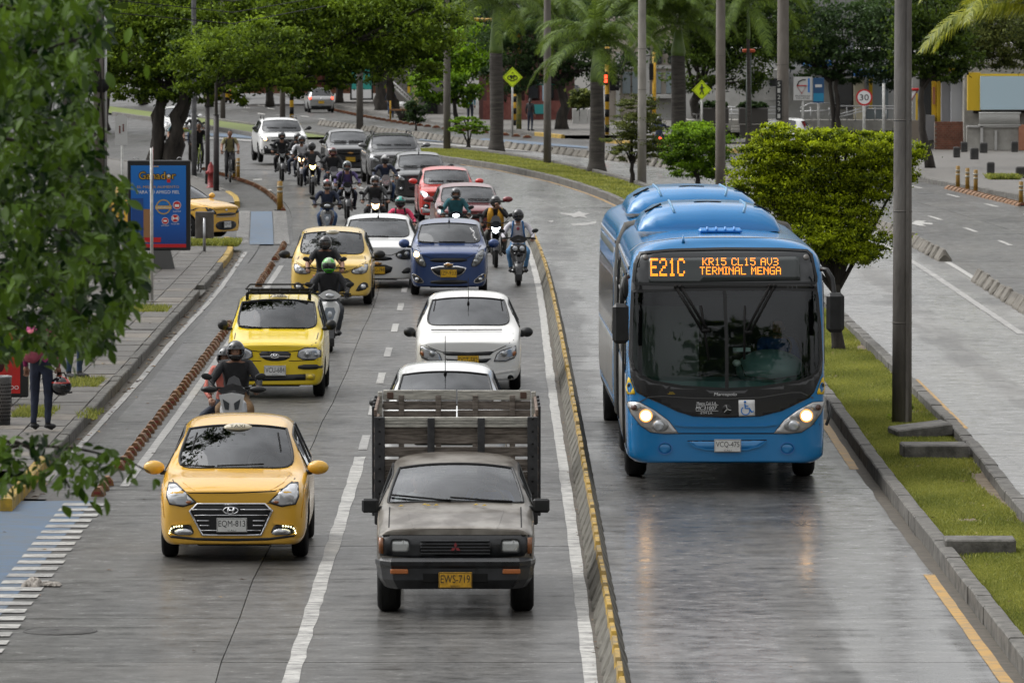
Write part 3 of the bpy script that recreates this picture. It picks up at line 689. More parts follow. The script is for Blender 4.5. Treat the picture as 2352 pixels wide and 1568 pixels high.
class Surf:
    def __init__(s,me,elev=0.08):
        s.bvh=BVHTree.FromPolygons([v.co[:] for v in me.vertices],[tuple(p.vertices) for p in me.polygons]); s.e=elev
    def hit(s,u,v,mode='F'):
        if mode=='F': d=Vector((0,1,-s.e)).normalized(); o=Vector((u,0,v))-d*4
        elif mode=='B': d=Vector((0,-1,-s.e)).normalized(); o=Vector((u,s.L,v))-d*4
        elif mode=='R': d=Vector((-1,0,0)); o=Vector((4,u,v))
        elif mode=='L': d=Vector((1,0,0)); o=Vector((-4,u,v))
        elif mode=='T': d=Vector((0,0,-1)); o=Vector((u,v,6))
        loc,nrm,_,_=s.bvh.ray_cast(o,d,12)
        if loc is None:
            loc2,nrm,_,_=s.bvh.find_nearest(o+d*4.2); return loc2,(nrm if nrm.dot(d)<0 else -nrm),d
        if nrm.dot(d)>0: nrm=-nrm
        return loc,nrm,d
def dens(poly,st,closed=True):
    out=[];n=len(poly)
    for i in range(n if closed else n-1):
        a=Vector(poly[i][:2]);b=Vector(poly[(i+1)%n][:2]); k=max(1,int((b-a).length/st))
        for j in range(k): out.append(tuple(a+(b-a)*j/k))
    if not closed: out.append(tuple(poly[-1][:2]))
    return out
def inpoly(p,poly):
    x,y=p; c=False; n=len(poly); j=n-1
    for i in range(n):
        xi,yi=poly[i];xj,yj=poly[j]
        if (yi>y)!=(yj>y) and x<(xj-xi)*(y-yi)/(yj-yi)+xi: c=not c
        j=i
    return c
def smooth_poly(poly,it=2):
    for _ in range(it):
        q=[];n=len(poly)
        for i in range(n):
            a,b=poly[i],poly[(i+1)%n]; q+= [(a[0]*.75+b[0]*.25,a[1]*.75+b[1]*.25),(a[0]*.25+b[0]*.75,a[1]*.25+b[1]*.75)]
        poly=q
    return poly
def patch(surf,name,poly,mt,parent,off=.006,st=.07,mode='F',hole=None,skirt=True,sm=0,mb=None,mi=0):
    if sm: poly=smooth_poly(poly,sm)
    pb=dens(poly,st); loops=[pb]
    if hole: loops.append(dens(hole,st))
    V_=[];E=[]
    for lp in loops:
        b=len(V_); V_+=lp; E+=[(b+i,b+(i+1)%len(lp)) for i in range(len(lp))]
    xs=[p[0] for p in pb];zs=[p[1] for p in pb]; x0,x1,z0,z1=min(xs),max(xs),min(zs),max(zs)
    if (x1-x0)>st*1.3 and (z1-z0)>st*1.3:
        a=x0+st*.5
        while a<x1:
            c=z0+st*.5
            while c<z1:
                p=(a,c)
                if inpoly(p,pb) and (not hole or not inpoly(p,loops[1])):
                    if min((p[0]-q[0])**2+(p[1]-q[1])**2 for q in V_[:len(pb)+(len(loops[1]) if hole else 0)])>(st*.4)**2: V_.append(p)
                c+=st
            a+=st
    res=geometry.delaunay_2d_cdt([Vector(v) for v in V_],E,[],0,1e-6)
    vv=res[0]; tris=[]
    for t in res[2]:
        c=((vv[t[0]].x+vv[t[1]].x+vv[t[2]].x)/3,(vv[t[0]].y+vv[t[1]].y+vv[t[2]].y)/3)
        if inpoly(c,pb) and not(hole and inpoly(c,loops[1])): tris.append(tuple(t))
    P3=[];D=None
    for v in vv:
        loc,nrm,d=surf.hit(v.x,v.y,mode); P3.append(loc+(nrm*.6-d*.4).normalized()*off); D=d
    fs=[]
    for t in tris:
        a,b,c=(P3[i] for i in t); fs.append(t if (b-a).cross(c-a).dot(D)<0 else (t[0],t[2],t[1]))
    own=mb is None
    if own: mb=MB()
    # skirt: boundary edges
    if skirt:
        cnt={}
        for t in fs:
            for i in range(3):
                e=(t[i],t[(i+1)%3]); cnt[e]=1
        bnd=[e for e in cnt if (e[1],e[0]) not in cnt]; mp={}
        nv=list(P3)
        def low(i):
            if i not in mp: mp[i]=len(nv); nv.append(P3[i]+D*(off+.012))
            return mp[i]
        add=[(e[1],e[0],low(e[0]),low(e[1])) for e in bnd]
        mb.add(nv,fs+add,mi,False)
        for k in range(len(fs)): mb.sm[len(mb.f)-len(fs)-len(add)+k]=True
    else: mb.add(P3,fs,mi,True)
    return mb.build(name,mt,parent) if own else mb
def stripe(surf,name,pts,wd,mt,parent,off=.006,st=.06,mode='F',closed=False,mb=None,mi=0,taper=False):
    pts=dens(pts,st,closed); n=len(pts); own=mb is None
    if own: mb=MB()
    vs=[];N=n
    for i in range(n):
        a=Vector(pts[(i-1)%n] if closed or i>0 else pts[i]); b=Vector(pts[(i+1)%n] if closed or i<n-1 else pts[i]); t=(b-a); 
        if t.length<1e-9: t=Vector((1,0))
        t.normalize(); q=Vector((-t.y,t.x))*wd/2*(1 if not taper else max(.15,math.sin(PI*(i+.3)/(n-.4)))); c=Vector(pts[i])
        for sgn in (-1,1):
            loc,nrm,d=surf.hit(c.x+q.x*sgn,c.y+q.y*sgn,mode); nn=(nrm*.6-d*.4).normalized(); vs.append(loc+nn*off)
            vs.append(loc-nn*.004)
    fs=[]
    rng_=range(n if closed else n-1)
    for i in rng_:
        a=i*4;b=((i+1)%n)*4
        fs+=[(a,b,b+2,a+2),(a+1,a,a+2+0,a+3)] if False else [(a,b,b+2,a+2),(a,a+1,b+1,b),(a+2,b+2,b+3,a+3)]
    D=surf.hit(pts[0][0],pts[0][1],mode)[2]; out=[]
    for f in fs:
        p=[vs[k] for k in f]; out.append(f if (p[1]-p[0]).cross(p[2]-p[0]).dot(D)<0 else tuple(reversed(f)))
    mb.add(vs,out,mi,False)
    return mb.build(name,mt,parent) if own else mb
def circ(cx,cz,r,rz=None,n=18): rz=rz or r; return [(cx+r*math.cos(2*PI*i/n),cz+rz*math.sin(2*PI*i/n)) for i in range(n)]
def rrect(cx,cz,w_,h_,r=.02,n=3):
    o=[]
    for sx,sz,a0 in ((1,1,0),(-1,1,PI/2),(-1,-1,PI),(1,-1,1.5*PI)):
        for k in range(n+1): a=a0+PI/2*k/n; o.append((cx+sx*(w_/2-r)+r*math.cos(a),cz+sz*(h_/2-r)+r*math.sin(a)))
    return o
def Tr(cx,gy,k): return lambda pts: [((p[0]-cx)*k,(gy-p[1])*k) for p in pts]
def mir(pts): return [(-x,z) for x,z in reversed(pts)]
def wheel(parent,x,y,r=.3,w=.18,side=1,rim='alloy'):
    t=MB(); h=w/2; t.lathe([(x-h,r*.62),(x-h*1.0,r*.86),(x-h*.8,r*.97),(x-h*.4,r),(x+h*.4,r),(x+h*.8,r*.97),(x+h,r*.86),(x+h,r*.62)],'x',(0,y,r),28)
    for k in (-.3,0,.3): t.lathe([(x+k*w-.004,r*1.001),(x+k*w-.003,r*1.004),(x+k*w+.003,r*1.004),(x+k*w+.004,r*1.001)],'x',(0,y,r),28)
    o=t.build('tyre',RUB(),parent); m=MB(); s=side; a=x+s*h*.75
    m.lathe([(a,r*.64),(a-s*.02,r*.6),(a-s*.05,r*.56),(a-s*.06,0.001)],'x',(0,y,r),20,1); 
    for k in range(7 if rim=='alloy' else 9):
        an=2*PI*k/(7 if rim=='alloy' else 9); d=Vector((0,math.cos(an),math.sin(an))); c=Vector((a-s*.02,y,r)); m.tube([c+d*.03,c+d*r*.6],[.026,.018],6,0)
    m.lathe([(a+s*.0,.001),(a,.045),(a-s*.03,.05)],'x',(0,y,r),12,0); m.lathe([(a,r*.66),(a+s*.006,r*.63),(a-s*.01,r*.58)],'x',(0,y,r),24,0)
    m.build('rim',[mat('rim_grey',(.28,.28,.29),.35,.8),DBLK()],parent)
def plate(parent,c,txt,city,bgc,w_=.335,h_=.16,face=(0,-1,0),up=(0,.05,1)):
    c=Vector(c); n=Vector(face).normalized(); p=MB(); M=Matrix.Rotation(math.atan2(n.x,-n.y),4,'Z') if True else None
    p.box(c,(w_,.008,h_),M=M,b=.003); o=p.build('plate',bgc,parent)
    inkm=mat('plate_ink',(.015,.015,.015),.5)
    r=Vector((0,0,1)).cross(n).normalized()
    f=n*.0055
    letter('lettering',txt,inkm,o,c+f+Vector((0,0,.012)),w_*.88,h_*.5,n)
    if city: letter('city_lettering',city,inkm,o,c+f-Vector((0,0,h_*.37)),w_*.28,h_*.12,n)
    fr=MB(); t=.004
    for (dx,dz,a,b) in ((0,h_/2-.006,w_-.012,t),(0,-h_/2+.006,w_-.012,t),(w_/2-.006,0,t,h_-.012),(-w_/2+.006,0,t,h_-.012)): fr.box(c+f*.9+r*dx+Vector((0,0,dz)),(a,.003,b),M=M)
    fr.build('rim_line',inkm,o)
    return o
YP_=lambda: mat('plate_yellow',(.62,.36,.01),.45,noise=.12,nscale=12); WPt=lambda: mat('plate_white',(.62,.62,.6),.45,noise=.08,nscale=14)
def person_stub(parent,*a): pass
def car(label,cat,loc,rz,pt,W=1.66,L=3.8,H=1.5,zb=.19,nose=.72,cowl=.98,deck=.98,yc=.95,yrf=1.72,yb=2.15,ye=2.95,yrr=3.25,rw=.68,base=.8,wr=.3,wy=(.72,3.15),kind='hatch',elev=.085,glassm=None,group='cars in the traffic jam',name='car',rim='alloy',gtint=.3,bow=.14,roofcol=None,belt=None,noseround=.55,driver=True,rolecol=None,sidez=None,boxy=False,ww=.18):
    o=thing(name,label,cat,loc,rz,group); w2=W/2; belt=belt or cowl-.03
    def st(y,w,zl,zs,top,tops,yo=(0,)*10):
        # p0..p9
        pts=[(0,zl),(w*.9,zl),(w*.985,zl+.08),(w,(zl+zs)*.52),(w*.985,zs)]+tops
        return {'y':y,'pts':[(p[0],p[1],yo[i]) for i,p in enumerate(pts)]}
    def hood(y,w,z,dz=0.0,dy=(0,0)):
        return [(w*.96,z-.06),(w*.91,z-.025),(w*.82,z-.005),(w*.45,z+.015,),(0,z+.02)]
    nz=nose; S=[]
    # plan-rounded nose
    if boxy:
        S.append(st(0.0,w2*.9,zb+.03,nz-.1,0,[(w2*.89,nz-.06),(w2*.87,nz-.03),(w2*.8,nz-.015),(w2*.45,nz),(0,nz)],(.0,)*10))
        S.append(st(.03,w2*.96,zb,nz-.08,0,hood(.06,w2*.96,nz)))
        S.append(st(.14,w2*.99,zb,nz-.07,0,hood(.2,w2*.985,nz+.02)))
    else:
        S.append(st(0.0,w2*.74,zb+.02,nz-.2,0,[(w2*.73,nz-.11),(w2*.7,nz-.06),(w2*.62,nz-.045),(w2*.35,nz-.035),(0,nz-.035)],(.0,)*10))
        S.append(st(.05,w2*.9,zb,nz-.16,0,hood(.06,w2*.9,nz-.015)))
        S.append(st(.2,w2*.975,zb,nz-.11,0,hood(.2,w2*.975,nz+.03)))
    S.append(st(.42,w2*.985,zb,nz-.04,0,hood(.42,w2*.985,nz+.08)))
    zm=nz+.08+(cowl-nz-.08)*.55
    S.append(st((.42+yc)/2,w2,zb,(nz+belt)/2-.04,0,hood(0,w2,zm)))
    cy=(0,0,0,0,0,.1,.1,.0,-bow*.7,-bow)
    S.append(st(yc,w2,zb,belt-.07,0,[(w2*.965,belt),(w2*.93,cowl+.0),(w2*base,cowl+.015),(w2*.45,cowl+.03),(0,cowl+.035)],cy))
    # mid windshield
    t=.5; ym=yc+(yrf-yc)*t; zz=cowl+(H-.1-cowl)*(t+.05)
    S.append(st(ym,w2,zb,belt-.06,0,[(w2*.965,belt+.005),(w2*(.93*(1-t)+(rw+.055)*t),zz-.045),(w2*(base*(1-t)+(rw-.02)*t),zz),(w2*.42,zz+.03),(0,zz+.035)],(0,0,0,0,0,.05,.06,.0,-bow*.55,-bow*.8)))
    r7=rw-.025
    def roof(y,h,f=1.0,sh=0,yo=(0,)*10): return st(y,w2,zb,belt-.05+sh,0,[(w2*.96,belt+.01+sh),(w2*(rw+.055)*f,h-.12),(w2*r7*f,h-.05),(w2*.4,h-.012),(0,h)],yo)
    S.append(roof(yrf,H-.085,1,0,(0,0,0,0,0,0,0,.0,-bow*.45,-bow*.6)))
    S.append(roof(yb,H,1)); S.append(roof(yb+.09,H,1)); S.append(roof(ye,H-.01,.99,.02)); S.append(roof(yrr,H-.05,.96,.03))
    if kind in('hatch','suv'):
        yt=L-.12 if kind=='hatch' else L-.1; zt=deck
        S.append(st(yt,w2*.95,zb+.02,belt-.05,0,[(w2*.9,belt+.02),(w2*.84,zt+.0),(w2*.74,zt+.01),(w2*.4,zt+.02),(0,zt+.02)]))
        S.append(st(L-.02,w2*.88,zb+.04,belt-.15,0,[(w2*.84,zt-.12),(w2*.8,zt-.1),(w2*.7,zt-.09),(w2*.4,zt-.08),(0,zt-.08)]))
        S.append(st(L,w2*.8,zb+.12,zt-.3,0,[(w2*.78,zt-.24),(w2*.74,zt-.22),(w2*.64,zt-.21),(w2*.4,zt-.2),(0,zt-.2)])); ti=11
    else:
        yt=yrr+.55; zt=deck
        S.append(st(yt,w2*.98,zb,belt-.04,0,[(w2*.94,zt-.01),(w2*.85,zt+.01),(w2*.72,zt+.02),(w2*.4,zt+.03),(0,zt+.03)]))
        S.append(st(L-.12,w2*.93,zb+.03,belt-.08,0,[(w2*.88,zt-.03),(w2*.82,zt+.0),(w2*.7,zt+.01),(w2*.4,zt+.01),(0,zt+.01)]))
        S.append(st(L,w2*.84,zb+.12,zt-.25,0,[(w2*.8,zt-.12),(w2*.76,zt-.1),(w2*.66,zt-.09),(w2*.4,zt-.08),(0,zt-.08)])); ti=11
    def matsel(i,k):
        if i in(5,6) and k in(7,8): return 1            # windshield
        if i in(6,7) and k==5: return 2 
        if i==5 and k==5: return 0
        if i==9 and k==5: return 2
        if i==10 and k==5 and kind!='hatch': return 0
        if i==ti and k in(7,8): return 3
        return 0
    def crease(ia,ha,ib,hb):
        if boxy:
            if ia==ib and ia in(0,1) and max(ha,hb)>=4: return .85
            if ha==hb and ha in(4,7) and max(ia,ib)<=5: return .7
            if ia==ib==0: return .6
        if ia==ib:
            if ia in(5,7) and min(ha,hb)>=7: return 1.0
            if ia in(ti,ti+1) and min(ha,hb)>=7: return .6
            if ia in(5,8,9,7,10,11) and min(ha,hb)==5 and max(ha,hb)==6: return .7
            return 0
        if ha==hb==7 and 5<=min(ia,ib)<=7: return 1.0
        if ha==hb==7 and min(ia,ib)>=10: return .5
        if ha==hb in(5,6) and 5<=min(ia,ib)<=10: return .55
        if ha==hb==1: return .7
        return 0.1 if ha==hb==5 else 0
    cage=ring_loft(S,crease=crease,matsel=matsel)
    dark=DBLK(); G_=glassm or glass('car_glass_%d'%int(gtint*100),gtint)
    for m_ in (pt,G_,G_,G_,dark): cage.materials.append(m_)
    cuts=[]
    for sy in wy:
        c=MB(); 
        for s in(-1,1): c.lathe([(s*(w2-.26),.001),(s*(w2-.26),wr+.055),(s*(w2+.2),wr+.06),(s*(w2+.2),.001)],'x',(0,sy,wr+.01),24)
        m_=c.mesh('c',[dark]*5); bm=bmesh.new(); bm.from_mesh(m_); bmesh.ops.remove_doubles(bm,verts=bm.verts,dist=.003); bmesh.ops.recalc_face_normals(bm,faces=bm.faces)
        for f in bm.faces: f.material_index=4; f.smooth=False
        bm.to_mesh(m_); bm.free(); cuts.append(m_)
    me=subsurf(cage,2,cuts)
    sf=Surf(me,elev); sf.L=L; sf.W=W; sf.H=H
    # separate glass
    co=np.empty(len(me.vertices)*3); me.vertices.foreach_get('co',co); co=co.reshape(-1,3)
    parts={0:[],1:[],2:[],3:[],4:[]}
    for p in me.polygons: parts[p.material_index].append(tuple(p.vertices))
    def sub(faces,name,mt,mts=None,mis=None,smooth=True,rim=True):
        if not faces: return None
        used=sorted({v for f in faces for v in f}); mp={v:i for i,v in enumerate(used)}
        m2=bpy.data.meshes.new(name); m2.from_pydata([tuple(co[v]) for v in used],[],[tuple(mp[v] for v in f) for f in faces])
        for q in (mts or [mt]): m2.materials.append(q)
        if mis: m2.polygons.foreach_set('material_index',mis)
        m2.polygons.foreach_set('use_smooth',[smooth]*len(faces)); m2.update(); return link(name,m2,o)
    def seal(faces,name,r=.012):
        cnt={}
        for f in faces:
            for i in range(len(f)): cnt[(f[i],f[(i+1)%len(f)])]=1
        nx={e[0]:e[1] for e in cnt if (e[1],e[0]) not in cnt}; mb=MB()
        while nx:
            a=next(iter(nx)); lp=[a]; b=nx.pop(a)
            while b in nx and b!=a: lp.append(b); b=nx.pop(b)
            if len(lp)>4: pts=[Vector(co[i]) for i in lp]; mb.tube(pts+[pts[0],pts[1]],r,5,cap=False,smooth=True)
        mb.build(name,BLK(),o)
    bodyf=parts[0]+parts[4]
    b_=sub(bodyf,'body',pt,[pt,dark],[0]*len(parts[0])+[1]*len(parts[4]))
    sub(parts[1],'windshield',G_); seal(parts[1],'windshield_seal',.017)
    lf_=[f for f in parts[2] if co[f[0]][0]<0]; rf_=[f for f in parts[2] if co[f[0]][0]>0]
    for side in(lf_,rf_):
        if side: sub(side,'side_window',G_); seal(side,'window_seal',.014)
    sub(parts[3],'rear_window',G_); seal(parts[3],'rear_seal')
    # cabin
    ini=mat('dark_trim',(.02,.02,.021),.7); seat=mat('seat_fabric',(.05,.05,.055),.9)
    mb=MB(); mb.box((0,yc+.12,cowl-.12),(W*.82,.5,.2),b=.06); mb.build('dashboard',ini,o)
    mb=MB(); mb.box((0,(yc+yrr)/2,zb+.14),(W*.84,yrr-yc,.1)); mb.build('cabin_floor',ini,o)
    for s in(-1,1):
        mb=MB(); mb.box((s*W*.21,yb-.05,cowl-.22),(.46,.14,.75),M=Matrix.Rotation(R(-10),4,'X'),b=.05); mb.box((s*W*.21,yb+.03,cowl+.24),(.24,.1,.17),b=.04); mb.build('seat',seat,o)
    mb=MB(); mb.box((0,ye+.1,cowl-.15),(W*.72,.14,.6),M=Matrix.Rotation(R(-12),4,'X'),b=.05); mb.build('seat',seat,o)
    mb=MB(); cst_=Vector((W*.2,yc+.42,cowl-.0)); pts=[cst_+Matrix.Rotation(R(-25),3,'X')@Vector((.17*math.cos(a),0,.17*math.sin(a))) for a in np.linspace(0,2*PI,17)]; mb.tube(pts,.014,6,cap=False); mb.cyl(cst_,cst_+Vector((0,-.15,-.08)),.03,.03,8); mb.build('steering_wheel',ini,o)
    mb=MB(); mb.box((0,yrf-.05,H-.16),(.22,.03,.06),b=.015); mb.build('rear_view_mirror',ini,o)
    for sy in wy:
        for s in(-1,1): wheel(o,s*(w2-.015-ww/2),sy,wr,ww,s,rim)
    mb=MB(); mb.box((0,L*.5,zb+.02),(W*.7,L*.75,.08)); mb.box((0,.55,zb-.0),(W*.5,.5,.06),b=.02); mb.build('underbody',dark,o)
    return o,sf
def mirror_part(o,x,y,z,mt,s,w_=.2,h_=.13,arm=True):
    mb=MB(); mb.ell((s*(x+w_/2),y,z),(w_/2,.075,h_/2),14,10); m=mb.build('wing_mirror',mt,o)
    mb=MB(); mb.box((s*(x+.0),y+.02,z-h_*.35),(.12,.06,.05),b=.015); mb.build('mirror_stalk',BLK(),m)
    return m
def wipers(o,sf,segs,r=.009):
    for (a,b) in segs:
        mb=MB(); pts=[]
        for t in np.linspace(0,1,7):
            u=a[0]+(b[0]-a[0])*t; v=a[1]+(b[1]-a[1])*t; loc,n,d=sf.hit(u,v+.035); pts.append(loc+n*.02)
        mb.tube(pts,r,5); mb.build('wiper',DBLK(),o)
def bowtie(cx,cz,w_,h_): 
    return [(cx-w_*.5,cz-h_*.25),(cx-w_*.17,cz-h_*.25),(cx-w_*.14,cz-h_*.5),(cx+w_*.22,cz-h_*.5),(cx+w_*.25,cz-h_*.25),(cx+w_*.45,cz-h_*.25),(cx+w_*.5,cz+h_*.25),(cx+w_*.17,cz+h_*.25),(cx+w_*.14,cz+h_*.5),(cx-w_*.22,cz+h_*.5),(cx-w_*.25,cz+h_*.25),(cx-w_*.45,cz+h_*.25)]
def emis(name,col,s): return mat(name,tuple(c*.08 for c in col),.4,emit=col,es=s)
def headlamp(o,sf,poly,lamps,lit=None,bez=.012,amber=None,sm=1,name='headlight',lens=None,rimmat=None,o1=.008):
    h=patch(sf,name,poly,lens or mat('lamp_lens',(.5,.51,.53),.2,.6,coat=.6),o,o1,.05,sm=sm)
    stripe(sf,'bezel',smooth_poly(poly,sm),.009,rimmat or BLK(),h,.012,closed=True)
    for (x,z,r) in lamps: 
        r*=.8
        patch(sf,'reflector',circ(x,z,r),mat('lamp_bowl',(.34,.35,.36),.3,.7),h,.014,.05)
        if (lit and x==lamps[0][0]) or r>.05: patch(sf,'bulb',circ(x,z,r*(1.1 if lit and x==lamps[0][0] else .5)),lit if lit and x==lamps[0][0] else mat('lamp_core',(.42,.43,.44),.25,.7),h,.02,.05)
    if amber: patch(sf,'indicator',amber,mat('amber_lens',(.3,.1,.03),.25,coat=.5),h,.016,.05,sm=1)
    return h
def Yfront(px,py): return G(px,py)
# glow of a lit lamp
LIT=emis('lit_warm_lamp',(1,.62,.28),9); LITW=emis('lit_white_lamp',(.85,.93,1),8); LITY=emis('lit_yellow_lamp',(1,.75,.25),7)
# ================= FRONT TAXI =================
C_TAXI=paint('taxi_amber',(.74,.41,.04),dirt=.09); C_TAXI2=paint('taxi_yellow',(.78,.56,.01),dirt=.05); C_TAXI3=paint('taxi_pale_yellow',(.74,.49,.09),dirt=.08)
MB_=BLK()
def taxi_sign(o,sf,x,z,w_=.34,col=None):
    loc,n,d=sf.hit(x,z); mb=MB(); mb.ell(loc+Vector((0,.05,.0)),(w_/2,.1,.055),18,8); s=mb.build('roof_sign',mat('sign_shell',(.55,.5,.38),.35,coat=.4),o); mb=MB(); mb.box(loc+Vector((0,-.03,.02)),(w_*.6,.01,.03)); 
    letter('lettering','TAXI',mat('plate_ink',(.015,.015,.015),.5),s,loc+Vector((0,-.055,.028)),w_*.5,.034,(0,-1,.2))
T=Tr(1585,737,.0016); q=G(534,1291)
t1,sf=car('amber taxi sedan at the front left with round roof sign','taxi',(q.x,q.y,0),R(.2),C_TAXI,W=1.66,L=3.99,H=1.5,nose=.82,cowl=0.95,deck=1.0,yc=.98,yrf=1.72,yb=2.2,ye=2.85,yrr=3.05,rw=.68,base=.81,kind='sedan',wr=.295,wy=(.8,3.23),elev=.088,group=None,name='taxi',gtint=.42)
patch(sf,'grille_surround',T([(1340,326),(1812,326),(1866,376),(1786,552),(1374,552),(1284,380)]),CHR(),t1,.012,.08,hole=T([(1346,336),(1806,336),(1853,380),(1779,542),(1382,542),(1297,382)]))
gr_=patch(sf,'grille',T([(1346,336),(1806,336),(1853,380),(1779,542),(1382,542),(1297,382)]),mat('grille_black',(.008,.008,.009),.4),t1,.003,.08)
for zy,x0,x1 in ((370,1305,1512),(370,1640,1846),(409,1322,1828),(447,1340,1425),(447,1725,1808),(480,1358,1425),(480,1725,1795),(514,1370,1782)):
    mb=MB(); 
    pts=[sf.hit(*T([(x,zy)])[0])[0]+Vector((0,-.02,0)) for x in np.linspace(x0,x1,6)]; mb.tube(pts,.009,5,flat=.8); mb.build('grille_bar',CHR(),gr_)
em=patch(sf,'emblem',circ(*T([(1574,377)])[0],.088,.043,24),CHR(),t1,.03,.05,hole=circ(*T([(1574,377)])[0],.074,.033,24)); ex,ez=T([(1574,377)])[0]
for pl in ([(-.045,-.03),(-.025,-.03),(-.012,.032),(-.032,.032)],[(.012,-.032),(.032,-.032),(.045,.03),(.025,.03)],[(-.025,-.004),(.02,-.012),(.03,.006),(-.02,.012)]): patch(sf,'emblem_bar',[(ex+a,ez+b) for a,b in pl],CHR(),em,.034,.05)
for s in(0,1):
    pl=T([(1138,182),(1188,186),(1334,318),(1250,346),(1152,334),(1130,280)]); f=mir if s else (lambda p:p)
    c=[(-.62,.82,.05),(-.53,.735,.035)]
    h=headlamp(t1,sf,f(pl),[],amber=f(T([(1268,310),(1310,312),(1290,332),(1262,326)])),sm=0,lens=mat('bright_lens',(.62,.63,.65),.18,.6,coat=.6))
    patch(sf,'fog_recess',f(T([(1140,470),(1290,462),(1330,548),(1150,545)])),MB_,t1,.004,.06,sm=1)
    patch(sf,'fog_lamp',f(T([(1190,505),(1290,500),(1325,548),(1180,545)])),SIL(),t1,.01,.06,sm=1)
    led=emis('daytime_led',(1,.92,.5),4); mb=MB()
    for a in [(1152,532),(1155,515),(1165,500),(1182,491),(1200,487),(1218,485),(1236,484)]:
        x,z=T([a])[0]; x=-x if s else x; loc,n,d=sf.hit(x,z); mb.ell(loc+n*.014,(.009,.008,.009),6,4)
    mb.build('led_strip',led,t1)
    stripe(sf,'fog_chrome',f(T([(1145,545),(1143,500),(1165,474),(1300,466)])),.02,C_TAXI,t1,.014)
patch(sf,'lower_grille',T([(1140,545),(1330,565),(1590,570),(1840,565),(2025,542),(2010,560),(1830,584),(1590,590),(1340,584),(1160,566)]),MB_,t1,.004,.07)
stripe(sf,'hood_seam',T([(1160,160),(1200,225),(1290,256),(1590,256),(1880,243),(1960,215),(2010,150)]),.011,DBLK(),t1,.003)
stripe(sf,'bumper_seam',T([(1150,330),(1240,352),(1320,330),(1345,326)]),.008,DBLK(),t1,.003); stripe(sf,'bumper_seam',mir(T([(1150,330),(1240,352),(1320,330),(1345,326)])),.008,DBLK(),t1,.003)
plate(t1,(-.005,-.035,T([(0,477)])[0][1]-.0),'EQM-813','CALI',WPt())
for s in(-1,1): mirror_part(t1,.8,.92+.15,T([(0,78)])[0][1]-.08,C_TAXI,s,.24,.16)
wipers(t1,sf,[(T([(1205,85)])[0],T([(1440,98)])[0]),(T([(1460,92)])[0],T([(1780,80)])[0])])
taxi_sign(t1,sf,0,1.52)
for s in(-1,1): stripe(sf,'roof_ditch',[(s*.5,1.25),(s*.47,1.4),(s*.455,1.47)],.016,DBLK(),t1,.006); 
for s in(-1,1):
    stripe(sf,'hood_crease',[(s*.62,1.0),(s*.55,.9),(s*.42,.8)],.03,C_TAXI,t1,.007,taper=True); stripe(sf,'fender_crease',[(s*.80,.88),(s*.79,.7),(s*.76,.5)],.02,C_TAXI,t1,.008,taper=True)
    patch(sf,'side_seam',[(1.05,.3),(1.055,.3),(1.06,.9),(1.05,.9)],DBLK(),t1,.003,.2,mode='R' if s>0 else 'L')
# ================= WHITE HATCH BEHIND TRUCK =================
C_WH=paint('white_paint',(.76,.76,.75),dirt=.1); C_WH2=paint('pearl_white_paint',(.78,.77,.74),dirt=.15)
q=G(1022,1119)
t2,sf=car('small white hatchback hidden behind the stake bed','car',(q.x,q.y,0),R(.4),C_WH,W=1.6,L=3.6,H=1.48,nose=.82,cowl=0.97,yc=.85,yrf=1.5,yb=1.95,ye=2.75,yrr=3.1,rw=.71,base=.8,wy=(.7,2.95),elev=.075,group=None,gtint=.3)
headlamp(t2,sf,[(-.78,.8),(-.5,.66),(-.5,.58),(-.74,.6)],[(-.64,.67,.05)]); headlamp(t2,sf,[(.78,.8),(.5,.66),(.5,.58),(.74,.6)],[(.64,.67,.05)],lit=LIT)
patch(sf,'grille',rrect(0,.6,.8,.12,.04),MB_,t2); stripe(sf,'hood_seam',[(-.7,.9),(-.5,.76),(.5,.76),(.7,.9)],.012,DBLK(),t2)
for s in(-1,1): mirror_part(t2,.8,1.0,1.02,MB_,s,.18,.13)
def antenna(o,sf,x,z,h=.4,lean=.0):
    loc,n,d=sf.hit(x,z); mb=MB(); mb.cyl(loc,loc+Vector((0,0,.05)),.022,.01,8); mb.cyl(loc+Vector((0,0,.04)),loc+Vector((lean,.02,h)),.006,.004,6); mb.build('antenna',DBLK(),o)
antenna(t2,sf,0,1.46,.5)
# ================= WHITE SAIL =================
T=Tr(1614,1505,.001855); q=G(1075.4,901)
t3,sf=car('white sedan with gold bowtie emblem behind the white hatchback','car',(q.x,q.y,0),R(.3),C_WH2,W=1.69,L=4.2,H=1.5,nose=.82,cowl=0.98,deck=1.02,yc=1.0,yrf=1.8,yb=2.2,ye=2.95,yrr=3.25,rw=.7,base=.8,kind='sedan',wr=.3,wy=(.85,3.35),elev=.062,group=None,gtint=.22)
def both(poly): return (poly,mir(poly))
for k,pl in enumerate(both(T([(1212,1108),(1262,1128),(1335,1150),(1372,1180),(1395,1240),(1300,1240),(1225,1212),(1208,1180)]))):
    s=1 if k else -1; am=T([(1213,1150),(1240,1162),(1235,1205),(1213,1180)]); am=mir(am) if k else am
    headlamp(t3,sf,pl,[(s*.565,.61,.06)],amber=am,sm=0)
patch(sf,'grille',T([(1392,1168),(1600,1166),(1832,1160),(1800,1188),(1612,1196),(1430,1190)]),MB_,t3,.005,.07)
patch(sf,'grille',T([(1418,1218),(1612,1228),(1812,1214),(1770,1250),(1612,1262),(1450,1250)]),MB_,t3,.005,.07)
patch(sf,'emblem',bowtie(*T([(1619,1216)])[0],.21,.075),CHR(),t3,.014,.06); patch(sf,'emblem_face',bowtie(*T([(1619,1216)])[0],.18,.055),mat('gold_emblem',(.5,.27,.09),.3,.6),t3,.02,.06)
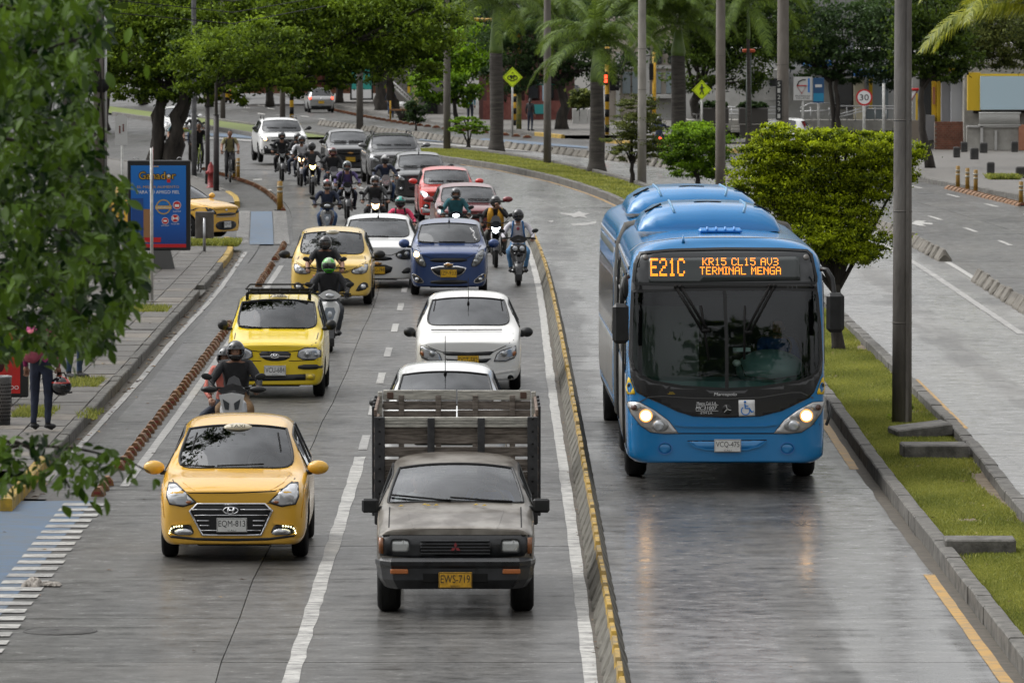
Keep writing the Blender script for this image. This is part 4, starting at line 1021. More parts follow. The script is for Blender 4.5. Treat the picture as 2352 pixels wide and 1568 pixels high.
patch(sf,'lower_grille',T([(1440,1340),(1790,1340),(1760,1430),(1470,1430)]),MB_,t3,.005,.08)
for s in(-1,1):
    patch(sf,'fog_lamp',circ(s*.665,.23*1.0,.052),DBLK(),t3,.006); stripe(sf,'fog_ring',circ(s*.665,.23,.055),.012,C_WH2,t3,.01,closed=True)
    stripe(sf,'bumper_crease',[(s*.42,.3),(s*.6,.33),(s*.78,.36)],.02,C_WH2,t3,.012)
plate(t3,(0,-.03,.5),'DGT-582','CALI',YP_())
stripe(sf,'hood_seam',T([(1232,1020),(1225,1080),(1290,1125),(1390,1160),(1612,1168),(1830,1158),(1930,1110),(2000,1060),(1995,1000)]),.011,DBLK(),t3,.003)
for s in(-1,1): mirror_part(t3,.83,1.1,T([(0,985)])[0][1]-.07,MB_,s,.2,.16); stripe(sf,'roof_ditch',[(s*.55,1.3),(s*.53,1.42),(s*.515,1.5)],.018,DBLK(),t3,.006)
wipers(t3,sf,[(T([(1300,1000)])[0],T([(1520,1000)])[0]),(T([(1525,1000)])[0],T([(1900,998)])[0])]); antenna(t3,sf,0,T([(0,745)])[0][1],.42)
# ================= ATOS TAXI =================
T=Tr(1885,1175,.002247); q=G(632,915)
t4,sf=car('boxy yellow taxi with black roof rack','taxi',(q.x,q.y,0),R(.0),C_TAXI2,W=1.53,L=3.5,H=1.56,nose=.86,cowl=1.02,deck=1.05,yc=.82,yrf=1.4,yb=1.95,ye=2.7,yrr=3.05,rw=.76,base=.83,kind='hatch',wr=.28,wy=(.68,3.0),elev=.062,group=None,name='taxi',gtint=.5,bow=.08,zb=.2)
for k,pl in enumerate(both(T([(1572,822),(1720,826),(1735,905),(1572,905)]))):
    s=1 if k else -1
    headlamp(t4,sf,pl,[(s*.5,.69,.07),(s*.635,.68,.036)],sm=1)
for k,pl in enumerate(both(T([(1562,938),(1728,940),(1726,975),(1562,970)]))): patch(sf,'bumper_pad',pl,MB_,t4,.014,.06,sm=1)
patch(sf,'grille',T([(1765,852),(1885,848),(2000,852),(1984,905),(1885,920),(1800,905)]),mat('grille_black',(.008,.008,.009),.4),t4,.004,.06,sm=1)
stripe(sf,'grille_bar',T([(1782,884),(1885,882),(1985,884)]),.02,CHR(),t4,.012)
em=patch(sf,'emblem',circ(*T([(1883,881)])[0],.072,.038,20),CHR(),t4,.02,.05,hole=circ(*T([(1883,881)])[0],.058,.027,20)); ex,ez=T([(1883,881)])[0]
for pl in ([(-.035,-.024),(-.02,-.024),(-.008,.026),(-.024,.026)],[(.008,-.026),(.024,-.026),(.035,.024),(.02,.024)],[(-.02,-.003),(.016,-.01),(.024,.005),(-.016,.01)]): patch(sf,'emblem_bar',[(ex+a,ez+b) for a,b in pl],CHR(),em,.025,.05)
patch(sf,'lower_grille',T([(1680,1020),(2095,1005),(2095,1048),(1680,1055)]),MB_,t4,.005,.07)
for s in(-1,1):
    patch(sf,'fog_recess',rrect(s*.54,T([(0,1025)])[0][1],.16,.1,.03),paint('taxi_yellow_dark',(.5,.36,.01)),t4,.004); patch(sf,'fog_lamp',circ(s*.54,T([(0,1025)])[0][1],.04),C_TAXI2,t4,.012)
    mirror_part(t4,.76,.9,T([(0,665)])[0][1]-.05,MB_,s,.17,.17)
stripe(sf,'hood_seam',T([(1600,720),(1598,790),(1690,840),(1770,850),(2000,850),(2080,838),(2165,790),(2175,720)]),.012,DBLK(),t4,.003)
stripe(sf,'bumper_seam',T([(1560,905),(1740,915),(1790,915)]),.01,DBLK(),t4,.003); stripe(sf,'bumper_seam',mir(T([(1560,905),(1740,915),(1790,915)])),.01,DBLK(),t4,.003)
plate(t4,(0,-.035,T([(0,982)])[0][1]),'VCU-684','CALI',WPt())
wipers(t4,sf,[(T([(1620,692)])[0],T([(1790,708)])[0]),(T([(1830,706)])[0],T([(2080,708)])[0])],.012); taxi_sign(t4,sf,.0,T([(0,468)])[0][1],.28)
rk=MB(); H_=1.555
for yy in (1.55,2.1,2.65,3.0): rk.tube([(-.49,yy,H_-.12),(-.49,yy,H_),(.49,yy,H_),(.49,yy,H_-.12)],.013,6)
for xx in np.linspace(-.47,.47,7): rk.tube([(xx,1.5,H_+.02),(xx,3.05,H_+.02)],.008,5)
rk.tube([(-.5,1.45,H_+.075),(.5,1.45,H_+.075),(.51,1.5,H_+.075),(.51,3.1,H_+.075),(-.51,3.1,H_+.075),(-.51,1.5,H_+.075),(-.5,1.45,H_+.075)],.013,6); rk.tube([(-.5,1.45,H_+.02),(.5,1.45,H_+.02)],.011,6)
for xx in np.linspace(-.47,.47,7): rk.tube([(xx,1.45,H_+.0),(xx,1.45,H_+.075)],.008,5)
for s in(-1,1): rk.box((s*.49,1.52,H_-.1),(.05,.05,.22),b=.01)
rk.build('roof_rack',DBLK(),t4)
# ================= i10 TAXI =================
T=Tr(474,770,.002362); q=G(760,702)
t5,sf=car('pale yellow taxi behind the two motorcycles in the left lane','taxi',(q.x,q.y,0),R(.1),C_TAXI3,W=1.66,L=3.77,H=1.52,nose=.84,cowl=0.97,yc=.92,yrf=1.55,yb=2.05,ye=2.85,yrr=3.2,rw=.72,base=.8,kind='hatch',wr=.3,wy=(.78,3.15),elev=.048,group=None,name='taxi',gtint=.45)
for k,pl in enumerate(both(T([(165,405),(235,448),(305,470),(290,500),(180,498),(160,450)]))): headlamp(t5,sf,pl,[((1 if k else -1)*.6,.7,.06)],amber=None)
patch(sf,'grille',T([(390,485),(560,485),(640,478),(600,492),(360,492)]),MB_,t5,.006,.07)
patch(sf,'lower_grille',T([(345,524),(600,524),(672,580),(615,655),(330,655),(276,580)]),MB_,t5,.005,.08,sm=1)
for k,pl in enumerate(both(T([(735,570),(785,572),(795,625),(680,655),(700,610)]))): patch(sf,'fog_recess',pl,MB_,t5,.005,.06,sm=1); patch(sf,'fog_lamp',circ((-1 if k else 1)*.65,.385,.05),SIL(),t5,.014)
stripe(sf,'hood_seam',T([(195,345),(180,400),(300,468),(390,480),(560,480),(645,468),(770,400),(755,345)]),.013,DBLK(),t5,.003)
for s in(-1,1): mirror_part(t5,.84,.98,T([(0,338)])[0][1]-.03,MB_,s,.24,.17); stripe(sf,'roof_ditch',[(s*.56,1.35),(s*.55,1.44),(s*.54,1.51)],.018,DBLK(),t5,.006)
wipers(t5,sf,[(T([(230,335)])[0],T([(400,340)])[0]),(T([(420,335)])[0],T([(600,338)])[0])]); taxi_sign(t5,sf,0,T([(0,142)])[0][1],.3)
# ================= SONIC =================
T=Tr(866,620,.0025); q=G((1100+866*.4719)*.5742,661.8)
t6,sf=car('white hatchback with a yellow plate between taxi and blue car','car',(q.x,q.y,0),R(.3),C_WH,W=1.735,L=4.04,H=1.52,nose=.9,cowl=1.02,yc=.95,yrf=1.65,yb=2.1,ye=2.9,yrr=3.4,rw=.71,base=.8,kind='hatch',wr=.32,wy=(.82,3.35),elev=.047,group=None,gtint=.5)
for s in(-1,1):
    headlamp(t6,sf,[(s*a,b) for a,b in (T([(1012,335),(1060,302),(1145,292),(1172,300),(1168,372),(1062,376)]))],[(s*.475,.69,.062),(s*.63,.73,.066)],lens=mat('dark_bezel',(.03,.03,.03),.25),sm=1)
    patch(sf,'fog_recess',[(s*a,b) for a,b in T([(1062,498),(1100,450),(1150,440),(1160,490)])],MB_,t6,.005,.07,sm=1); mirror_part(t6,.86,1.02,T([(0,160)])[0][1]-.05,C_WH,s,.2,.16)
patch(sf,'grille',T([(740,350),(980,348),(1002,385),(730,388)]),MB_,t6,.005,.08,sm=1); patch(sf,'lower_grille',T([(730,420),(1006,420),(975,505),(760,510)]),MB_,t6,.005,.08,sm=1)
patch(sf,'emblem',bowtie(*T([(868,410)])[0],.19,.07),mat('gold_emblem',(.5,.27,.09),.3,.6),t6,.016,.06)
plate(t6,(0,-.04,T([(0,468)])[0][1]),'DDG-794','CALI',YP_()); stripe(sf,'hood_seam',T([(640,205),(620,300),(740,342),(990,340),(1100,290),(1130,215)]),.013,DBLK(),t6,.003)
stripe(sf,'sunroof',[(-.42,1.47),(.42,1.47)],.03,MB_,t6,.008); wipers(t6,sf,[(T([(760,195)])[0],T([(960,200)])[0])],.012); antenna(t6,sf,.0,1.52,.2)
# ================= BLUE SPARK =================
T=Tr(1465,687,.00244); q=G(1030.6,680)
C_BL=paint('navy_blue_paint',(.022,.055,.175),metal=.35,dirt=.06)
t7,sf=car('dark blue hatchback with a yellow plate','car',(q.x,q.y,0),R(.2),C_BL,W=1.62,L=3.64,H=1.55,nose=.92,cowl=1.04,yc=.85,yrf=1.45,yb=1.95,ye=2.75,yrr=3.1,rw=.74,base=.83,kind='hatch',wr=.3,wy=(.72,3.05),elev=.048,group=None,gtint=.12)
for k,pl in enumerate(both(T([(1165,285),(1200,300),(1252,360),(1280,442),(1215,428),(1170,360)]))): headlamp(t7,sf,pl,[(-.66,.86,.06),(-.56,.72,.06)] if not k else [(.66,.86,.055),(.56,.72,.06)],lit=LIT if not k else None,lens=mat('smoked_reflector',(.26,.27,.28),.25,.8))
patch(sf,'grille',T([(1305,370),(1465,365),(1625,370),(1618,395),(1465,402),(1312,398)]),MB_,t7,.005,.07,sm=1)
patch(sf,'grille_surround',T([(1308,432),(1620,430),(1600,490),(1545,522),(1465,530),(1385,526),(1330,492)]),CHR(),t7,.009,.07,sm=1); patch(sf,'lower_grille',T([(1318,440),(1610,438),(1590,486),(1540,513),(1465,520),(1390,517),(1340,488)]),MB_,t7,.013,.07,sm=1)
patch(sf,'emblem',bowtie(*T([(1463,420)])[0],.2,.085),CHR(),t7,.018,.06); patch(sf,'emblem_face',bowtie(*T([(1463,420)])[0],.17,.062),mat('gold_emblem',(.5,.27,.09),.3,.6),t7,.024,.06)
patch(sf,'intake',T([(1312,550),(1620,548),(1625,585),(1310,586)]),MB_,t7,.005,.07,sm=1)
for k,pl in enumerate(both(T([(1158,490),(1200,512),(1255,560),(1240,578),(1180,565),(1160,530)]))): patch(sf,'fog_recess',pl,MB_,t7,.008,.06,sm=1); stripe(sf,'fog_chrome',smooth_poly(pl,1),.014,CHR(),t7,.014,closed=True); patch(sf,'fog_lamp',circ((1 if k else -1)*.655,.35,.04),SIL(),t7,.016)
plate(t7,(0,-.05,T([(0,495)])[0][1]),'IZP-933','CALI',YP_()); stripe(sf,'hood_seam',T([(1195,255),(1240,335),(1310,366),(1620,366),(1690,330),(1740,250)]),.013,DBLK(),t7,.003)
for s in(-1,1): mirror_part(t7,.82,.95,T([(0,243)])[0][1]-.03,C_BL,s,.23,.19)
wipers(t7,sf,[(T([(1200,240)])[0],T([(1340,250)])[0]),(T([(1380,243)])[0],T([(1600,245)])[0])],.012); antenna(t7,sf,0,1.55,.42)
x0,z0=T([(1680,155)])[0]; l_=letter('windshield_script','Spanker',mat('script_white',(.8,.8,.8),.5),t7,sf.hit(x0,z0)[0]+Vector((0,-.03,.02)),.28,.07,(0,-1,.45),(0.9,.2,.45)) if False else None
mb=MB(); g2=random.Random(5); pts=[]
for i in range(26):
    t=i/25; x,z=T([(1655+40*t+14*math.sin(i*2.3),105+105*t+9*math.cos(i*1.9))])[0]; loc,n,d=sf.hit(x,z); pts.append(loc+n*.006)
mb.tube(pts,.009,4); mb.build('windshield_script',mat('script_white',(.8,.8,.8),.5),t7)
# ================= QUEUE BEHIND =================
C_RED=paint('bright_red_paint',(.5,.02,.012),dirt=.05); C_MAR=paint('maroon_paint',(.15,.018,.022),metal=.3,dirt=.08); C_GR=paint('dark_grey_paint',(.03,.031,.034),metal=.4,dirt=.06); C_SG=paint('steel_grey_paint',(.13,.13,.135),metal=.6,dirt=.1); C_SV=paint('silver_paint',(.42,.42,.42),metal=.7,dirt=.1)
def simple_front(o,sf,W,kind,litL=None,litR=None,grz=.66,emb=None,pl=None,mcol=None,H=1.5,mw=.2,mz=1.08,hl=None,dark=True,fog=True):
    w2=W/2; hl=hl or [(-w2*.95,grz+.2),(-w2*.62,grz+.06),(-w2*.6,grz-.04),(-w2*.9,grz+.02)]
    for k,p in enumerate((hl,mir(hl))):
        cx=sum(a for a,b in p)/len(p); cz=sum(b for a,b in p)/len(p); headlamp(o,sf,p,[(cx,cz,.06)],lit=(litL,litR)[k],sm=1)
    patch(sf,'grille',smooth_poly([(-w2*.55,grz+.05),(w2*.55,grz+.05),(w2*.5,grz-.06),(-w2*.5,grz-.06)],1),MB_,o,.005,.09); patch(sf,'lower_grille',smooth_poly([(-w2*.5,grz-.16),(w2*.5,grz-.16),(w2*.42,grz-.34),(-w2*.42,grz-.34)],1),MB_,o,.005,.09)
    stripe(sf,'hood_seam',[(-w2*.8,grz+.26),(-w2*.5,grz+.1),(w2*.5,grz+.1),(w2*.8,grz+.26)],.014,DBLK(),o,.003,.1)
    if emb=='bow': patch(sf,'emblem',bowtie(0,grz,.2,.075),mat('gold_emblem',(.5,.27,.09),.3,.6),o,.016,.07)
    if emb=='diamond': patch(sf,'emblem',[(0,grz+.1),(.07,grz),(0,grz-.1),(-.07,grz)],CHR(),o,.016,.07,hole=[(0,grz+.05),(.035,grz),(0,grz-.05),(-.035,grz)])
    if emb=='oval': patch(sf,'emblem',circ(0,grz+.07,.06,.03),CHR(),o,.016,.07)
    if pl: plate(o,(0,-.05,grz-.22),pl,'CALI',YP_())
    for s in(-1,1): mirror_part(o,w2*.99,1.02,mz,mcol or MB_,s,mw,.15)
    if fog:
        for s in(-1,1): patch(sf,'fog_recess',circ(s*w2*.74,grz-.26,.09,.07),MB_,o,.005,.07); patch(sf,'fog_lamp',circ(s*w2*.74,grz-.26,.04),SIL(),o,.012,.07)
    wipers(o,sf,[((-w2*.6,mz+.0),(-w2*.1,mz-.01)),((0,mz),(w2*.6,mz-.01))],.013)
q=G(1079.5,567); t8,sf=car('maroon hatchback with teal jacket rider in front','car',(q.x,q.y,0),R(3),C_MAR,W=1.73,L=4.0,H=1.53,nose=.92,cowl=1.03,yc=1.0,yrf=1.65,rw=.72,kind='hatch',wy=(.8,3.3),elev=.04,group=None,gtint=.6,yb=2.1,ye=2.9,yrr=3.4); simple_front(t8,sf,1.73,'',emb='diamond',grz=.76,mcol=C_MAR,mw=.26,mz=1.14)
q=G(1028.6,511); t9,sf=car('bright red hatchback with lit headlight','car',(q.x,q.y,0),R(3),C_RED,W=1.6,L=3.6,H=1.49,nose=.88,cowl=0.99,yc=.9,yrf=1.5,rw=.73,wy=(.7,3.05),elev=.036,group=None,gtint=.6,yb=1.95,ye=2.75,yrr=3.1); simple_front(t9,sf,1.6,'',litL=LITW,grz=.7,emb='oval',mcol=C_RED,mw=.24,mz=1.1)
for s in (-1,1): patch(sf,'bumper_insert',[(s*.78,.42),(s*.45,.36),(s*.45,.27),(s*.76,.26)],mat('silver_insert',(.35,.35,.36),.4,.5),t9,.008,.07)
q=G(969,467); t10,sf=car('black hatchback half hidden by the red one','car',(q.x,q.y,0),R(4),C_GR,W=1.66,L=3.75,H=1.5,nose=.88,cowl=1.01,yc=.92,yrf=1.55,rw=.72,wy=(.75,3.1),elev=.033,group=None,gtint=.3,yb=2.0,ye=2.8,yrr=3.2); simple_front(t10,sf,1.66,'',grz=.7,emb='oval',mcol=MB_); antenna(t10,sf,0,1.5,.15)
q=G(911,425); t11,sf=car('large steel grey sport utility car with roof rails','car',(q.x,q.y,0),R(5),C_SG,W=1.87,L=4.5,H=1.66,nose=1.0,cowl=1.11,zb=.28,deck=1.1,yc=1.1,yrf=1.75,yb=2.3,ye=3.2,yrr=3.9,rw=.73,base=.82,kind='suv',wr=.36,wy=(.9,3.6),elev=.03,group=None,gtint=.18); simple_front(t11,sf,1.87,'',grz=.78,mcol=C_SG,mw=.27,mz=1.28,H=1.66)
for k in range(3): stripe(sf,'grille_bar',[(-.5,.75+k*.045),(.5,.75+k*.045)],.02,CHR(),t11,.012,.1)
def rails(o,W,H,y0,y1):
    for s in(-1,1): mb=MB(); mb.tube([(s*W*.33,y0,H-.06),(s*W*.33,y0+.12,H+.04),(s*W*.32,y1-.1,H+.03),(s*W*.31,y1,H-.07)],.022,6); mb.build('roof_rail',MB_,o)
rails(t11,1.87,1.66,1.95,3.8)
q=G(805,398); t12,sf=car('dark grey sedan with bowtie emblem and yellow plate','car',(q.x,q.y,0),R(5),C_GR,W=1.69,L=4.2,H=1.5,nose=.86,cowl=1.01,deck=1.02,yc=1.0,yrf=1.7,yb=2.2,ye=2.95,yrr=3.2,rw=.7,kind='sedan',wy=(.85,3.4),elev=.028,group=None,gtint=.18); simple_front(t12,sf,1.69,'',grz=.7,emb='bow',pl='FYX-024',mcol=MB_)
q=G(653,378); t13,sf=car('white sport utility car with one headlight lit at the far left lane','car',(q.x,q.y,0),R(7),C_WH,W=1.82,L=4.3,H=1.63,nose=1.0,cowl=1.09,zb=.3,deck=1.1,yc=1.0,yrf=1.6,yb=2.15,ye=3.1,yrr=3.8,rw=.72,base=.82,kind='suv',wr=.35,wy=(.85,3.5),elev=.027,group=None,gtint=.18); simple_front(t13,sf,1.82,'',litL=LIT,grz=.82,mcol=MB_,mz=1.26); rails(t13,1.82,1.63,1.8,3.6)
patch(sf,'bumper_trim',[(-.86,.52),(.86,.52),(.84,.33),(-.84,.33)],MB_,t13,.008,.1)
q=G(418,322); t14,sf=car('white car with yellow plate behind the dark tree trunk','car',(q.x,q.y,q.z),R(9),C_WH,W=1.7,L=4.0,H=1.5,elev=.024,group=None); simple_front(t14,sf,1.7,'',grz=.7,pl='CPU-318',mcol=C_WH)
# amber hatchback coming out of the side street
q=G(493,548); t15,sf=car('amber taxi hatchback leaving the side street behind the poster','taxi',(q.x+.3,q.y,0),R(60),C_TAXI,W=1.6,L=3.6,H=1.49,nose=.84,cowl=0.98,yc=.9,yrf=1.55,rw=.72,wy=(.72,3.1),wr=.3,elev=.036,group=None,name='taxi',gtint=.6,yb=1.95,ye=2.75,yrr=3.1,zb=.17)
for s in(-1,1):
    headlamp(t15,sf,[(s*.8,.86),(s*.78,.72),(s*.5,.62),(s*.46,.68)],[(s*.6,.7,.055)],lens=mat('dark_bezel',(.03,.03,.03),.25),sm=1); mirror_part(t15,.79,1.0,1.06,C_TAXI,s,.2,.15)
patch(sf,'grille',smooth_poly([(-.48,.66),(.48,.66),(.46,.58),(-.46,.58)],1),MB_,t15,.006,.07); stripe(sf,'grille_chrome',[(-.46,.575),(-.3,.56),(.3,.56),(.46,.575)],.02,CHR(),t15,.01)
patch(sf,'lower_grille',smooth_poly([(-.5,.46),(.5,.46),(.46,.22),(-.46,.22)],2),MB_,t15,.006,.08,sm=0)
plate(t15,(0,-.04,.36),'EQM-087','CALI',WPt()); patch(sf,'emblem',circ(0,.73,.05,.026),SIL(),t15,.01)
for s in(-1,1): patch(sf,'fog_recess',[(s*.76,.48),(s*.62,.5),(s*.62,.34),(s*.7,.3)],MB_,t15,.006,.07,sm=1)
stripe(sf,'hood_seam',[(-.7,.9),(-.5,.75),(.5,.75),(.7,.9)],.012,DBLK(),t15,.003)
# rear-view cars
def rear(o,sf,W,lit,plt=None,z=.85,suv=True):
    w2=W/2; lm=emis('lit_tail_lamp',(1,.06,.03),5) if lit else mat('tail_lens',(.35,.02,.02),.2,coat=.6)
    for s in(-1,1):
        h=patch(sf,'tail_light',[(s*w2*.92,z+.16),(s*w2*.7,z+.1),(s*w2*.72,z-.1),(s*w2*.9,z-.12)],mat('tail_lens',(.35,.02,.02),.2,coat=.6),o,.01,.07,mode='B',sm=1)
        patch(sf,'brake_lamp',circ(s*w2*.82,z+.02,.06,.08),lm,h,.02,.07,mode='B')
    patch(sf,'bumper_trim',[(-w2*.78,.42),(w2*.78,.42),(w2*.74,.25),(-w2*.74,.25)],MB_,o,.01,.09,mode='B')
    plate(o,(0,sf.L+.03,.62),plt or 'HZT-541','CALI',YP_(),face=(0,1,0))
    patch(sf,'emblem',circ(0,z-.0,.05,.03),CHR(),o,.012,.07,mode='B')
def rear_loc(px,py,L,rz):
    q=G(px,py); return (q.x+math.sin(rz)*L*1.0, q.y-math.cos(rz)*L*1.0, q.z)
def rearcar(label,cat,px,py,rz,pt,lit,name='car',L=3.6,W=1.6,plt=None,gt=.2,H=1.49):
    # local +Y end faces the camera: rotate by 180
    rz=PI+rz; q=G(px,py); o,sf=car(label,cat,(0,0,0),rz,pt,W=W,L=L,H=H,nose=.85,cowl=0.98,elev=.024,group=None,name=name,gtint=gt,yb=1.95,ye=2.7,yrr=L-.55,deck=.98)
    dv=Matrix.Rotation(rz,3,'Z')@Vector((0,L,0)); o.location=(q.x-dv.x,q.y-dv.y,q.z); rear(o,sf,W,lit,plt); 
    for s in(-1,1): mirror_part(o,W*.49,1.0,1.05,MB_,s,.2,.14)
    return o
rearcar('silver hatchback driving away with lit brake lights','car',738,259,R(6),C_SV,True)
rearcar('white hatchback driving away behind the bright shrub','car',1790,360,R(-14),C_WH,False,L=3.9,W=1.7)
rearcar('yellow taxi far away under the tree canopy','taxi',508,238,R(10),C_TAXI2,False,name='taxi',L=3.6)
q=G(1310,273); tv,sf=car('dark van parked behind the twisted tree trunk','van',(q.x,q.y,q.z),R(10),paint('van_blue_black',(.025,.035,.055)),W=1.8,L=4.4,H=1.95,nose=1.05,cowl=1.16,kind='suv',yc=.8,yrf=1.35,yb=2.2,ye=3.3,yrr=4.0,rw=.8,elev=.02,group=None,wr=.33,wy=(.8,3.5)); simple_front(tv,sf,1.8,'',grz=.8,mz=1.3)
# ================= STAKE BED PICKUP =================
def worn_metal():
    m=paint('worn_grey_paint',(.17,.16,.145),metal=.45,rough=.42,dirt=.2); t=m.node_tree; l=t.links.new; b=t.nodes['Principled BSDF']
    tc=t.nodes.new('ShaderNodeTexCoord'); n=t.nodes.new('ShaderNodeTexNoise'); n.inputs['Scale'].default_value=2.6; n.inputs['Detail'].default_value=5; l(tc.outputs['Object'],n.inputs['Vector'])
    r=t.nodes.new('ShaderNodeValToRGB'); e=r.color_ramp.elements; e[0].position=.4; e[0].color=(.1,.085,.068,1); e[1].position=.6; e[1].color=(.26,.24,.212,1); l(n.outputs[0],r.inputs[0])
    old=b.inputs['Base Color'].links[0].from_node; l(r.outputs[0],old.inputs[6]); b.inputs['Coat Weight'].default_value=.25; return m
C_TR=worn_metal(); BMP=mat('scuffed_bumper',(.011,.012,.014),.4,noise=.5,nscale=8,rn=.2,coat=.2); 
T=Tr(790,1115,.001463); q=G(1046,1417)
tr,sf=car('weathered grey pickup with wooden stake bed','pickup truck',(q.x,q.y,0),R(.3),C_TR,W=1.62,L=2.62,H=1.53,zb=.4,nose=.9,cowl=1.06,deck=1.02,yc=1.0,yrf=1.55,yb=2.05,ye=2.25,yrr=2.42,rw=.74,base=.86,kind='hatch',wr=.345,wy=(.72,3.45),elev=.096,group=None,name='pickup_truck',gtint=.9,bow=.04,glassm=glass('pickup_glass',.9,.03,(.92,1,.98),ior=2.1),boxy=True,rim='steel',ww=.235)
patch(sf,'front_fascia',T([(285,548),(1300,548),(1312,600),(1310,690),(790,712),(275,690),(272,600)]),BMP,tr,.008,.09)
gr=patch(sf,'grille',T(smooth_poly([(548,572),(1040,572),(1046,690),(542,690)],1)),mat('grille_black',(.008,.008,.009),.4),tr,.014,.08)
for k in range(5):
    mb=MB(); y_=586+k*22; mb.box(Vector((0,-.03,T([(0,y_)])[0][1])),(.7,.03,.016),b=.005); mb.build('grille_bar',BMP,gr)
ex,ez=T([(791,628)])[0]
for a in (90,210,330):
    d=Vector((math.cos(R(a)),math.sin(R(a)))); n_=Vector((-d.y,d.x)); c=Vector((ex,ez-.005)); q4=[c,c+d*.026+n_*.017,c+d*.056,c+d*.026-n_*.017]
    mb=MB(); mb.prism([(v.x,v.y) for v in q4],(0,-.05,0),(1,0,0),(0,0,1),(0,-.01,0)); mb.build('emblem',mat('emblem_red',(.2,.025,.03),.4),gr)
for s in(-1,1):
    pl=rrect(s*.555,T([(0,620)])[0][1],.185,.13,.03); h=headlamp(tr,sf,pl,[],sm=0,o1=.024,lens=mat('old_lamp_glass',(.5,.51,.5),.25,.5)); stripe(sf,'bezel',pl,.014,BMP,h,.034,closed=True)
    p=T([(266,562),(294,562),(294,676),(266,670)]); p=mir(p) if s>0 else p; patch(sf,'indicator',p,mat('brown_amber_lens',(.2,.07,.02),.25,coat=.5),tr,.016,.07)
bp=MB(); 
secs=[(T([(0,700)])[0][1],-.1,.80),(T([(0,722)])[0][1],-.15,.81),(T([(0,750)])[0][1],-.14,.81),(T([(0,770)])[0][1],-.12,.80),(T([(0,850)])[0][1],-.12,.78),(T([(0,915)])[0][1],-.06,.72)]
vs=[];xs=[-1,-.985,-.94,-.8,-.4,0,.4,.8,.94,.985,1]
for z,y_,w_ in secs:
    for t in xs: vs.append((t*w_,y_+.42*max(0,abs(t)-.9)*10*.9*(1 if abs(t)>.9 else 0)*.9,z))
nx=len(xs); fs=[(i*nx+j,(i+1)*nx+j,(i+1)*nx+j+1,i*nx+j+1) for i in range(len(secs)-1) for j in range(nx-1)]; fs.append(tuple(range(nx))); bp.add(vs,fs,0,False); bu=bp.build('front_bumper',BMP,tr)
mb=MB(); mb.box((0,-.115,T([(0,835)])[0][1]),(.66,.02,.1),b=.02); mb.build('bumper_slot',DBLK(),bu)
for s in(-1,1): mb=MB(); mb.box((s*.565,-.13,T([(0,790)])[0][1]),(.18,.03,.048),b=.008); mb.build('indicator',mat('orange_lens',(.36,.11,.025),.3,coat=.4),bu)
plate(tr,(-.0,-.16,T([(0,848)])[0][1]),'EWS-719','ENVIGADO',mat('old_plate_yellow',(.5,.27,.015),.5,noise=.25,nscale=18))
for s in(-1,1):
    mb=MB(); mb.box((s*.875,1.0,T([(0,315)])[0][1]-.12),(.17,.06,.145),b=.02); m_=mb.build('wing_mirror',MB_,tr); mb=MB(); mb.box((s*.79,1.02,T([(0,335)])[0][1]-.12),(.16,.04,.05),b=.01); mb.build('mirror_stalk',MB_,m_)
wipers(tr,sf,[(T([(340,290)])[0],T([(755,332)])[0]),(T([(752,308)])[0],T([(1185,342)])[0])],.011)
for a in((410,348,50),(575,338,45),(600,345,35),(655,342,60),(930,340,60),(990,345,50)):
    x,z=T([(a[0],a[1])])[0]; loc,n,d=sf.hit(x,z); mb=MB(); mb.add([loc+n*.012+Vector((-.03,0,0)),loc+n*.02+Vector((0,-.012,0)),loc+n*.014+Vector((.03,0,.004)),loc+n*.02+Vector((0,.015,.01))],[(0,1,2,3)]); o=mb.build('fallen_leaf',mat('yellow_leaf',(.45,.3,.02),.6),None); o.matrix_world=Matrix.Translation(tr.location)@Matrix.Rotation(tr.rotation_euler.z,4,'Z'); tag(o,'yellow fallen leaf caught at the base of the pickup windshield','leaf','leaves on the pickup cowl')
for x0,x1,y0,y1 in ((330,505,350,500),): 
    for k in(0,1):
        f=mir if k else (lambda p:p); stripe(sf,'hood_crease',f(T([(455,362),(500,500)])),.012,C_TR,tr,.006)
stripe(sf,'hood_seam',T([(330,345),(332,540)]),.012,DBLK(),tr,.004); stripe(sf,'hood_seam',T([(1245,345),(1245,540)]),.012,DBLK(),tr,.004); stripe(sf,'hood_seam',T([(290,549),(1295,549)]),.012,DBLK(),tr,.006)
# chassis and bed
WOOD=mat('weathered_wood',(.075,.06,.048),.8,nscale=5,col2=(.24,.205,.172),bump=.6,bscale=40,stretch=(1,1,9)); WOODY=mat('weathered_side_wood',(.08,.055,.042),.8,nscale=5,col2=(.2,.145,.11)); STL=mat('dark_steel_post',(.05,.05,.052),.45,.6,noise=.3,nscale=9); WRAIL=mat('scuffed_light_rail',(.4,.385,.34),.5,.3,noise=.35,nscale=7,stretch=(1,1,8))
mb=MB(); mb.box((0,3.7,.78),(1.7,2.4,.1),b=.01); mb.box((-.35,3.4,.6),(.1,3.0,.14)); mb.box((.35,3.4,.6),(.1,3.0,.14)); mb.build('bed_floor',STL,tr)
for s in(-1,1): wheel(tr,s*.7,3.45,.345,.21,s,'steel')
yf,yr=2.55,4.9
def plank(n,c,d,m=WOOD): mb=MB(); mb.box(c,d,b=.006); return mb.build(n,m,tr)
zs=[(1.845,1.76),(1.745,1.685),(1.66,1.585),(1.53,1.46),(1.40,1.33),(1.27,1.2),(1.14,1.07),(1.0,.93)]
for i,(a,b_) in enumerate(zs): plank('top_rail' if i==0 else 'plank',(0,yf+(.02 if i else -.01),(a+b_)/2),(1.62,.03,a-b_+.024),WRAIL if i==0 else WOOD)
for k in range(2): plank('rail_groove',(0,yf-.027,1.79+.03*k),(1.6,.004,.004),DBLK())
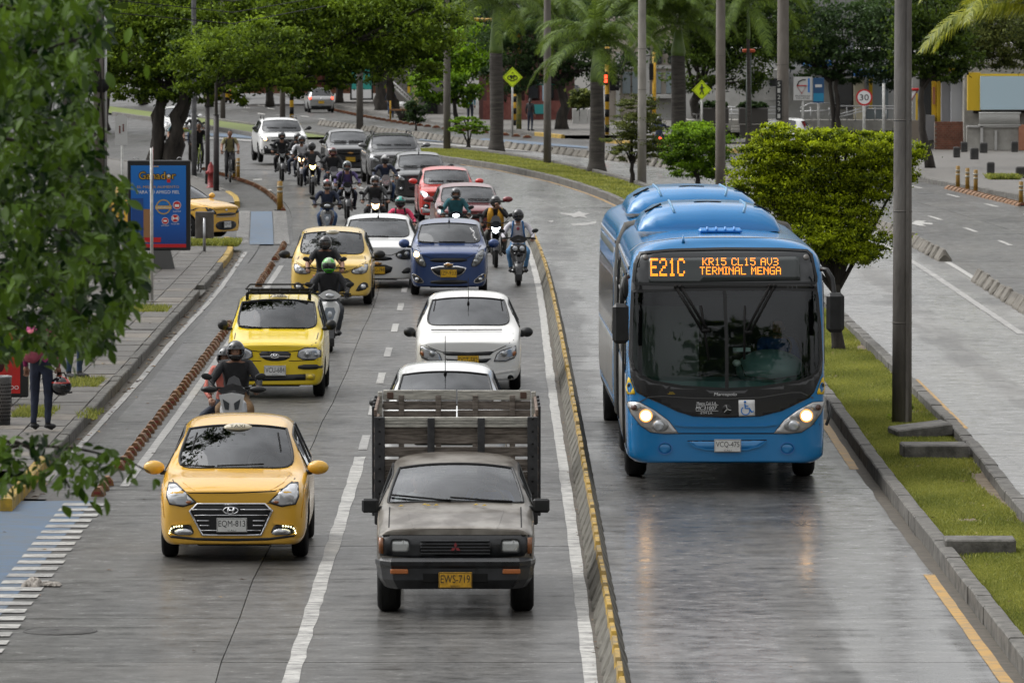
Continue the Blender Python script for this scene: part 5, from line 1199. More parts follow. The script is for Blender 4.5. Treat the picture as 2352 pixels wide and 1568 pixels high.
for x,w_ in((-.8,.11),(.8,.11),(-.262,.075),(.262,.075)):
    o=plank('post',(x,yf-.045,1.3 if abs(x)>.5 else 1.62),(w_,.04,1.12 if abs(x)>.5 else .46),STL)
    for zz in np.arange(.8,1.85,.13):
        if abs(x)>.5: mb=MB(); mb.cyl((x,yf-.062,zz),(x,yf-.074,zz),.014,.01,8); mb.build('bolt',DBLK(),o)
for s in(-1,1):
    for a,b_ in [(1.93,1.86)]+zs[1:]: plank('side_plank',(s*.845,(yf+yr)/2,(a+b_)/2),(.03,yr-yf-.05,a-b_),WOODY)
    for yy in (3.1,3.7,4.3,4.86): plank('side_post',(s*.875,yy,1.36),(.03,.09,1.16),STL)
    plank('corner_post',(s*.83,yr,1.38),(.05,.05,1.2),WRAIL)
zr=[(1.985,1.9),(1.87,1.8),(1.765,1.695),(1.63,1.56),(1.5,1.43),(1.36,1.29),(1.2,1.13),(1.05,.98)]
for i,(a,b_) in enumerate(zr):
    for s in(-1,1): plank('tailgate_top_rail' if i==0 else 'tailgate_plank',(s*.402,yr,(a+b_)/2+rnd.uniform(-.006,.006)),(.79,.028,a-b_+.024),WRAIL if i==0 else WOOD)
for x in(-.6,-.2,.2,.6): plank('tailgate_brace',(x,yr-.026,1.45),(.06,.02,.98),WOOD)
for x in(-.72,.72): plank('hinge_plate',(x,yr-.04,1.94),(.07,.012,.07),mat('rust',(.08,.045,.03),.8))
# person stubs are added with the people below
TRUCK=tr
# ================= ARTICULATED BUS =================
C_BUS=paint('bus_blue_paint',(.002,.165,.41),rough=.28,dirt=.05); C_BUS.node_tree.nodes['Principled BSDF'].inputs['Coat Weight'].default_value=.5
TB=Tr(1197,1489,.001406); q=G(1667.7,1128)
bus=thing('city_bus','bright blue articulated city bus with lit orange destination sign','bus',(q.x,q.y,0),0)
W2=1.262
def busring(y,w,zb,dz=0,lean=0,rf=1.0):
    pts=[(0,zb),(w*.9,zb),(w*.99,zb+.08),(w,.95),(w,1.35),(w*.995,2.4),(w*.975,2.85+dz),(w*.9,3.08+dz),(w*.5,3.19+dz),(0,3.21+dz)]
    ln=[0,0,0,0,.0,.10,.17,.27,.4,.42]
    return {'y':y,'pts':[(p[0],p[1],lean*l) for p,l in zip(pts,ln)]}
S=[busring(.0,W2*.7,.38,-.1,1),busring(.04,W2*.9,.355,-.05,1),busring(.13,W2*.975,.35,-.02,.9),busring(.34,W2*.998,.35,0,.55),busring(.9,W2,.35,0,.2),busring(2.0,W2,.35),busring(5,W2,.35),busring(8.05,W2,.35)]
S.append(busring(8.15,W2*.97,.38,-.03))
cage=ring_loft(S,crease=lambda ia,ha,ib,hb:(.5 if (ha==hb and ha in(1,2)) else (.45 if ia==ib and ia>=7 else 0)))
cage.materials.append(C_BUS); DG=mat('cab_dark_green',(.012,.024,.023),.6); cage.materials.append(DG)
ws=TB([(362,-309),(800,-322),(1195,-328),(1600,-328),(1985,-322),(2012,-290),(2035,0),(2043,300),(2020,400),(1960,460),(1850,500),(1500,556),(1195,572),(800,548),(540,500),(430,450),(372,390),(348,300),(352,0)])
c=MB(); c.prism(ws,(0,-.8,0),(1,0,0),(0,0,1),(0,3.6,0)); cm=c.mesh('cut',[DG,DG]); 
bm=bmesh.new(); bm.from_mesh(cm); bmesh.ops.recalc_face_normals(bm,faces=bm.faces)
for f in bm.faces: f.material_index=1
# shear the cutter along the view depression so the opening matches the outline
for v in bm.verts: v.co.z-= .077*v.co.y
bm.to_mesh(cm); bm.free()
full=subsurf(cage.copy(),2); sfb=Surf(full,.077); sfb.L=8.15
arch=[]
for sy in(2.72,7.2): 
    a=MB()
    for s in(-1,1): a.lathe([(s*(W2-.4),.001),(s*(W2-.4),.56),(s*(W2+.2),.56),(s*(W2+.2),.001)],'x',(0,sy,.5),24)
    m_=a.mesh('c',[DG,DG]); bm=bmesh.new(); bm.from_mesh(m_); bmesh.ops.remove_doubles(bm,verts=bm.verts,dist=.003); bmesh.ops.recalc_face_normals(bm,faces=bm.faces)
    for f in bm.faces: f.material_index=1
    bm.to_mesh(m_); bm.free(); arch.append(m_)
bm_=subsurf(cage,2,[cm]+arch[:1])
for p in bm_.polygons: p.use_smooth=p.material_index==0
sh=link('body',bm_,bus)
mask=TB([(440,-662),(700,-688),(1195,-700),(1700,-697),(1925,-684),(1968,-650),(1992,-560),(2012,-400),(2052,0),(2066,300),(2056,430),(2010,540),(1985,600),(1940,650),(1700,765),(1500,815),(1195,826),(900,815),(760,772),(600,695),(480,645),(395,600),(345,480),(325,250),(332,0),(352,-400),(368,-560),(395,-630)])
patch(sfb,'black_mask',mask,mat('gloss_black',(.01,.01,.011),.2,coat=.3),bus,.008,.055,hole=ws)
patch(sfb,'windshield',ws,glass('bus_glass',.85,.02,(.85,.97,.95),ior=1.5),bus,.010,.07,skirt=False)
stripe(sfb,'windshield_seal',ws,.035,BLK(),bus,.012,closed=True)
stripe(sfb,'windshield_divider',TB([(1182,-325),(1200,120),(1203,572)]),.045,BLK(),bus,.016)
sg=TB([(430,-655),(700,-682),(1195,-694),(1700,-690),(1925,-676),(1965,-640),(2005,-440),(2005,-395),(1990,-385),(700,-372),(385,-378),(372,-400),(390,-560)])
pn=patch(sfb,'sign_panel',sg,mat('sign_glass',(.012,.014,.016),.1,coat=.5),bus,.014,.06); stripe(sfb,'sign_frame',sg,.03,BLK(),pn,.022,closed=True)
patch(sfb,'display',TB([(505,-605),(1860,-622),(1865,-405),(505,-385)]),mat('display_grey',(.02,.026,.026),.25,coat=.4),pn,.018,.06)
for s in(-1,1): patch(sfb,'marker_lamp',circ(s*1.015,TB([(0,-618)])[0][1],.035),mat('old_marker',(.12,.11,.1),.3),pn,.02,.05)
FONT={'E':'1111110000100001111010000100001 1111','2':'','A':''}
F5={'E':["11111","10000","10000","11110","10000","10000","11111"],'2':["01110","10001","00001","00110","01000","10000","11111"],'1':["00100","01100","00100","00100","00100","00100","01110"],'C':["01110","10001","10000","10000","10000","10001","01110"],'K':["10001","10010","10100","11000","10100","10010","10001"],'R':["11110","10001","10001","11110","10100","10010","10001"],'5':["11111","10000","11110","00001","00001","10001","01110"],'L':["10000","10000","10000","10000","10000","10000","11111"],'A':["01110","10001","10001","11111","10001","10001","10001"],'V':["10001","10001","10001","10001","10001","01010","00100"],'3':["11110","00001","00001","01110","00001","00001","11110"],'T':["11111","00100","00100","00100","00100","00100","00100"],'M':["10001","11011","10101","10101","10001","10001","10001"],'I':["111","010","010","010","010","010","111"],'N':["10001","11001","10101","10011","10001","10001","10001"],'G':["01111","10000","10000","10111","10001","10001","01111"],' ':["000"]*7}
def led(txt,x0,x1,z0,z1,rep,name):
    cols=[]
    for ch in txt:
        g=F5[ch]
        for c_ in range(len(g[0])): cols+=[[g[r][c_] for r in range(7)]]
        cols.append(['0']*7)
    cols=cols[:-1]; nC=len(cols)*rep; nR=7*rep; mb=MB(); px_=(x1-x0)/nC; pz=(z1-z0)/nR
    for i in range(nC):
        for j in range(nR):
            if cols[i//rep][j//rep]=='1':
                x=x0+px_*(i+.5); z=z1-pz*(j+.5); loc,n,d=sfb.hit(x,z); loc=loc+n*.023; a,b_=px_*.5,pz*.46
                mb.add([loc+Vector((-a,0,0)),loc+Vector((0,0,-b_)),loc+Vector((a,0,0)),loc+Vector((0,0,b_)),loc+Vector((0,-.006,0))],[(0,1,4),(1,2,4),(2,3,4),(3,0,4)])
    return mb.build(name,emis('amber_led',(1,.26,.01),3.6),pn)
a,b_=TB([(520,-444),(828,-604)]); led('E21C',a[0],b_[0],a[1],b_[1],2,'route_lettering')
a,b_=TB([(985,-538),(1668,-606)]); led('KR15 CL15 AV3',a[0],b_[0],a[1],b_[1],1,'destination_lettering')
a,b_=TB([(962,-458),(1690,-526)]); led('TERMINAL MENGA',a[0],b_[0],a[1],b_[1],1,'destination_lettering')
HL=[(310,690),(330,680),(420,688),(560,765),(680,855),(768,966),(640,968),(520,955),(430,895),(350,790)]
for k in(0,1):
    f=mir if k else (lambda p:p); pl=f(TB(HL)); h=patch(sfb,'headlight',pl,mat('headlamp_silver',(.42,.41,.4),.25,.6),bus,.012,.06); stripe(sfb,'bezel',pl,.012,DBLK(),h,.01,closed=True)
    for (x,z,r,m_) in ((375,732,26,mat('smoked_amber',(.08,.03,.02),.2,coat=.5)),(478,808,44,LIT),(592,897,44,mat('lamp_glass',(.5,.52,.55),.08,.4))):
        x,z=TB([(x,z)])[0]; x=-x if k else x; r*=.001406
        patch(sfb,'bowl',circ(x+.02*(1 if not k else -1),z,r*1.7,r*1.25),mat('lamp_recess',(.3,.3,.3),.3,.6),h,.016,.05); patch(sfb,'rim',circ(x,z,r*(1.35 if m_ is LIT else 1.08)),emis('bowl_glow',(1,.42,.12),1.3) if m_ is LIT else mat('lamp_bowl',(.16,.16,.17),.12,.9),h,.02,.05); patch(sfb,'lamp',circ(x,z,r),m_,h,.026,.05)  # lit bowl itself glows, standing in for lamp light on the reflector
stripe(sfb,'bumper_seam',TB([(765,968),(1195,968),(1650,968)]),.014,DBLK(),bus,.003); stripe(sfb,'bumper_seam',TB([(300,886),(410,886)]),.01,DBLK(),bus,.003); stripe(sfb,'bumper_seam',mir(TB([(300,886),(410,886)])),.01,DBLK(),bus,.003)
stripe(sfb,'front_fold',TB([(740,890),(850,902),(1195,903),(1540,900),(1660,882)]),.022,C_BUS,bus,.02); stripe(sfb,'mask_seam',TB([(415,690),(500,640),(620,632),(900,650),(1195,655),(1500,645),(1780,600),(1870,600),(1980,650)]),.012,mat('seam_grey',(.05,.05,.05),.4),bus,.009)
dkb=paint('bus_blue_shadow',(.015,.14,.42)); sm=patch(sfb,'bumper_recess',TB([(850,1038),(1195,1036),(1560,1030),(1500,1080),(1400,1105),(1195,1112),(1000,1105),(900,1075)]),C_BUS,bus,.004,.08); stripe(sfb,'recess_edge',TB([(850,1036),(1195,1034),(1560,1028)]),.014,DBLK(),sm,.004); stripe(sfb,'recess_lip',TB([(860,1045),(920,1090),(1020,1112),(1195,1118),(1390,1112),(1490,1085),(1555,1040)]),.02,C_BUS,sm,.016)
for k in(0,1):
    x,z=TB([(648,1102)])[0]; x=-x if k else x; d_=patch(sfb,'tow_cover',circ(x,z,.085,.07),C_BUS,bus,.003,.05); stripe(sfb,'cover_edge',circ(x,z,.088,.073),.012,dkb,d_,.012,closed=True)
    tri=TB([(325,458),(340,470),(382,600),(378,616),(292,612),(296,590)]); tri=mir(tri) if k else tri; st_=patch(sfb,'blind_spot_sticker',tri,mat('sticker_yellow',(.75,.5,.01),.5),bus,.012,.06)
    cx_=sum(p[0] for p in tri)/6; x,z=TB([(338,592)])[0]; x=-x if k else x; loc=sfb.hit(x,z)[0]; letter('lettering','PUNTO CIEGO',mat('plate_ink',(.015,.015,.015),.5),st_,loc+Vector((0,-.03,0)),.1,.02,(-.35 if not k else .35,-1,0))
    x,z=TB([(326,528)])[0]; x=-x if k else x; loc=sfb.hit(x,z)[0]; mb=MB(); mb.box(loc+Vector((0,-.03,.0)),(.035,.004,.03),b=.003); mb.box(loc+Vector((0,-.03,-.022)),(.04,.004,.012)); mb.build('bus_symbol',mat('plate_ink',(.015,.015,.015),.5),st_)
def busletter(s,x,z,w_,h_,m_,shear=0,nm='lettering'):
    x,z=TB([(x,z)])[0]; loc,n,d=sfb.hit(x,z); return letter(nm,s,m_,bus,loc+Vector((0,-.036,0)),w_,h_,(0,-1,.05),shear=shear)
PW=mat('sticker_white',(.62,.62,.62),.5)
busletter('Marcopolo',1190,618,.285,.052,PW,.15); busletter('Metro Cali S.A.',1022,695,.25,.036,PW); busletter('MC31007',1018,738,.26,.05,PW,.2); busletter('ETM S.A.',1022,782,.15,.026,PW,.1)
for yy in(711,765): a,b_=TB([(925,yy),(1125,yy)]); stripe(sfb,'rule_line',[a,b_],.005,PW,bus,.014)
busletter('SALIDA\nEMERGENCIA',705,604,.095,.028,mat('sticker_yellow',(.75,.5,.01),.5))
wc=patch(sfb,'wheelchair_panel',TB([(1307,668),(1452,666),(1455,808),(1310,812)]),mat('sticker_white',(.62,.62,.62),.5),bus,.014,.06); BI=mat('symbol_blue',(.01,.16,.5),.5)
for pts,w_ in (([(1364,700),(1368,742),(1405,742),(1425,776),(1443,768)],.017),([(1366,722),(1395,722)],.012)): stripe(sfb,'symbol',TB(pts),w_,BI,wc,.02,.03)
x,z=TB([(1366,684)])[0]; patch(sfb,'symbol',circ(x,z,.015,n=12),BI,wc,.02,.03)
arc=[(1370+38*math.cos(a),764+36*math.sin(a)) for a in np.linspace(R(-20),R(235),16)]; stripe(sfb,'symbol',TB(arc),.012,BI,wc,.02,.03)
x,z=TB([(1205,750)])[0]; em=patch(sfb,'emblem',circ(x,z,.062),mat('emblem_black',(.02,.02,.02),.3,.5),bus,.016,.05)
for a in(90,210,330): stripe(sfb,'star_arm',[(x,z),(x+.055*math.cos(R(a+15)),z+.055*math.sin(R(a+15)))],.01,CHR(),em,.022,.05)
plate(bus,(TB([(1210,0)])[0][0],-.03,TB([(0,1077)])[0][1]),'VCQ-475','CALI',WPt())
# pantograph wipers
def bpt(x,y,o=.05): a=TB([(x,y)])[0]; l_,n,d=sfb.hit(*a); return l_+Vector((0,-o,0))
for arms,blade in ((((745,-354),(985,46)),((790,-354),(1030,40))),((970,-184),(1040,308))),((((1590,-359),(1372,60)),((1632,-359),(1412,56))),((1365,-182),(1358,300))):
    w_=MB()
    for (a,b_) in arms: w_.tube([bpt(*a),bpt(*b_)],.019,6); w_.ell(bpt(*a),.028,8,6)
    w_.tube([bpt(arms[0][1][0]-8,arms[0][1][1]),bpt(arms[1][1][0]+18,arms[1][1][1])],.026,6); w_.tube([bpt(*blade[0],.03),bpt(*blade[1],.03)],.016,6); w_.build('wiper',DBLK(),bus)
# mirrors
for s,(x0,x1,y0,y1),arm in ((-1,(172,318,-209,151),[(318,-440),(280,-430),(258,-330),(258,-160)]),(1,(2083,2243,-304,50),[(2040,-508),(2095,-502),(2140,-430),(2158,-280),(2158,-200)])):
    a,b_=TB([(x0,y0),(x1,y1)]); c=Vector(((a[0]+b_[0])/2,-.28,(a[1]+b_[1])/2-.0)); mb=MB(); mb.box(c,(b_[0]-a[0],.14,a[1]-b_[1]),b=.045); m_=mb.build('wing_mirror',BLK(),bus)
    pts=[Vector((p[0],-.05-.2*i/(len(arm)-1),p[1])) for i,p in enumerate(TB(arm))]; mb=MB(); mb.tube(pts,.03,8); mb.build('mirror_arm',BLK(),m_)
a=TB([(290,-350)])[0]; mb=MB(); mb.ell((a[0]-.0,-.2,a[1]),(.04,.07,.16),10,8); mb.build('kerb_mirror',BLK(),bus)
mb=MB(); mb.tube([(W2+.02,.1,TB([(0,680)])[0][1]),(W2+.05,.05,TB([(0,800)])[0][1]),(W2-.0,-.02,TB([(0,890)])[0][1])],.02,6); mb.build('guard_bar',BLK(),bus)
# cab interior
gm=mat('dash_green_grey',(.13,.24,.225),.45); mb=MB(); mb.box((0,.85,1.12),(2.3,1.2,.5),b=.14); mb.build('dashboard',gm,bus)
mb=MB(); mb.ell((.58,.7,1.5),(.44,.42,.26),20,12); mb.build('instrument_hood',gm,bus); mb=MB(); mb.tube([(.2,.34,1.58),(.25,.3,1.44),(.6,.26,1.4),(.95,.3,1.45),(.98,.36,1.6)],.007,5); mb.build('hood_line',DBLK(),bus)
mb=MB(); mb.tube([(.62+.24*math.cos(a),.95+.1*math.sin(a),1.78+.16*math.sin(a)) for a in np.linspace(0,2*PI,21)],.016,6,cap=False); mb.build('steering_wheel',DBLK(),bus)
mb=MB(); mb.box((-.72,1.9,1.75),(.85,.03,1.0)); mb.box((-1.05,1.86,1.75),(.05,.05,1.1),mi=1); mb.build('partition_panel',[mat('partition_grey_green',(.14,.17,.15),.5),DBLK()],bus)
mb=MB(); mb.ell(bpt(1297,345,-.25),(.055,.055,.045),12,8); mb.build('dome_camera',mat('dome_white',(.6,.65,.6),.4),bus); mb=MB(); mb.box((.22,.75,1.75),(.2,.1,.05),rz=.5); mb.build('papers',mat('paper_pale',(.5,.6,.58),.6),bus)
mb=MB(); mb.box((.72,1.75,1.5),(.5,.15,.8),b=.05); mb.build('driver_seat',mat('seat_fabric',(.05,.05,.055),.9),bus); mb=MB(); mb.box((0,3.2,.6),(2.3,6,.1)); mb.build('floor',DBLK(),bus)
# roof gear
BSEAM=mat('joint_grey',(.25,.25,.24),.5)
def acunit(par,yc_,xc=-.0,ln=2.3):
    prof=[(-.94,0),(-.93,.06),(-.86,.18),(-.7,.29),(-.45,.345),(0,.36),(.45,.345),(.7,.29),(.86,.18),(.93,.06),(.94,0)]; mb=MB(); vs=[];m=len(prof)
    for (y_,f,g_) in ((0,.96,.15),(.07,.985,.62),(.28,1,.92),(.5,1,1),(ln-.3,1,1),(ln-.08,.99,.8),(ln,.95,.3)): vs+=[(xc+x*f,yc_+y_,3.17+z*g_) for x,z in prof]
    fs=[((i+1)*m+j,i*m+j,i*m+j+1,(i+1)*m+j+1) for i in range(6) for j in range(m-1)]; fs.append(tuple(reversed(range(m)))); mb.add(vs,fs,0,True); o=mb.build('air_conditioner',C_BUS,par)
    for s in(-1,1):
        mb=MB(); mb.tube([(xc+s*.45,yc_+.12,3.17+.24),(xc+s*.48,yc_+.3,3.17+.315),(xc+s*.49,yc_+.55,3.512),(xc+s*.48,yc_+ln-.2,3.51)],.017,6); mb.build('lift_rib',mat('seam_pale_blue',(.1,.25,.4),.4),o)
        for k in range(7): mb=MB(); y_=yc_+.55+k*.035; mb.box((xc+s*.72,y_,3.17+.285),(.24,.014,.02),M=Matrix.Rotation(s*R(26),4,'Y')); mb.build('vent_slat',DBLK(),o)
    for k in range(4): mb=MB(); mb.box((xc,yc_+.75+k*.07,3.532),(.36-.04*k,.022,.012)); mb.build('vent_slat',DBLK(),o)
    return o
acunit(bus,2.95,-.13)
mb=MB(); mb.box((-.03,1.55,3.235),(.56,.34,.06),b=.025); hx=mb.build('roof_hatch',mat('hatch_blue',(.05,.25,.6),.35,coat=.4),bus)
for k in range(4): mb=MB(); mb.tube([(-.2+.115*k,1.37,3.25),(-.2+.115*k,1.45,3.275),(-.2+.115*k,1.6,3.275)],.013,6); mb.build('hatch_rib',MATS['hatch_blue'],hx)
x,z=TB([(818,-756)])[0]; l_=sfb.hit(x,z)[0]; mb=MB(); mb.tube([l_,l_+Vector((0,.01,.04)),l_+Vector((0,.04,.1))],[.022,.014,.004],8); mb.build('antenna',C_BUS,bus)
stripe(sfb,'roof_joint',TB([(330,-700),(440,-770),(800,-800),(1195,-806),(1700,-800),(1915,-790)]),.008,BSEAM,bus,.006)
# sides
SIDE=mat('side_panel_grey',(.17,.165,.16),.35,.2,noise=.25,nscale=3); WIN=mat('side_glass_dark',(.012,.014,.015),.06,coat=.5)
def sides(par,srf,ys,y0,y1,door=()):
    for md in('L','R'):
        patch(srf,'lower_panel',[(y0,.5),(y1,.5),(y1,1.45),(y0,1.45)],SIDE,par,.004,.5,mode=md)
        patch(srf,'window_band',[(y0,1.5),(y1,1.5),(y1,2.72),(y0,2.72)],mat('gloss_black',(.01,.01,.011),.2),par,.004,.5,mode=md)
        for a,b_ in ys:
            patch(srf,'window',rrect((a+b_)/2,2.1,b_-a-.08,1.05,.06),WIN,par,.012,.4,mode=md); stripe(srf,'window_rail',[(a+.05,2.35),(b_-.05,2.35)],.025,ALU(),par,.018,.5,mode=md)
        for a,b_ in door: stripe(srf,'door_frame',[(a,.55),(a,2.7),(b_,2.7),(b_,.55)],.05,BLK(),par,.02,.3,mode=md); stripe(srf,'door_frame',[((a+b_)/2,.55),((a+b_)/2,2.7)],.05,BLK(),par,.02,.3,mode=md)
        stripe(srf,'gutter_rail',[(y0,2.8),(y1,2.8)],.04,ALU(),par,.016,.5,mode=md)
sides(bus,sfb,[(.55,1.6),(3.4,4.5),(4.5,5.6),(6.9,7.9)],.5,8.0,door=[(1.0,2.0),(5.7,6.8)])
for s in(-1,1): wheel(bus,s*(W2-.17),2.72,.5,.28,s,'steel'); wheel(bus,s*(W2-.17),7.2,.5,.28,s,'steel')
mb=MB(); mb.box((0,4,.42),(2.0,7.6,.12)); mb.build('underbody',DBLK(),bus)
# rear section turned a little with the curve
rs=thing('rear_section',None,None,(-.03,8.9,0),R(.9)); rs.parent=bus
S2=[busring(0,W2*.95,.38,-.04),busring(.08,W2,.35),busring(3,W2,.35),busring(7.2,W2,.35),busring(7.5,W2*.95,.4,-.1)]
cg=ring_loft(S2,crease=lambda ia,ha,ib,hb:.4 if (ia==ib) else 0); cg.materials.append(C_BUS); m3=subsurf(cg,2); sf3=Surf(m3,.07); sf3.L=7.5
for p in m3.polygons: p.use_smooth=True
link('body',m3,rs)
acr=acunit(rs,.9,-.1,2.6)
for md in('L','R'):
    patch(sf3,'lower_panel',[(.2,.5),(7.2,.5),(7.2,1.45),(.2,1.45)],SIDE,rs,.004,.5,mode=md); patch(sf3,'window_band',[(.2,1.5),(7.2,1.5),(7.2,2.72),(.2,2.72)],MATS['gloss_black'],rs,.004,.5,mode=md); stripe(sf3,'gutter_rail',[(.2,2.8),(7.2,2.8)],.04,ALU(),rs,.016,.5,mode=md)
mb=MB(); mb.lathe([(W2-.3,.3),(W2-.3,.5),(W2-.02,.5),(W2-.02,.3)],'x',(0,4.9,.5),24); mb.lathe([(-W2+.3,.3),(-W2+.3,.5),(-W2+.02,.5),(-W2+.02,.3)],'x',(0,4.9,.5),24); mb.build('tyre',RUB(),rs)
mb=MB(); 
for k in range(9):
    y_=8.12+k*.1; f=.98 if k%2 else .93; pr=busring(y_,W2*f,.4,-.04-(0 if k%2 else .05))['pts']; 
    mb.tube([(p[0],y_,p[1]) for p in pr]+[(-p[0],y_,p[1]) for p in reversed(pr[:-1])],.06,5,cap=False)
mb.build('bellows',mat('bellows_grey',(.1,.095,.085),.8),bus)
rml=Matrix.Translation(rs.location)@Matrix.Rotation(rs.rotation_euler.z,4,'Z')
for ch in list(rs.children): ch.parent=bus; ch.matrix_basis=rml@ch.matrix_basis
bpy.data.objects.remove(rs)
BUS=bus
# ================= PEOPLE =================
SK,TOPM,LEG,SHO,EYE,HAIRM=0,1,2,3,4,5
POSES={
 'stand':dict(pelvis=(0,0,.93),spine=(0,.01,1.12),chest=(0,.02,1.32),neck=(0,.01,1.46),head=(0,-.015,1.60),sh=(.17,.02,1.41),el=(.235,.05,1.13),wr=(.24,-.04,.89),hip=(.09,0,.9),kn=(.1,-.02,.49),an=(.105,.03,.09),toe=(.12,-.12,.035)),
 'rider':dict(pelvis=(0,.3,.84),spine=(0,.25,1.0),chest=(0,.16,1.2),neck=(0,.1,1.345),head=(0,.04,1.47),sh=(.185,.15,1.3),el=(.335,.0,1.08),wr=(.33,-.25,1.0),hip=(.1,.27,.82),kn=(.235,-.12,.74),an=(.2,.12,.36),toe=(.215,-.05,.29)),
 'scoot':dict(pelvis=(0,.32,.82),spine=(0,.28,1.0),chest=(0,.22,1.2),neck=(0,.17,1.35),head=(0,.12,1.47),sh=(.185,.2,1.3),el=(.325,.06,1.07),wr=(.31,-.2,1.0),hip=(.1,.28,.8),kn=(.21,-.16,.72),an=(.15,-.14,.34),toe=(.17,-.3,.29)),
 'pass':dict(pelvis=(0,.68,.9),spine=(0,.66,1.08),chest=(0,.62,1.28),neck=(0,.58,1.42),head=(0,.53,1.54),sh=(.18,.62,1.38),el=(.27,.5,1.12),wr=(.17,.3,1.0),hip=(.1,.62,.88),kn=(.28,.25,.78),an=(.25,.42,.42),toe=(.27,.27,.36)),
 'cycle':dict(pelvis=(0,.28,.98),spine=(0,.22,1.14),chest=(0,.12,1.33),neck=(0,.06,1.46),head=(0,.0,1.60),sh=(.175,.1,1.42),el=(.28,.0,1.2),wr=(.27,-.2,1.03),hip=(.09,.24,.95),kn=(.11,-.12,.72),an=(.12,.08,.36),toe=(.12,-.08,.31),kn2=(.11,.02,.55),an2=(.12,.1,.17),toe2=(.12,-.05,.11)),
 'drive':dict(pelvis=(0,.1,.0),spine=(0,.12,.16),chest=(0,.12,.36),neck=(0,.1,.5),head=(0,.06,.63),sh=(.175,.11,.46),el=(.24,-.05,.22),wr=(.15,-.28,.26),hip=(.09,.02,-.01),kn=(.14,-.38,.08),an=(.12,-.6,-.2),toe=(.12,-.7,-.22)),
 'face':dict(pelvis=(0,.3,.84),spine=(0,.25,1.0),chest=(0,.18,1.2),neck=(0,.13,1.345),head=(0,.08,1.47),sh=(.185,.17,1.3),el=(.335,.0,1.08),wr=(.33,-.25,1.0),hip=(.1,.27,.82),kn=(.235,-.12,.74),an=(.2,.12,.36),toe=(.215,-.05,.29),elL=(.27,.0,1.12),wrL=(.07,-.1,1.36)),
}
def hand(mb,w_,d,side,grip=True):
    # palm, four fingers, thumb around a grip bar along x
    d=d.normalized(); u=Vector((side,0,0)); u=(u-d*u.dot(d)).normalized(); n=d.cross(u)*side
    if n.z<0: n=-n
    palm=[w_-d*.02,w_+d*.03,w_+d*.075]; mb.tube(palm,[.028,.038,.036],8,SK,flat=.5,ref=n)
    for k in range(4):
        b=w_+d*.075+u*(.03-.02*k)*1.0; L_=[.065,.075,.07,.055][3-k]
        p=[b,b+d*L_*.45+n*.004,b+d*L_*.7-n*L_*.35,b+d*L_*.45-n*L_*.75]; mb.tube(p,[.011,.0105,.009,.008],6,SK)
    b=w_+d*.02-u*.03; mb.tube([b,b-u*.02+d*.025-n*.012,b-u*.012+d*.055-n*.028],[.014,.012,.009],6,SK)
def headm(mb,c,yaw=0,scale=1.0):
    nu,nv=18,14; M=Matrix.Rotation(yaw,3,'Z'); vs=[];fs=[]
    for j in range(nv+1):
        th=PI*j/nv; z=math.cos(th)
        for i in range(nu):
            ph=2*PI*i/nu; x=math.sin(th)*math.cos(ph); y=math.sin(th)*math.sin(ph)
            jaw=1-.28*max(0,-z-.05)**1.1; fx=.075*x*jaw; fy=.094*y*(1-.12*max(0,-z)); fz=.118*z
            if y<0:
                fr=-y
                if abs(x)<.22 and -.28<z<.12: fy-=.022*fr*(1-abs(x)/.22)*(1-(z+.1)/.25 if z>-.1 else .9)
                if abs(z-.12)<.12 and .12<abs(x)<.6: fy+=.008
            vs.append(M@Vector((fx,fy,fz))*scale+Vector(c))
    for j in range(nv):
        for i in range(nu): i2=(i+1)%nu; fs.append((j*nu+i,(j+1)*nu+i,(j+1)*nu+i2,j*nu+i2))
    mb.add(vs,fs,SK,True)
    for s in(-1,1):
        mb.ell(M@Vector((s*.03,-.082,.012))*scale+Vector(c),(.012,.008,.006),8,5,EYE); mb.ell(M@Vector((s*.076,.0,.0))*scale+Vector(c),(.01,.02,.03),8,6,SK); mb.box(M@Vector((s*.03,-.088,.032))*scale+Vector(c),(.028,.006,.006),mi=EYE)
    mb.box(M@Vector((0,-.083,-.052))*scale+Vector(c),(.04,.01,.008),mi=6)
BODYC={}
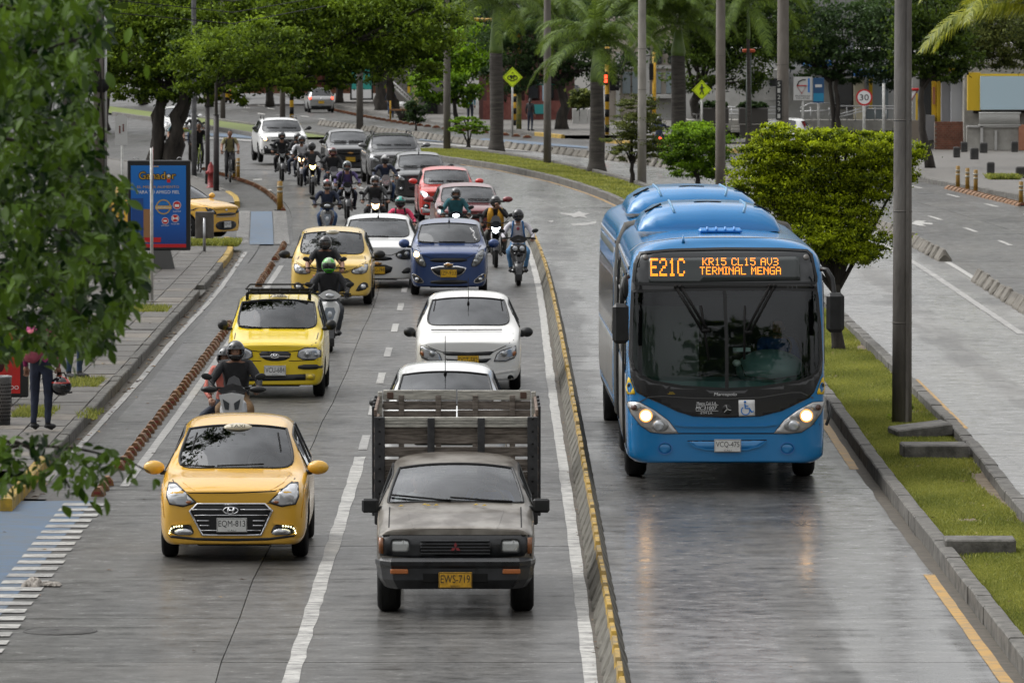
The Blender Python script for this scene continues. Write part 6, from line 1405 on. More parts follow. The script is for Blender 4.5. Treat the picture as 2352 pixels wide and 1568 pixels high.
def bodymesh(pose,heavy=1.0,skirt=None,shorts=False,tee=False,yaw=0,lean=0):
    key=(pose,heavy,shorts,tee,yaw)
    if key in BODYC: return BODYC[key]
    p=POSES[pose]; J={};E=[]
    def add(n,co,r): J[n]=(Vector(co),r)
    h=heavy
    add('pelvis',p['pelvis'],.135*h); add('spine',p['spine'],.125*h); add('chest',p['chest'],.145*h); add('neck',p['neck'],.058); add('head0',Vector(p['head'])-Vector((0,.0,.05)),.05)
    E+=[('pelvis','spine'),('spine','chest'),('chest','neck'),('neck','head0')]
    for s,t in((1,'R'),(-1,'L')):
        f=lambda v:(v[0]*s,v[1],v[2])
        g=lambda k:f(p.get(k+('L' if s>0 and pose=='face' else ''),p[k])) if pose=='face' else f(p.get(k+'2',p[k])) if s<0 else f(p[k])
        add('sh'+t,f(p['sh']),.072*h); add('el'+t,g('el'),.05*h); add('wr'+t,g('wr'),.034); add('hip'+t,f(p['hip']),.095*h); add('kn'+t,g('kn'),.066*h); add('an'+t,g('an'),.045); 
        toe=g('toe'); add('toe'+t,toe,.034)
        E+=[('chest','sh'+t),('sh'+t,'el'+t),('el'+t,'wr'+t),('pelvis','hip'+t),('hip'+t,'kn'+t),('kn'+t,'an'+t),('an'+t,'toe'+t)]
    names=list(J); me=bpy.data.meshes.new('sk'); me.from_pydata([J[n][0][:] for n in names],[(names.index(a),names.index(b)) for a,b in E],[])
    o=bpy.data.objects.new('sk',me); COL.objects.link(o); o.modifiers.new('s','SKIN'); s2=o.modifiers.new('ss','SUBSURF'); s2.levels=1
    sv=me.skin_vertices[0].data
    for i,n in enumerate(names):
        r=J[n][1]; sv[i].radius=(r,r*(.8 if n in('chest','spine') else 1)); sv[i].use_root=(n=='pelvis')
        if n in('chest','spine','pelvis'): sv[i].radius=(r*1.05,r*.82)
    dg=dgraph(); dg.update(); bm_=bpy.data.meshes.new_from_object(o.evaluated_get(dg)); bpy.data.objects.remove(o)
    V_=[v.co.copy() for v in bm_.vertices]; mb=MB(); seg=[(a,b,J[a][0],J[b][0]) for a,b in E]
    def reg(c):
        best=None;bd=9
        for a,b,p0,p1 in seg:
            d=p1-p0; t=max(0,min(1,(c-p0).dot(d)/max(d.length_squared,1e-9))); q=(p0+d*t-c).length-(J[a][1]*(1-t)+J[b][1]*t)
            if q<bd: bd=q; best=(a,b,t)
        a,b,t=best
        if b=='head0': return SK
        if a=='chest' and b=='neck' and t>.75: return SK
        if a.startswith('el') : return SK if (tee or t>.92) else TOPM
        if a.startswith('sh'): return SK if (tee and t>.75) else TOPM
        if a.startswith('an'): return SHO
        if a.startswith('kn'): return SHO if t>.88 else (SK if shorts and t>.1 else LEG)
        if a.startswith('hip') or b.startswith('hip'): return LEG
        if a=='pelvis': return LEG if t<.45 else TOPM
        return TOPM
    fs=[tuple(f.vertices) for f in bm_.polygons]; mi=[reg(sum((V_[i] for i in f),Vector())/len(f)) for f in fs]
    # cloth folds
    rr=random.Random(len(key[0])); 
    for v in V_: v+=Vector((math.sin(v.z*38+v.x*20),math.cos(v.z*31+v.y*25),0))*.004
    mb.v=[v[:] for v in V_]; mb.f=fs; mb.m=mi; mb.sm=[True]*len(fs)
    headm(mb,p['head'],yaw)
    for t,s in(('R',1),('L',-1)): 
        d=J['wr'+t][0]-J['el'+t][0]; dd=Vector((0,-.8,-.1)) if pose not in('stand',) else d
        if pose=='face' and t=='R': dd=Vector((-.25,-.2,.8))
        hand(mb,J['wr'+t][0],(d.normalized()*.6+dd.normalized()*.4),s)
        a,b=J['an'+t][0],J['toe'+t][0]; dn=(b-a); c=b*.6+a*.4; fl=Vector((dn.x,dn.y,0)).normalized(); base=min(a.z-.045,b.z-.005)
        mb.tube([Vector((a.x,a.y,base+.045))-fl*.06,Vector((a.x,a.y,base+.05)),Vector((c.x,c.y,base+.045)),Vector((b.x,b.y,base+.035))+fl*.03,Vector((b.x,b.y,base+.028))+fl*.075],[.03,.046,.05,.046,.02],8,SHO,flat=.75,ref=(0,0,1))
    m=mb.mesh('person_body',[None]*7); BODYC[key]=m; return m
SKIN=lambda: mat('skin',(.26,.13,.08),.5,noise=.1); EYM=lambda: mat('eye_dark',(.015,.012,.01),.3); LIP=lambda: mat('lip',(.2,.07,.055),.5); HAIR=lambda: mat('dark_hair',(.012,.01,.009),.6,noise=.4,nscale=30)
def cloth(name,c,rough=.8): return mat('cloth_'+name,c,rough,noise=.28,nscale=7,bump=.5,bscale=22)
def person(label,loc,rz,pose,top,leg,shoe=None,skin=None,group=None,helmet=None,hair=True,cat='person',heavy=1.0,shorts=False,tee=False,yaw=0,sc=1.0,pack=None,mask=None,gloves=False,gone=None):
    o=link('person',bodymesh(pose,heavy,None,shorts,tee,yaw)); o.location=loc; o.rotation_euler=(0,0,rz); o.scale=(sc,)*3; tag(o,label,cat,group)
    ms=[skin or SKIN(),top,leg,shoe or cloth('shoe',(.02,.02,.022)),EYM(),HAIR(),LIP()]
    for i,m in enumerate(ms): o.material_slots[i].link='OBJECT'; o.material_slots[i].material=m
    P_=POSES[pose]; c=Vector(P_['head']); M=Matrix.Rotation(yaw,3,'Z')
    if helmet: make_helmet(o,c,M,**helmet)
    elif hair:
        mb=MB(); mb.ell(c+Vector((0,.014,.022)),(.084,.098,.108),16,10,M=M); me=mb.mesh('hair',[HAIR()]); bm=bmesh.new(); bm.from_mesh(me); M3=M.transposed()
        dl=[v for v in bm.verts if (M3@(v.co-c)).y<-.03 and (M3@(v.co-c)).z<.075 or (v.co-c).z<-.07]; bmesh.ops.delete(bm,geom=dl,context='VERTS'); bm.to_mesh(me); bm.free(); link('hair',me,o)
        if hair=='long': mb=MB(); mb.tube([c+Vector((0,.06,.03)),c+Vector((0,.1,-.08)),c+Vector((0,.09,-.22))],[.07,.06,.02],8); mb.build('long_hair',HAIR(),o)
    ch=Vector(P_['chest']); sp=Vector(P_['spine'])
    if pack:
        mb=MB(); q=(ch+sp)/2+Vector((0,.2,.03)); mb.box(q,(.3,.18,.42),b=.06); mb.box(q+Vector((0,.1,-.07)),(.22,.06,.2),b=.03); b_=mb.build('backpack',pack,o)
        for s in(-1,1): mb=MB(); mb.tube([ch+Vector((s*.09,.1,.15)),ch+Vector((s*.1,-.04,.15)),ch+Vector((s*.115,-.15,.03)),ch+Vector((s*.13,-.135,-.12)),ch+Vector((s*.15,-.0,-.2))],.022,6,flat=.4,ref=(0,1,0)); mb.build('strap',pack,b_)
    if mask: mb=MB(); mb.ell(c+M@Vector((0,-.045,-.045)),(.058,.058,.045),14,8); mb.build('face_mask',mask,o)
    return o
def make_helmet(o,c,M,col,visor='dark',face=True,r=1.0,stripe_=None,open_=False,mat2=None):
    nu,nv=26,18; R3=Vector((.126,.148,.142))*r; cc=c+Vector((0,.012,.018)); vs=[];fs=[];mi=[]
    for j in range(nv+1):
        th=PI*j/nv*.93
        for i in range(nu):
            ph=2*PI*i/nu; x,y,z=math.sin(th)*math.cos(ph),math.sin(th)*math.sin(ph),math.cos(th)
            k=1
            if z<-.45 : k=.97
            if y<-.2 and z<-.2: k=1.06   # chin bar
            vs.append(cc+M@Vector((x*R3.x*k,y*R3.y*k,z*R3.z)))
    for j in range(nv):
        for i in range(nu):
            i2=(i+1)%nu; th=PI*(j+.5)/nv*.93; ph=2*PI*(i+.5)/nu; x,y,z=math.sin(th)*math.cos(ph),math.sin(th)*math.sin(ph),math.cos(th)
            win=(y<-.35 and abs(x)<.74 and -.42<z<.22)
            if win: continue
            fs.append((j*nu+i,(j+1)*nu+i,(j+1)*nu+i2,j*nu+i2)); mi.append(1 if (stripe_ and (abs(x)<.28 and z>.1 or (abs(z-.35)<.12)) ) else 0)
    mb=MB(); mb.v=[v[:] for v in vs]; mb.f=fs; mb.m=mi; mb.sm=[True]*len(fs); h=mb.build('helmet',[col,stripe_ or col],o)
    sm=h.modifiers.new('shell','SOLIDIFY'); sm.thickness=.012; sm.offset=-1
    # visor: down over the face, or raised on the brow
    mb=MB(); vs=[];n=12
    zr=(-.4,.24) if visor!='up' else (.2,.62)
    for zz in np.linspace(zr[0],zr[1],6):
        for t in np.linspace(-1,1,n):
            an=t*R(62); rr=math.sqrt(max(.05,1-zz*zz)); k=1.045
            vs.append(cc+M@Vector((math.sin(an)*R3.x*rr*k*1.02,-math.cos(an)*R3.y*rr*k,zz*R3.z*k)))
    fs=[(a*n+b,a*n+b+1,(a+1)*n+b+1,(a+1)*n+b) for a in range(5) for b in range(n-1)]
    mb.add(vs,fs,0,True); mb.build('visor',glass('visor_dark',.06,.04) if visor=='dark' else glass('visor_smoke',.3,.05) if visor=='up' else glass('visor_clear',.55,.04),h)
    mb=MB(); mb.box(cc+M@Vector((0,-R3.y*1.05,-R3.z*.62)),(.1,.012,.02),b=.004); mb.build('vent',DBLK(),h)
HM=lambda n,c,rough=.12: mat('helmet_'+n,c,rough,coat=.6)
# ================= MOTORCYCLES & BICYCLES =================
def mwheel(o,y,r,w_,rim=None,spoke=True,name='wheel',tyre=None):
    t=MB(); h=w_/2; t.lathe([(-h*.6,r*.78),(-h,r*.88),(-h*.8,r*.96),(0,r),(h*.8,r*.96),(h,r*.88),(h*.6,r*.78)],'x',(0,y,r),28); wl=t.build(name,RUB(),o)
    m=MB(); m.lathe([(-h*.6,r*.8),(-h*.55,r*.7),(h*.55,r*.7),(h*.6,r*.8)],'x',(0,y,r),24); m.cyl((-h,y,r),(h,y,r),.03,.03,10)
    for k in range(6 if r<.31 or w_>.06 else 14): a=2*PI*k/(6 if r<.31 or w_>.06 else 14); m.tube([(0,y,r),(0,y+math.cos(a)*r*.74,r+math.sin(a)*r*.74)],.012 if w_>.06 else .003,5)
    m.build('rim',rim or mat('rim_dark',(.06,.06,.06),.35,.7),wl)
def mmirror(o,x,y,z,s,rr=(.075,.012,.045),stem=None):
    mb=MB(); mb.ell((s*x,y,z),rr,12,8,M=Matrix.Rotation(s*R(-12),3,'Y')); m=mb.build('mirror',BLK(),o); mb=MB(); mb.tube([(s*x*.62,y+.02,z-.16),(s*x*.85,y+.02,z-.07),(s*x,y+.015,z-.01)],.007,5); mb.build('mirror_stem',BLK(),m)
def lampm(on): return {None:SIL(),'w':LITW,'y':LITY,'o':LIT}[on]
def scooter(label,loc,rz,body,trim,lamp=None,apron=True,group=None,twin=False,tailup=False,guards=False,sc=1.0):
    o=thing('scooter',label,'scooter',loc,rz,group,sc); r=.245
    mwheel(o,-.62,r,.1); mwheel(o,.62,r,.11)
    mb=MB(); 
    for s in(-1,1): mb.tube([(s*.075,-.62,r),(s*.07,-.55,.52)],.018,6)
    mb.build('fork',BLK(),o)
    mb=MB(); n=9; vs=[]
    for a in np.linspace(R(-25),R(160),n):
        for x in(-.07,-.04,.04,.07): vs.append((x,-.62-math.cos(a)*.28,r+math.sin(a)*.285-(.02 if abs(x)>.05 else 0)))
    mb.add(vs,[(i*4+j,i*4+j+1,(i+1)*4+j+1,(i+1)*4+j) for i in range(n-1) for j in range(3)],0,True); mb.build('front_fender',trim,o)
    # front apron: V shaped shield
    pr=[(.36,.07,-.66),(.45,.11,-.63),(.58,.155,-.57),(.72,.185,-.52),(.82,.17,-.5),(.88,.12,-.5)]; vs=[];cols=9
    for z,w_,y in pr:
        for t in np.linspace(-1,1,cols): vs.append((t*w_,y+abs(t)**1.6*.16+(.0),z))
    mb=MB(); mb.add(vs,[(i*cols+j,i*cols+j+1,(i+1)*cols+j+1,(i+1)*cols+j) for i in range(len(pr)-1) for j in range(cols-1)],0,True); ap=mb.build('front_apron',body,o); ap.modifiers.new('t','SOLIDIFY').thickness=.02
    # central dark grille/lamp on apron
    if twin:
        for s in(-1,1): mb=MB(); mb.cyl((s*.075,-.6,.8),(s*.075,-.55,.8),.066,.06,20); l_=mb.build('headlight',BLK(),o); mb=MB(); mb.ell((s*.075,-.6,.8),(.055,.02,.055),16,8); mb.build('lens',mat('lamp_glass',(.5,.52,.55),.08,.4),l_)
        mb=MB(); mb.box((0,-.53,.79),(.33,.08,.2),b=.05); mb.box((0,-.58,.68),(.2,.05,.08),b=.03); mb.build('headlight_cowl',trim,o)
    else:
        mb=MB(); mb.prism([(-.075,.78),(.075,.78),(.1,.7),(.05,.56),(0,.5),(-.05,.56),(-.1,.7)],(0,-.605,0),(1,0,0),(0,0,1),(0,.06,0)); l_=mb.build('apron_light' if lamp!='a' else 'headlight',mat('apron_lens',(.3,.34,.4),.1,.5),o)
        mb=MB(); mb.ell((0,-.6,.66),(.045,.02,.06),12,8); mb.build('lens',mat('lamp_glass',(.5,.52,.55),.08,.4),l_)
    # handlebar cowl
    mb=MB(); mb.ell((0,-.46,.975),(.14,.1,.06),18,10); mb.prism([(-.2,.99),(-.1,1.06),(0,1.09),(.1,1.06),(.2,.99),(.12,.93),(-.12,.93)],(0,-.55,0),(1,0,0),(0,0,1),(0,.08,0)); hc=mb.build('handlebar_cowl',trim if guards else body,o)
    if guards:
        mb=MB(); mb.prism([(-.17,.95),(0,.98),(.17,.95),(.12,.72),(0,.66),(-.12,.72)],(0,-.66,0),(1,0,0),(0,-.12,1),(0,.06,0)); fp=mb.build('front_panel',body,o)
        for s in(-1,1): mb=MB(); mb.prism([(s*.03,.84),(s*.12,.9),(s*.09,.76),(s*.04,.75)],(0,-.668,0),(1,0,0),(0,-.12,1),(0,-.006,0)); mb.build('headlight',mat('smoked_lens',(.05,.055,.06),.12,coat=.5),fp)
    if guards: mb=MB(); mb.prism([(-.11,1.02),(-.07,1.14),(0,1.18),(.07,1.14),(.11,1.02)],(0,-.53,0),(1,0,0),(0,.25,1),(0,.02,0)); mb.build('windscreen',mat('smoke_screen',(.02,.02,.022),.1,coat=.5),o)
    if not twin and lamp!='a': mb=MB(); mb.ell((0,-.545,.985),(.085,.03,.045),16,8); mb.build('headlight',lampm(lamp),o)
    for s in(-1,1): mb=MB(); mb.ell((s*.15,-.53,.975),(.035,.02,.018),10,6); mb.build('indicator',mat('orange_lens',(.36,.11,.025),.3,coat=.4),hc)
    mb=MB(); mb.tube([(-.36,-.27,1.0),(-.22,-.36,1.02),(0,-.42,1.02),(.22,-.36,1.02),(.36,-.27,1.0)],.014,6); 
    for s in(-1,1): mb.tube([(s*.26,-.335,1.01),(s*.37,-.262,1.0)],.019,8); mb.tube([(s*.2,-.44,1.0),(s*.35,-.33,.99)],.006,5)
    mb.build('handlebar',DBLK(),o)
    if guards:
        for s in(-1,1): mb=MB(); mb.ell((s*.32,-.36,1.0),(.12,.05,.045),12,8); mb.build('hand_guard',BLK(),o)
    for s in(-1,1): mmirror(o,.36,-.34,1.17,s)
    mb=MB(); mb.box((0,-.1,.31),(.3,.6,.09),b=.03); mb.build('footboard',trim,o)
    mb=MB(); mb.box((0,.36,.5),(.27,.62,.3),b=.09); mb.box((0,.6,.62),(.22,.5,.14),b=.06); mb.build('body_cowl',body,o)
    mb=MB(); mb.box((0,.38,.745),(.27,.75,.1),b=.045); mb.build('seat',mat('seat_vinyl',(.02,.02,.02),.5),o)
    mb=MB(); mb.box((.02,.42,.3),(.22,.45,.2),b=.05); mb.cyl((.16,.2,.28),(.17,.8,.34),.035,.045,10); mb.build('engine',mat('engine_dark',(.05,.05,.05),.4,.6),o)
    return o
def moto(label,loc,rz,body,lamp=None,group=None,naked=True,tank=None,plate_=False,tail=None,sc=1.0,fair=False):
    o=thing('motorcycle',label,'motorcycle',loc,rz,group,sc); r=.3
    mwheel(o,-.68,r,.095); mwheel(o,.66,r,.12)
    mb=MB()
    for s in(-1,1): mb.tube([(s*.09,-.68,r),(s*.09,-.44,.93)],[.028,.02],8)
    mb.box((0,-.46,.9),(.24,.07,.03),b=.01); mb.build('fork',mat('fork_metal',(.25,.25,.25),.25,.8),o)
    mb=MB(); n=9; vs=[]
    for a in np.linspace(R(20),R(150),n):
        for x in(-.065,-.04,.04,.065): vs.append((x,-.68-math.cos(a)*.325,r+math.sin(a)*.33-(.02 if abs(x)>.05 else 0)))
    mb.add(vs,[(i*4+j,i*4+j+1,(i+1)*4+j+1,(i+1)*4+j) for i in range(n-1) for j in range(3)],0,True); mb.build('front_fender',body,o)
    # headlight cowl
    mb=MB(); mb.prism([(-.12,.98),(-.06,1.06),(.06,1.06),(.12,.98),(.13,.86),(.06,.76),(-.06,.76),(-.13,.86)],(0,-.58,0),(1,0,0),(0,0,1),(0,.12,0)); hc=mb.build('headlight_cowl',body,o)
    mb=MB(); mb.prism([(-.1,.93),(-.04,.9),(.04,.9),(.1,.93),(.07,.82),(0,.78),(-.07,.82)],(0,-.595,0),(1,0,0),(0,0,1),(0,.03,0)); mb.build('headlight',lampm(lamp),hc)
    if fair: mb=MB(); mb.prism([(-.13,1.02),(-.08,1.15),(0,1.19),(.08,1.15),(.13,1.02)],(0,-.55,0),(1,0,0),(0,.25,1),(0,.02,0)); mb.build('windscreen',mat('smoke_screen',(.02,.02,.022),.1,coat=.5),o)
    for s in(-1,1): mb=MB(); mb.tube([(s*.1,-.52,.88),(s*.17,-.52,.88)],.01,5); mb.ell((s*.2,-.53,.88),(.035,.025,.02),10,6); mb.build('indicator',mat('orange_lens',(.36,.11,.025),.3,coat=.4),hc)
    mb=MB(); mb.tube([(-.38,-.24,1.0),(-.26,-.32,1.03),(-.1,-.42,1.0),(.1,-.42,1.0),(.26,-.32,1.03),(.38,-.24,1.0)],.014,6)
    for s in(-1,1): mb.tube([(s*.28,-.31,1.025),(s*.385,-.235,1.0)],.019,8); mb.tube([(s*.2,-.42,1.0),(s*.36,-.31,.99)],.006,5)
    mb.build('handlebar',DBLK(),o)
    for s in(-1,1): mmirror(o,.35,-.32,1.19,s)
    mb=MB(); mb.ell((0,-.12,.84),(.16,.3,.13),16,10); mb.build('fuel_tank',tank or body,o)
    for s in(-1,1): mb=MB(); mb.prism([(-.42,.86),(-.2,.92),(-.05,.7),(-.28,.6)],(s*.13,0,0),(0,1,0),(0,0,1),(s*.05,0,0)); mb.build('tank_shroud',body,o)
    mb=MB(); mb.box((0,.38,.82),(.25,.72,.09),b=.04); mb.build('seat',mat('seat_vinyl',(.02,.02,.02),.5),o); mb=MB(); mb.box((0,.62,.73),(.2,.42,.12),b=.05); mb.build('tail_cowl',body,o)
    mb=MB(); mb.box((0,-.08,.45),(.24,.36,.3),b=.05); mb.cyl((0,-.22,.5),(0,-.1,.72),.08,.09,12); mb.cyl((-.16,-.05,.42),(.16,-.05,.42),.09,.09,14); mb.build('engine',mat('engine_dark',(.05,.05,.05),.4,.6),o)
    mb=MB(); mb.tube([(.1,-.25,.45),(.12,-.28,.3),(.13,.0,.25),(.16,.4,.32),(.17,.85,.42)],[.02,.02,.02,.045,.045],8); mb.build('exhaust',mat('exhaust_grey',(.15,.14,.13),.35,.8),o)
    for s in(-1,1): mb=MB(); mb.tube([(s*.1,.1,.32),(s*.24,.1,.32)],.012,6); mb.build('foot_peg',DBLK(),o)
    if tail:
        mb=MB(); mb.ell((0,.9,.78),(.07,.03,.04),12,6); mb.build('tail_light',tail,o); plate(o,(0,.93,.6),'RKX','',YP_(),.22,.13,face=(0,1,0))
    return o
def bicycle(label,loc,rz,col,group=None,sc=1.0):
    o=thing('bicycle',label,'bicycle',loc,rz,group,sc); r=.33
    mwheel(o,-.52,r,.045,mat('rim_pale',(.3,.3,.3),.3,.8)); mwheel(o,.5,r,.045,mat('rim_pale',(.3,.3,.3),.3,.8))
    mb=MB(); bb=(0,.08,.3); hd=(0,-.36,.86); st=(0,.2,.84)
    for a,b in((bb,hd),((0,-.34,.8),st),(bb,st)): mb.tube([a,b],.018,6)
    for s in(-1,1): mb.tube([(s*.05,.5,r),(s*.02,.12,.3)],.01,5); mb.tube([(s*.05,.5,r),(s*.02,.2,.8)],.009,5); mb.tube([(s*.045,-.52,r),(s*.04,-.4,.76)],.012,5)
    mb.tube([(0,-.36,.78),(0,-.33,1.0)],.016,6); mb.build('frame',col,o)
    mb=MB(); mb.tube([(-.3,-.26,1.03),(-.2,-.33,1.03),(0,-.34,1.01),(.2,-.33,1.03),(.3,-.26,1.03)],.013,6); mb.build('handlebar',DBLK(),o)
    mb=MB(); mb.tube([st,(0,.22,.93)],.013,6); mb.box((0,.25,.95),(.14,.26,.06),b=.025); mb.build('saddle',DBLK(),o)
    mb=MB(); mb.cyl((.03,.08,.3),(.04,.08,.3),.09,.09,16); mb.tube([(.06,.08,.3),(.07,.0,.16)],.009,5); mb.tube([(-.06,.08,.3),(-.07,.14,.44)],.009,5); mb.build('crank',mat('engine_dark',(.05,.05,.05),.4,.6),o)
    for s in (-1,1): mb=MB(); mb.box((s*.12,0.0 if s>0 else .14,.15 if s>0 else .45),(.1,.07,.02)); mb.build('pedal',DBLK(),o)
    return o
K=lambda n,c: cloth(n,c)
BK=K('black',(.012,.012,.014)); JEAN=K('jeans',(.02,.05,.12)); DJ=K('dark_jeans',(.012,.018,.035)); NAVY=K('navy',(.014,.02,.045)); TEAL=K('teal',(.015,.09,.11)); 
GB=mat('scoot_black',(.012,.012,.014),.18,coat=.5); GW=mat('scoot_white',(.6,.6,.6),.2,coat=.5); GG=mat('moto_grey',(.12,.12,.13),.3,.5); GS=mat('moto_silver',(.3,.3,.31),.3,.6); GR_=mat('moto_red',(.35,.02,.02),.2,coat=.5)
def ride(px,py,rz,bk,top,leg,plabel,hel,pose='rider',pack=None,Y=None,**kw):
    q=G(px,py) if Y is None else Vector((AT(px,784,Y).x,Y,hgt(Y))); 
    l_=Vector((q.x,q.y+.65,q.z)); o=bk(l_,rz); p=person(plabel,l_,rz,pose,top,leg,helmet=hel,pack=pack,**kw); return o,p
# front pair on the white scooter
l_=Vector((AT(540,900,87.3).x,87.3,0)); scooter('black and white scooter carrying two people in the left lane',l_,R(-1),GW,GB,lamp='a',guards=True)
person('rider in black jacket with open black helmet driving the two person scooter',l_,R(-1),'scoot',BK,K('khaki',(.15,.085,.035)),helmet=dict(col=HM('black',(.012,.012,.014)),visor='up'),heavy=1.1)
person('passenger in salmon top with blue face mask behind the rider in black',l_+Vector((-.2,-.03,-.17)),R(-6),'pass',K('salmon',(.42,.12,.09)),DJ,helmet=dict(col=HM('black',(.012,.012,.014)),visor='up'),mask=mat('mask_blue',(.12,.4,.6),.7))
l_=Vector((AT(756,900,114.6).x,114.6,0)); scooter('white scooter with black sides ridden by the person in the green helmet',l_,R(3),GW,GB)
person('rider in black jacket with bright green helmet',l_,R(3),'scoot',BK,K('slate',(.03,.033,.04)),helmet=dict(col=HM('green',(.06,.42,.02)),visor='dark',stripe_=HM('pale_green',(.3,.42,.25))),heavy=1.12,skin=BK)
l_=Vector((AT(747,900,125).x,125,0)); moto('black motorcycle hidden behind the white scooter',l_,R(1),GB)
person('rider with black helmet and striped sleeves above the green helmet',l_,R(1),'rider',BK,DJ,helmet=dict(col=HM('black',(.012,.012,.014)),visor='clear'),heavy=1.12,tee=True)
l_=Vector((AT(752,900,162.5).x,162.5,0)); scooter('black scooter between the pale taxi and the yellow post',l_,R(2),GB,GB,lamp='n' if 0 else None)
person('rider in navy jacket and blue jeans on the black scooter',l_,R(2),'scoot',NAVY,JEAN,helmet=dict(col=HM('grey_red',(.2,.19,.19)),visor='up',stripe_=HM('red',(.35,.03,.03))))
l_=G(796,507)+Vector((0,.68,0)); moto('black motorcycle under the purple jacket rider',l_,R(3),GB,tank=GG); person('rider in purple jacket with dark backpack straps',l_,R(3),'rider',K('purple',(.07,.05,.15)),DJ,helmet=dict(col=HM('grey',(.1,.13,.13)),visor='up'),pack=BK)
l_=Vector((AT(862,784,166).x,166,0)); moto('motorcycle with lit yellow headlight behind the white hatchback',l_,R(2),GG,lamp='o'); person('rider in shiny black rain jacket with patterned helmet',l_,R(2),'rider',mat('rain_black',(.02,.021,.022),.35,noise=.4,nscale=9,bump=.8,bscale=15),BK,helmet=dict(col=HM('pattern',(.22,.2,.2)),visor='up',stripe_=HM('black',(.012,.012,.014))),heavy=1.15)
l_=Vector((AT(920,784,150).x,150,0)); scooter('dark scooter under the rider in the pink jacket',l_,R(3),GG,GB); person('rider in bright pink jacket with teal and black helmet',l_+Vector((0,0,-.03)),R(3),'scoot',K('pink',(.6,.04,.11)),JEAN,helmet=dict(col=HM('black',(.012,.012,.014)),visor='dark',stripe_=HM('teal',(.02,.3,.25))),pack=BK,heavy=.98)
l_=Vector((AT(885,784,187).x,187,0)); moto('grey motorcycle in front of the large grey car',l_,R(4),GS); person('rider in dark blue jacket in front of the large grey car',l_,R(4),'rider',NAVY,JEAN,helmet=dict(col=HM('black',(.012,.012,.014)),visor='dark',stripe_=HM('white',(.4,.4,.4))))
l_=Vector((AT(765,784,196).x,196,0)); moto('dark motorcycle under the rider with the maroon helmet',l_,R(5),GG); person('rider in black jacket with maroon helmet and red scarf',l_,R(5),'rider',BK,DJ,helmet=dict(col=HM('maroon',(.12,.02,.025)),visor='up'),heavy=1.12)
l_=G(715,448)+Vector((0,.68,0)); moto('dark naked motorcycle with lit yellow headlight',l_,R(4),GB,lamp='y'); person('rider in grey and black jacket on the bike with yellow headlight',l_,R(4),'rider',K('grey_black',(.05,.05,.052)),DJ,helmet=dict(col=HM('black',(.012,.012,.014)),visor='dark'))
l_=G(688,428)+Vector((0,.68,0)); moto('small motorcycle carrying two people behind the naked bike',l_,R(5),GG,lamp='o'); person('rider in white jacket with black helmet',l_+Vector((.05,0,0)),R(5),'rider',K('white',(.5,.5,.52)),DJ,helmet=dict(col=HM('black',(.012,.012,.014)),visor='up')); person('passenger in black behind the rider in white jacket',l_+Vector((-.1,0,0)),R(0),'pass',BK,DJ,helmet=dict(col=HM('black',(.012,.012,.014)),visor='up'))
l_=G(646,416)+Vector((0,.65,0)); moto('black motorcycle in front of the white sport utility car',l_,R(4),GB); person('rider in black jacket with white sleeve stripes and pink straps',l_,R(4),'rider',BK,BK,helmet=dict(col=HM('black',(.012,.012,.014)),visor='up'),heavy=.95)
l_=Vector((AT(1047,784,155.5).x,155.5,0)); scooter('scooter with bright lit headlight in front of the maroon car',l_,R(1),GB,GB,lamp='w'); person('rider in teal denim jacket',l_,R(1),'scoot',TEAL,DJ,helmet=dict(col=HM('grey2',(.09,.09,.1)),visor='up'),heavy=1.05)
l_=G(1138,615)+Vector((0,.68,0)); moto('black motorcycle with blue white headlight beside the blue car',l_,R(1),GB,lamp='w',fair=True); pv=person('rider in yellow vest holding a hand to the chin',l_,R(1),'face',BK,K('grey_trousers',(.12,.12,.11)),helmet=dict(col=HM('black',(.012,.012,.014)),visor='dark'))
for s in(-1,1):
    mb=MB(); mb.tube([(s*.11,.07,1.33),(s*.12,-.01,1.2),(s*.12,.06,1.03),(s*.12,.13,.9)],[.05,.075,.08,.07],10,flat=.8,ref=(0,1,0)); mb.build('yellow_vest',K('mustard',(.42,.21,.012)),pv)
l_=G(1190,656.5)+Vector((0,.62,0)); scooter('black twin headlight scooter beside the yellow divider',l_,R(1),GB,GB,twin=True); pw=person('rider in white shirt with blue straps and black helmet',l_,R(1),'scoot',K('white_shirt',(.52,.5,.54)),K('light_jeans',(.06,.16,.3)),helmet=dict(col=HM('black',(.012,.012,.014)),visor='dark'),pack=K('strap_blue',(.02,.12,.3)))
mb=MB(); mb.ell((0,.045,1.2),(.035,.012,.04),12,8); mb.build('shirt_emblem',mat('emblem_dark_red',(.2,.03,.05),.7),pw)
mb=MB(); mb.ell((0,.043,1.3),(.055,.01,.01),12,6); mb.build('shirt_print',mat('print_grey',(.2,.2,.22),.7),pw)
q=G(1513,362); moto('motorcycle with lit red tail light driving away on the far side',(q.x,q.y-.6,q.z),PI,GB,tail=emis('lit_tail_lamp',(1,.06,.03),5)); person('rider in dark blue driving away on the far side',(q.x,q.y-.6,q.z),PI,'rider',NAVY,DJ,helmet=dict(col=HM('black',(.012,.012,.014)),visor='dark'))
q=G(446,350); moto('motorcycle with mirrors beyond the row of slim trunks',(q.x,q.y,q.z),R(10),GB); person('rider in black jacket and pale helmet beyond the slim trunks',(q.x,q.y,q.z),R(10),'rider',BK,JEAN,helmet=dict(col=HM('white',(.4,.4,.4)),visor='dark'))
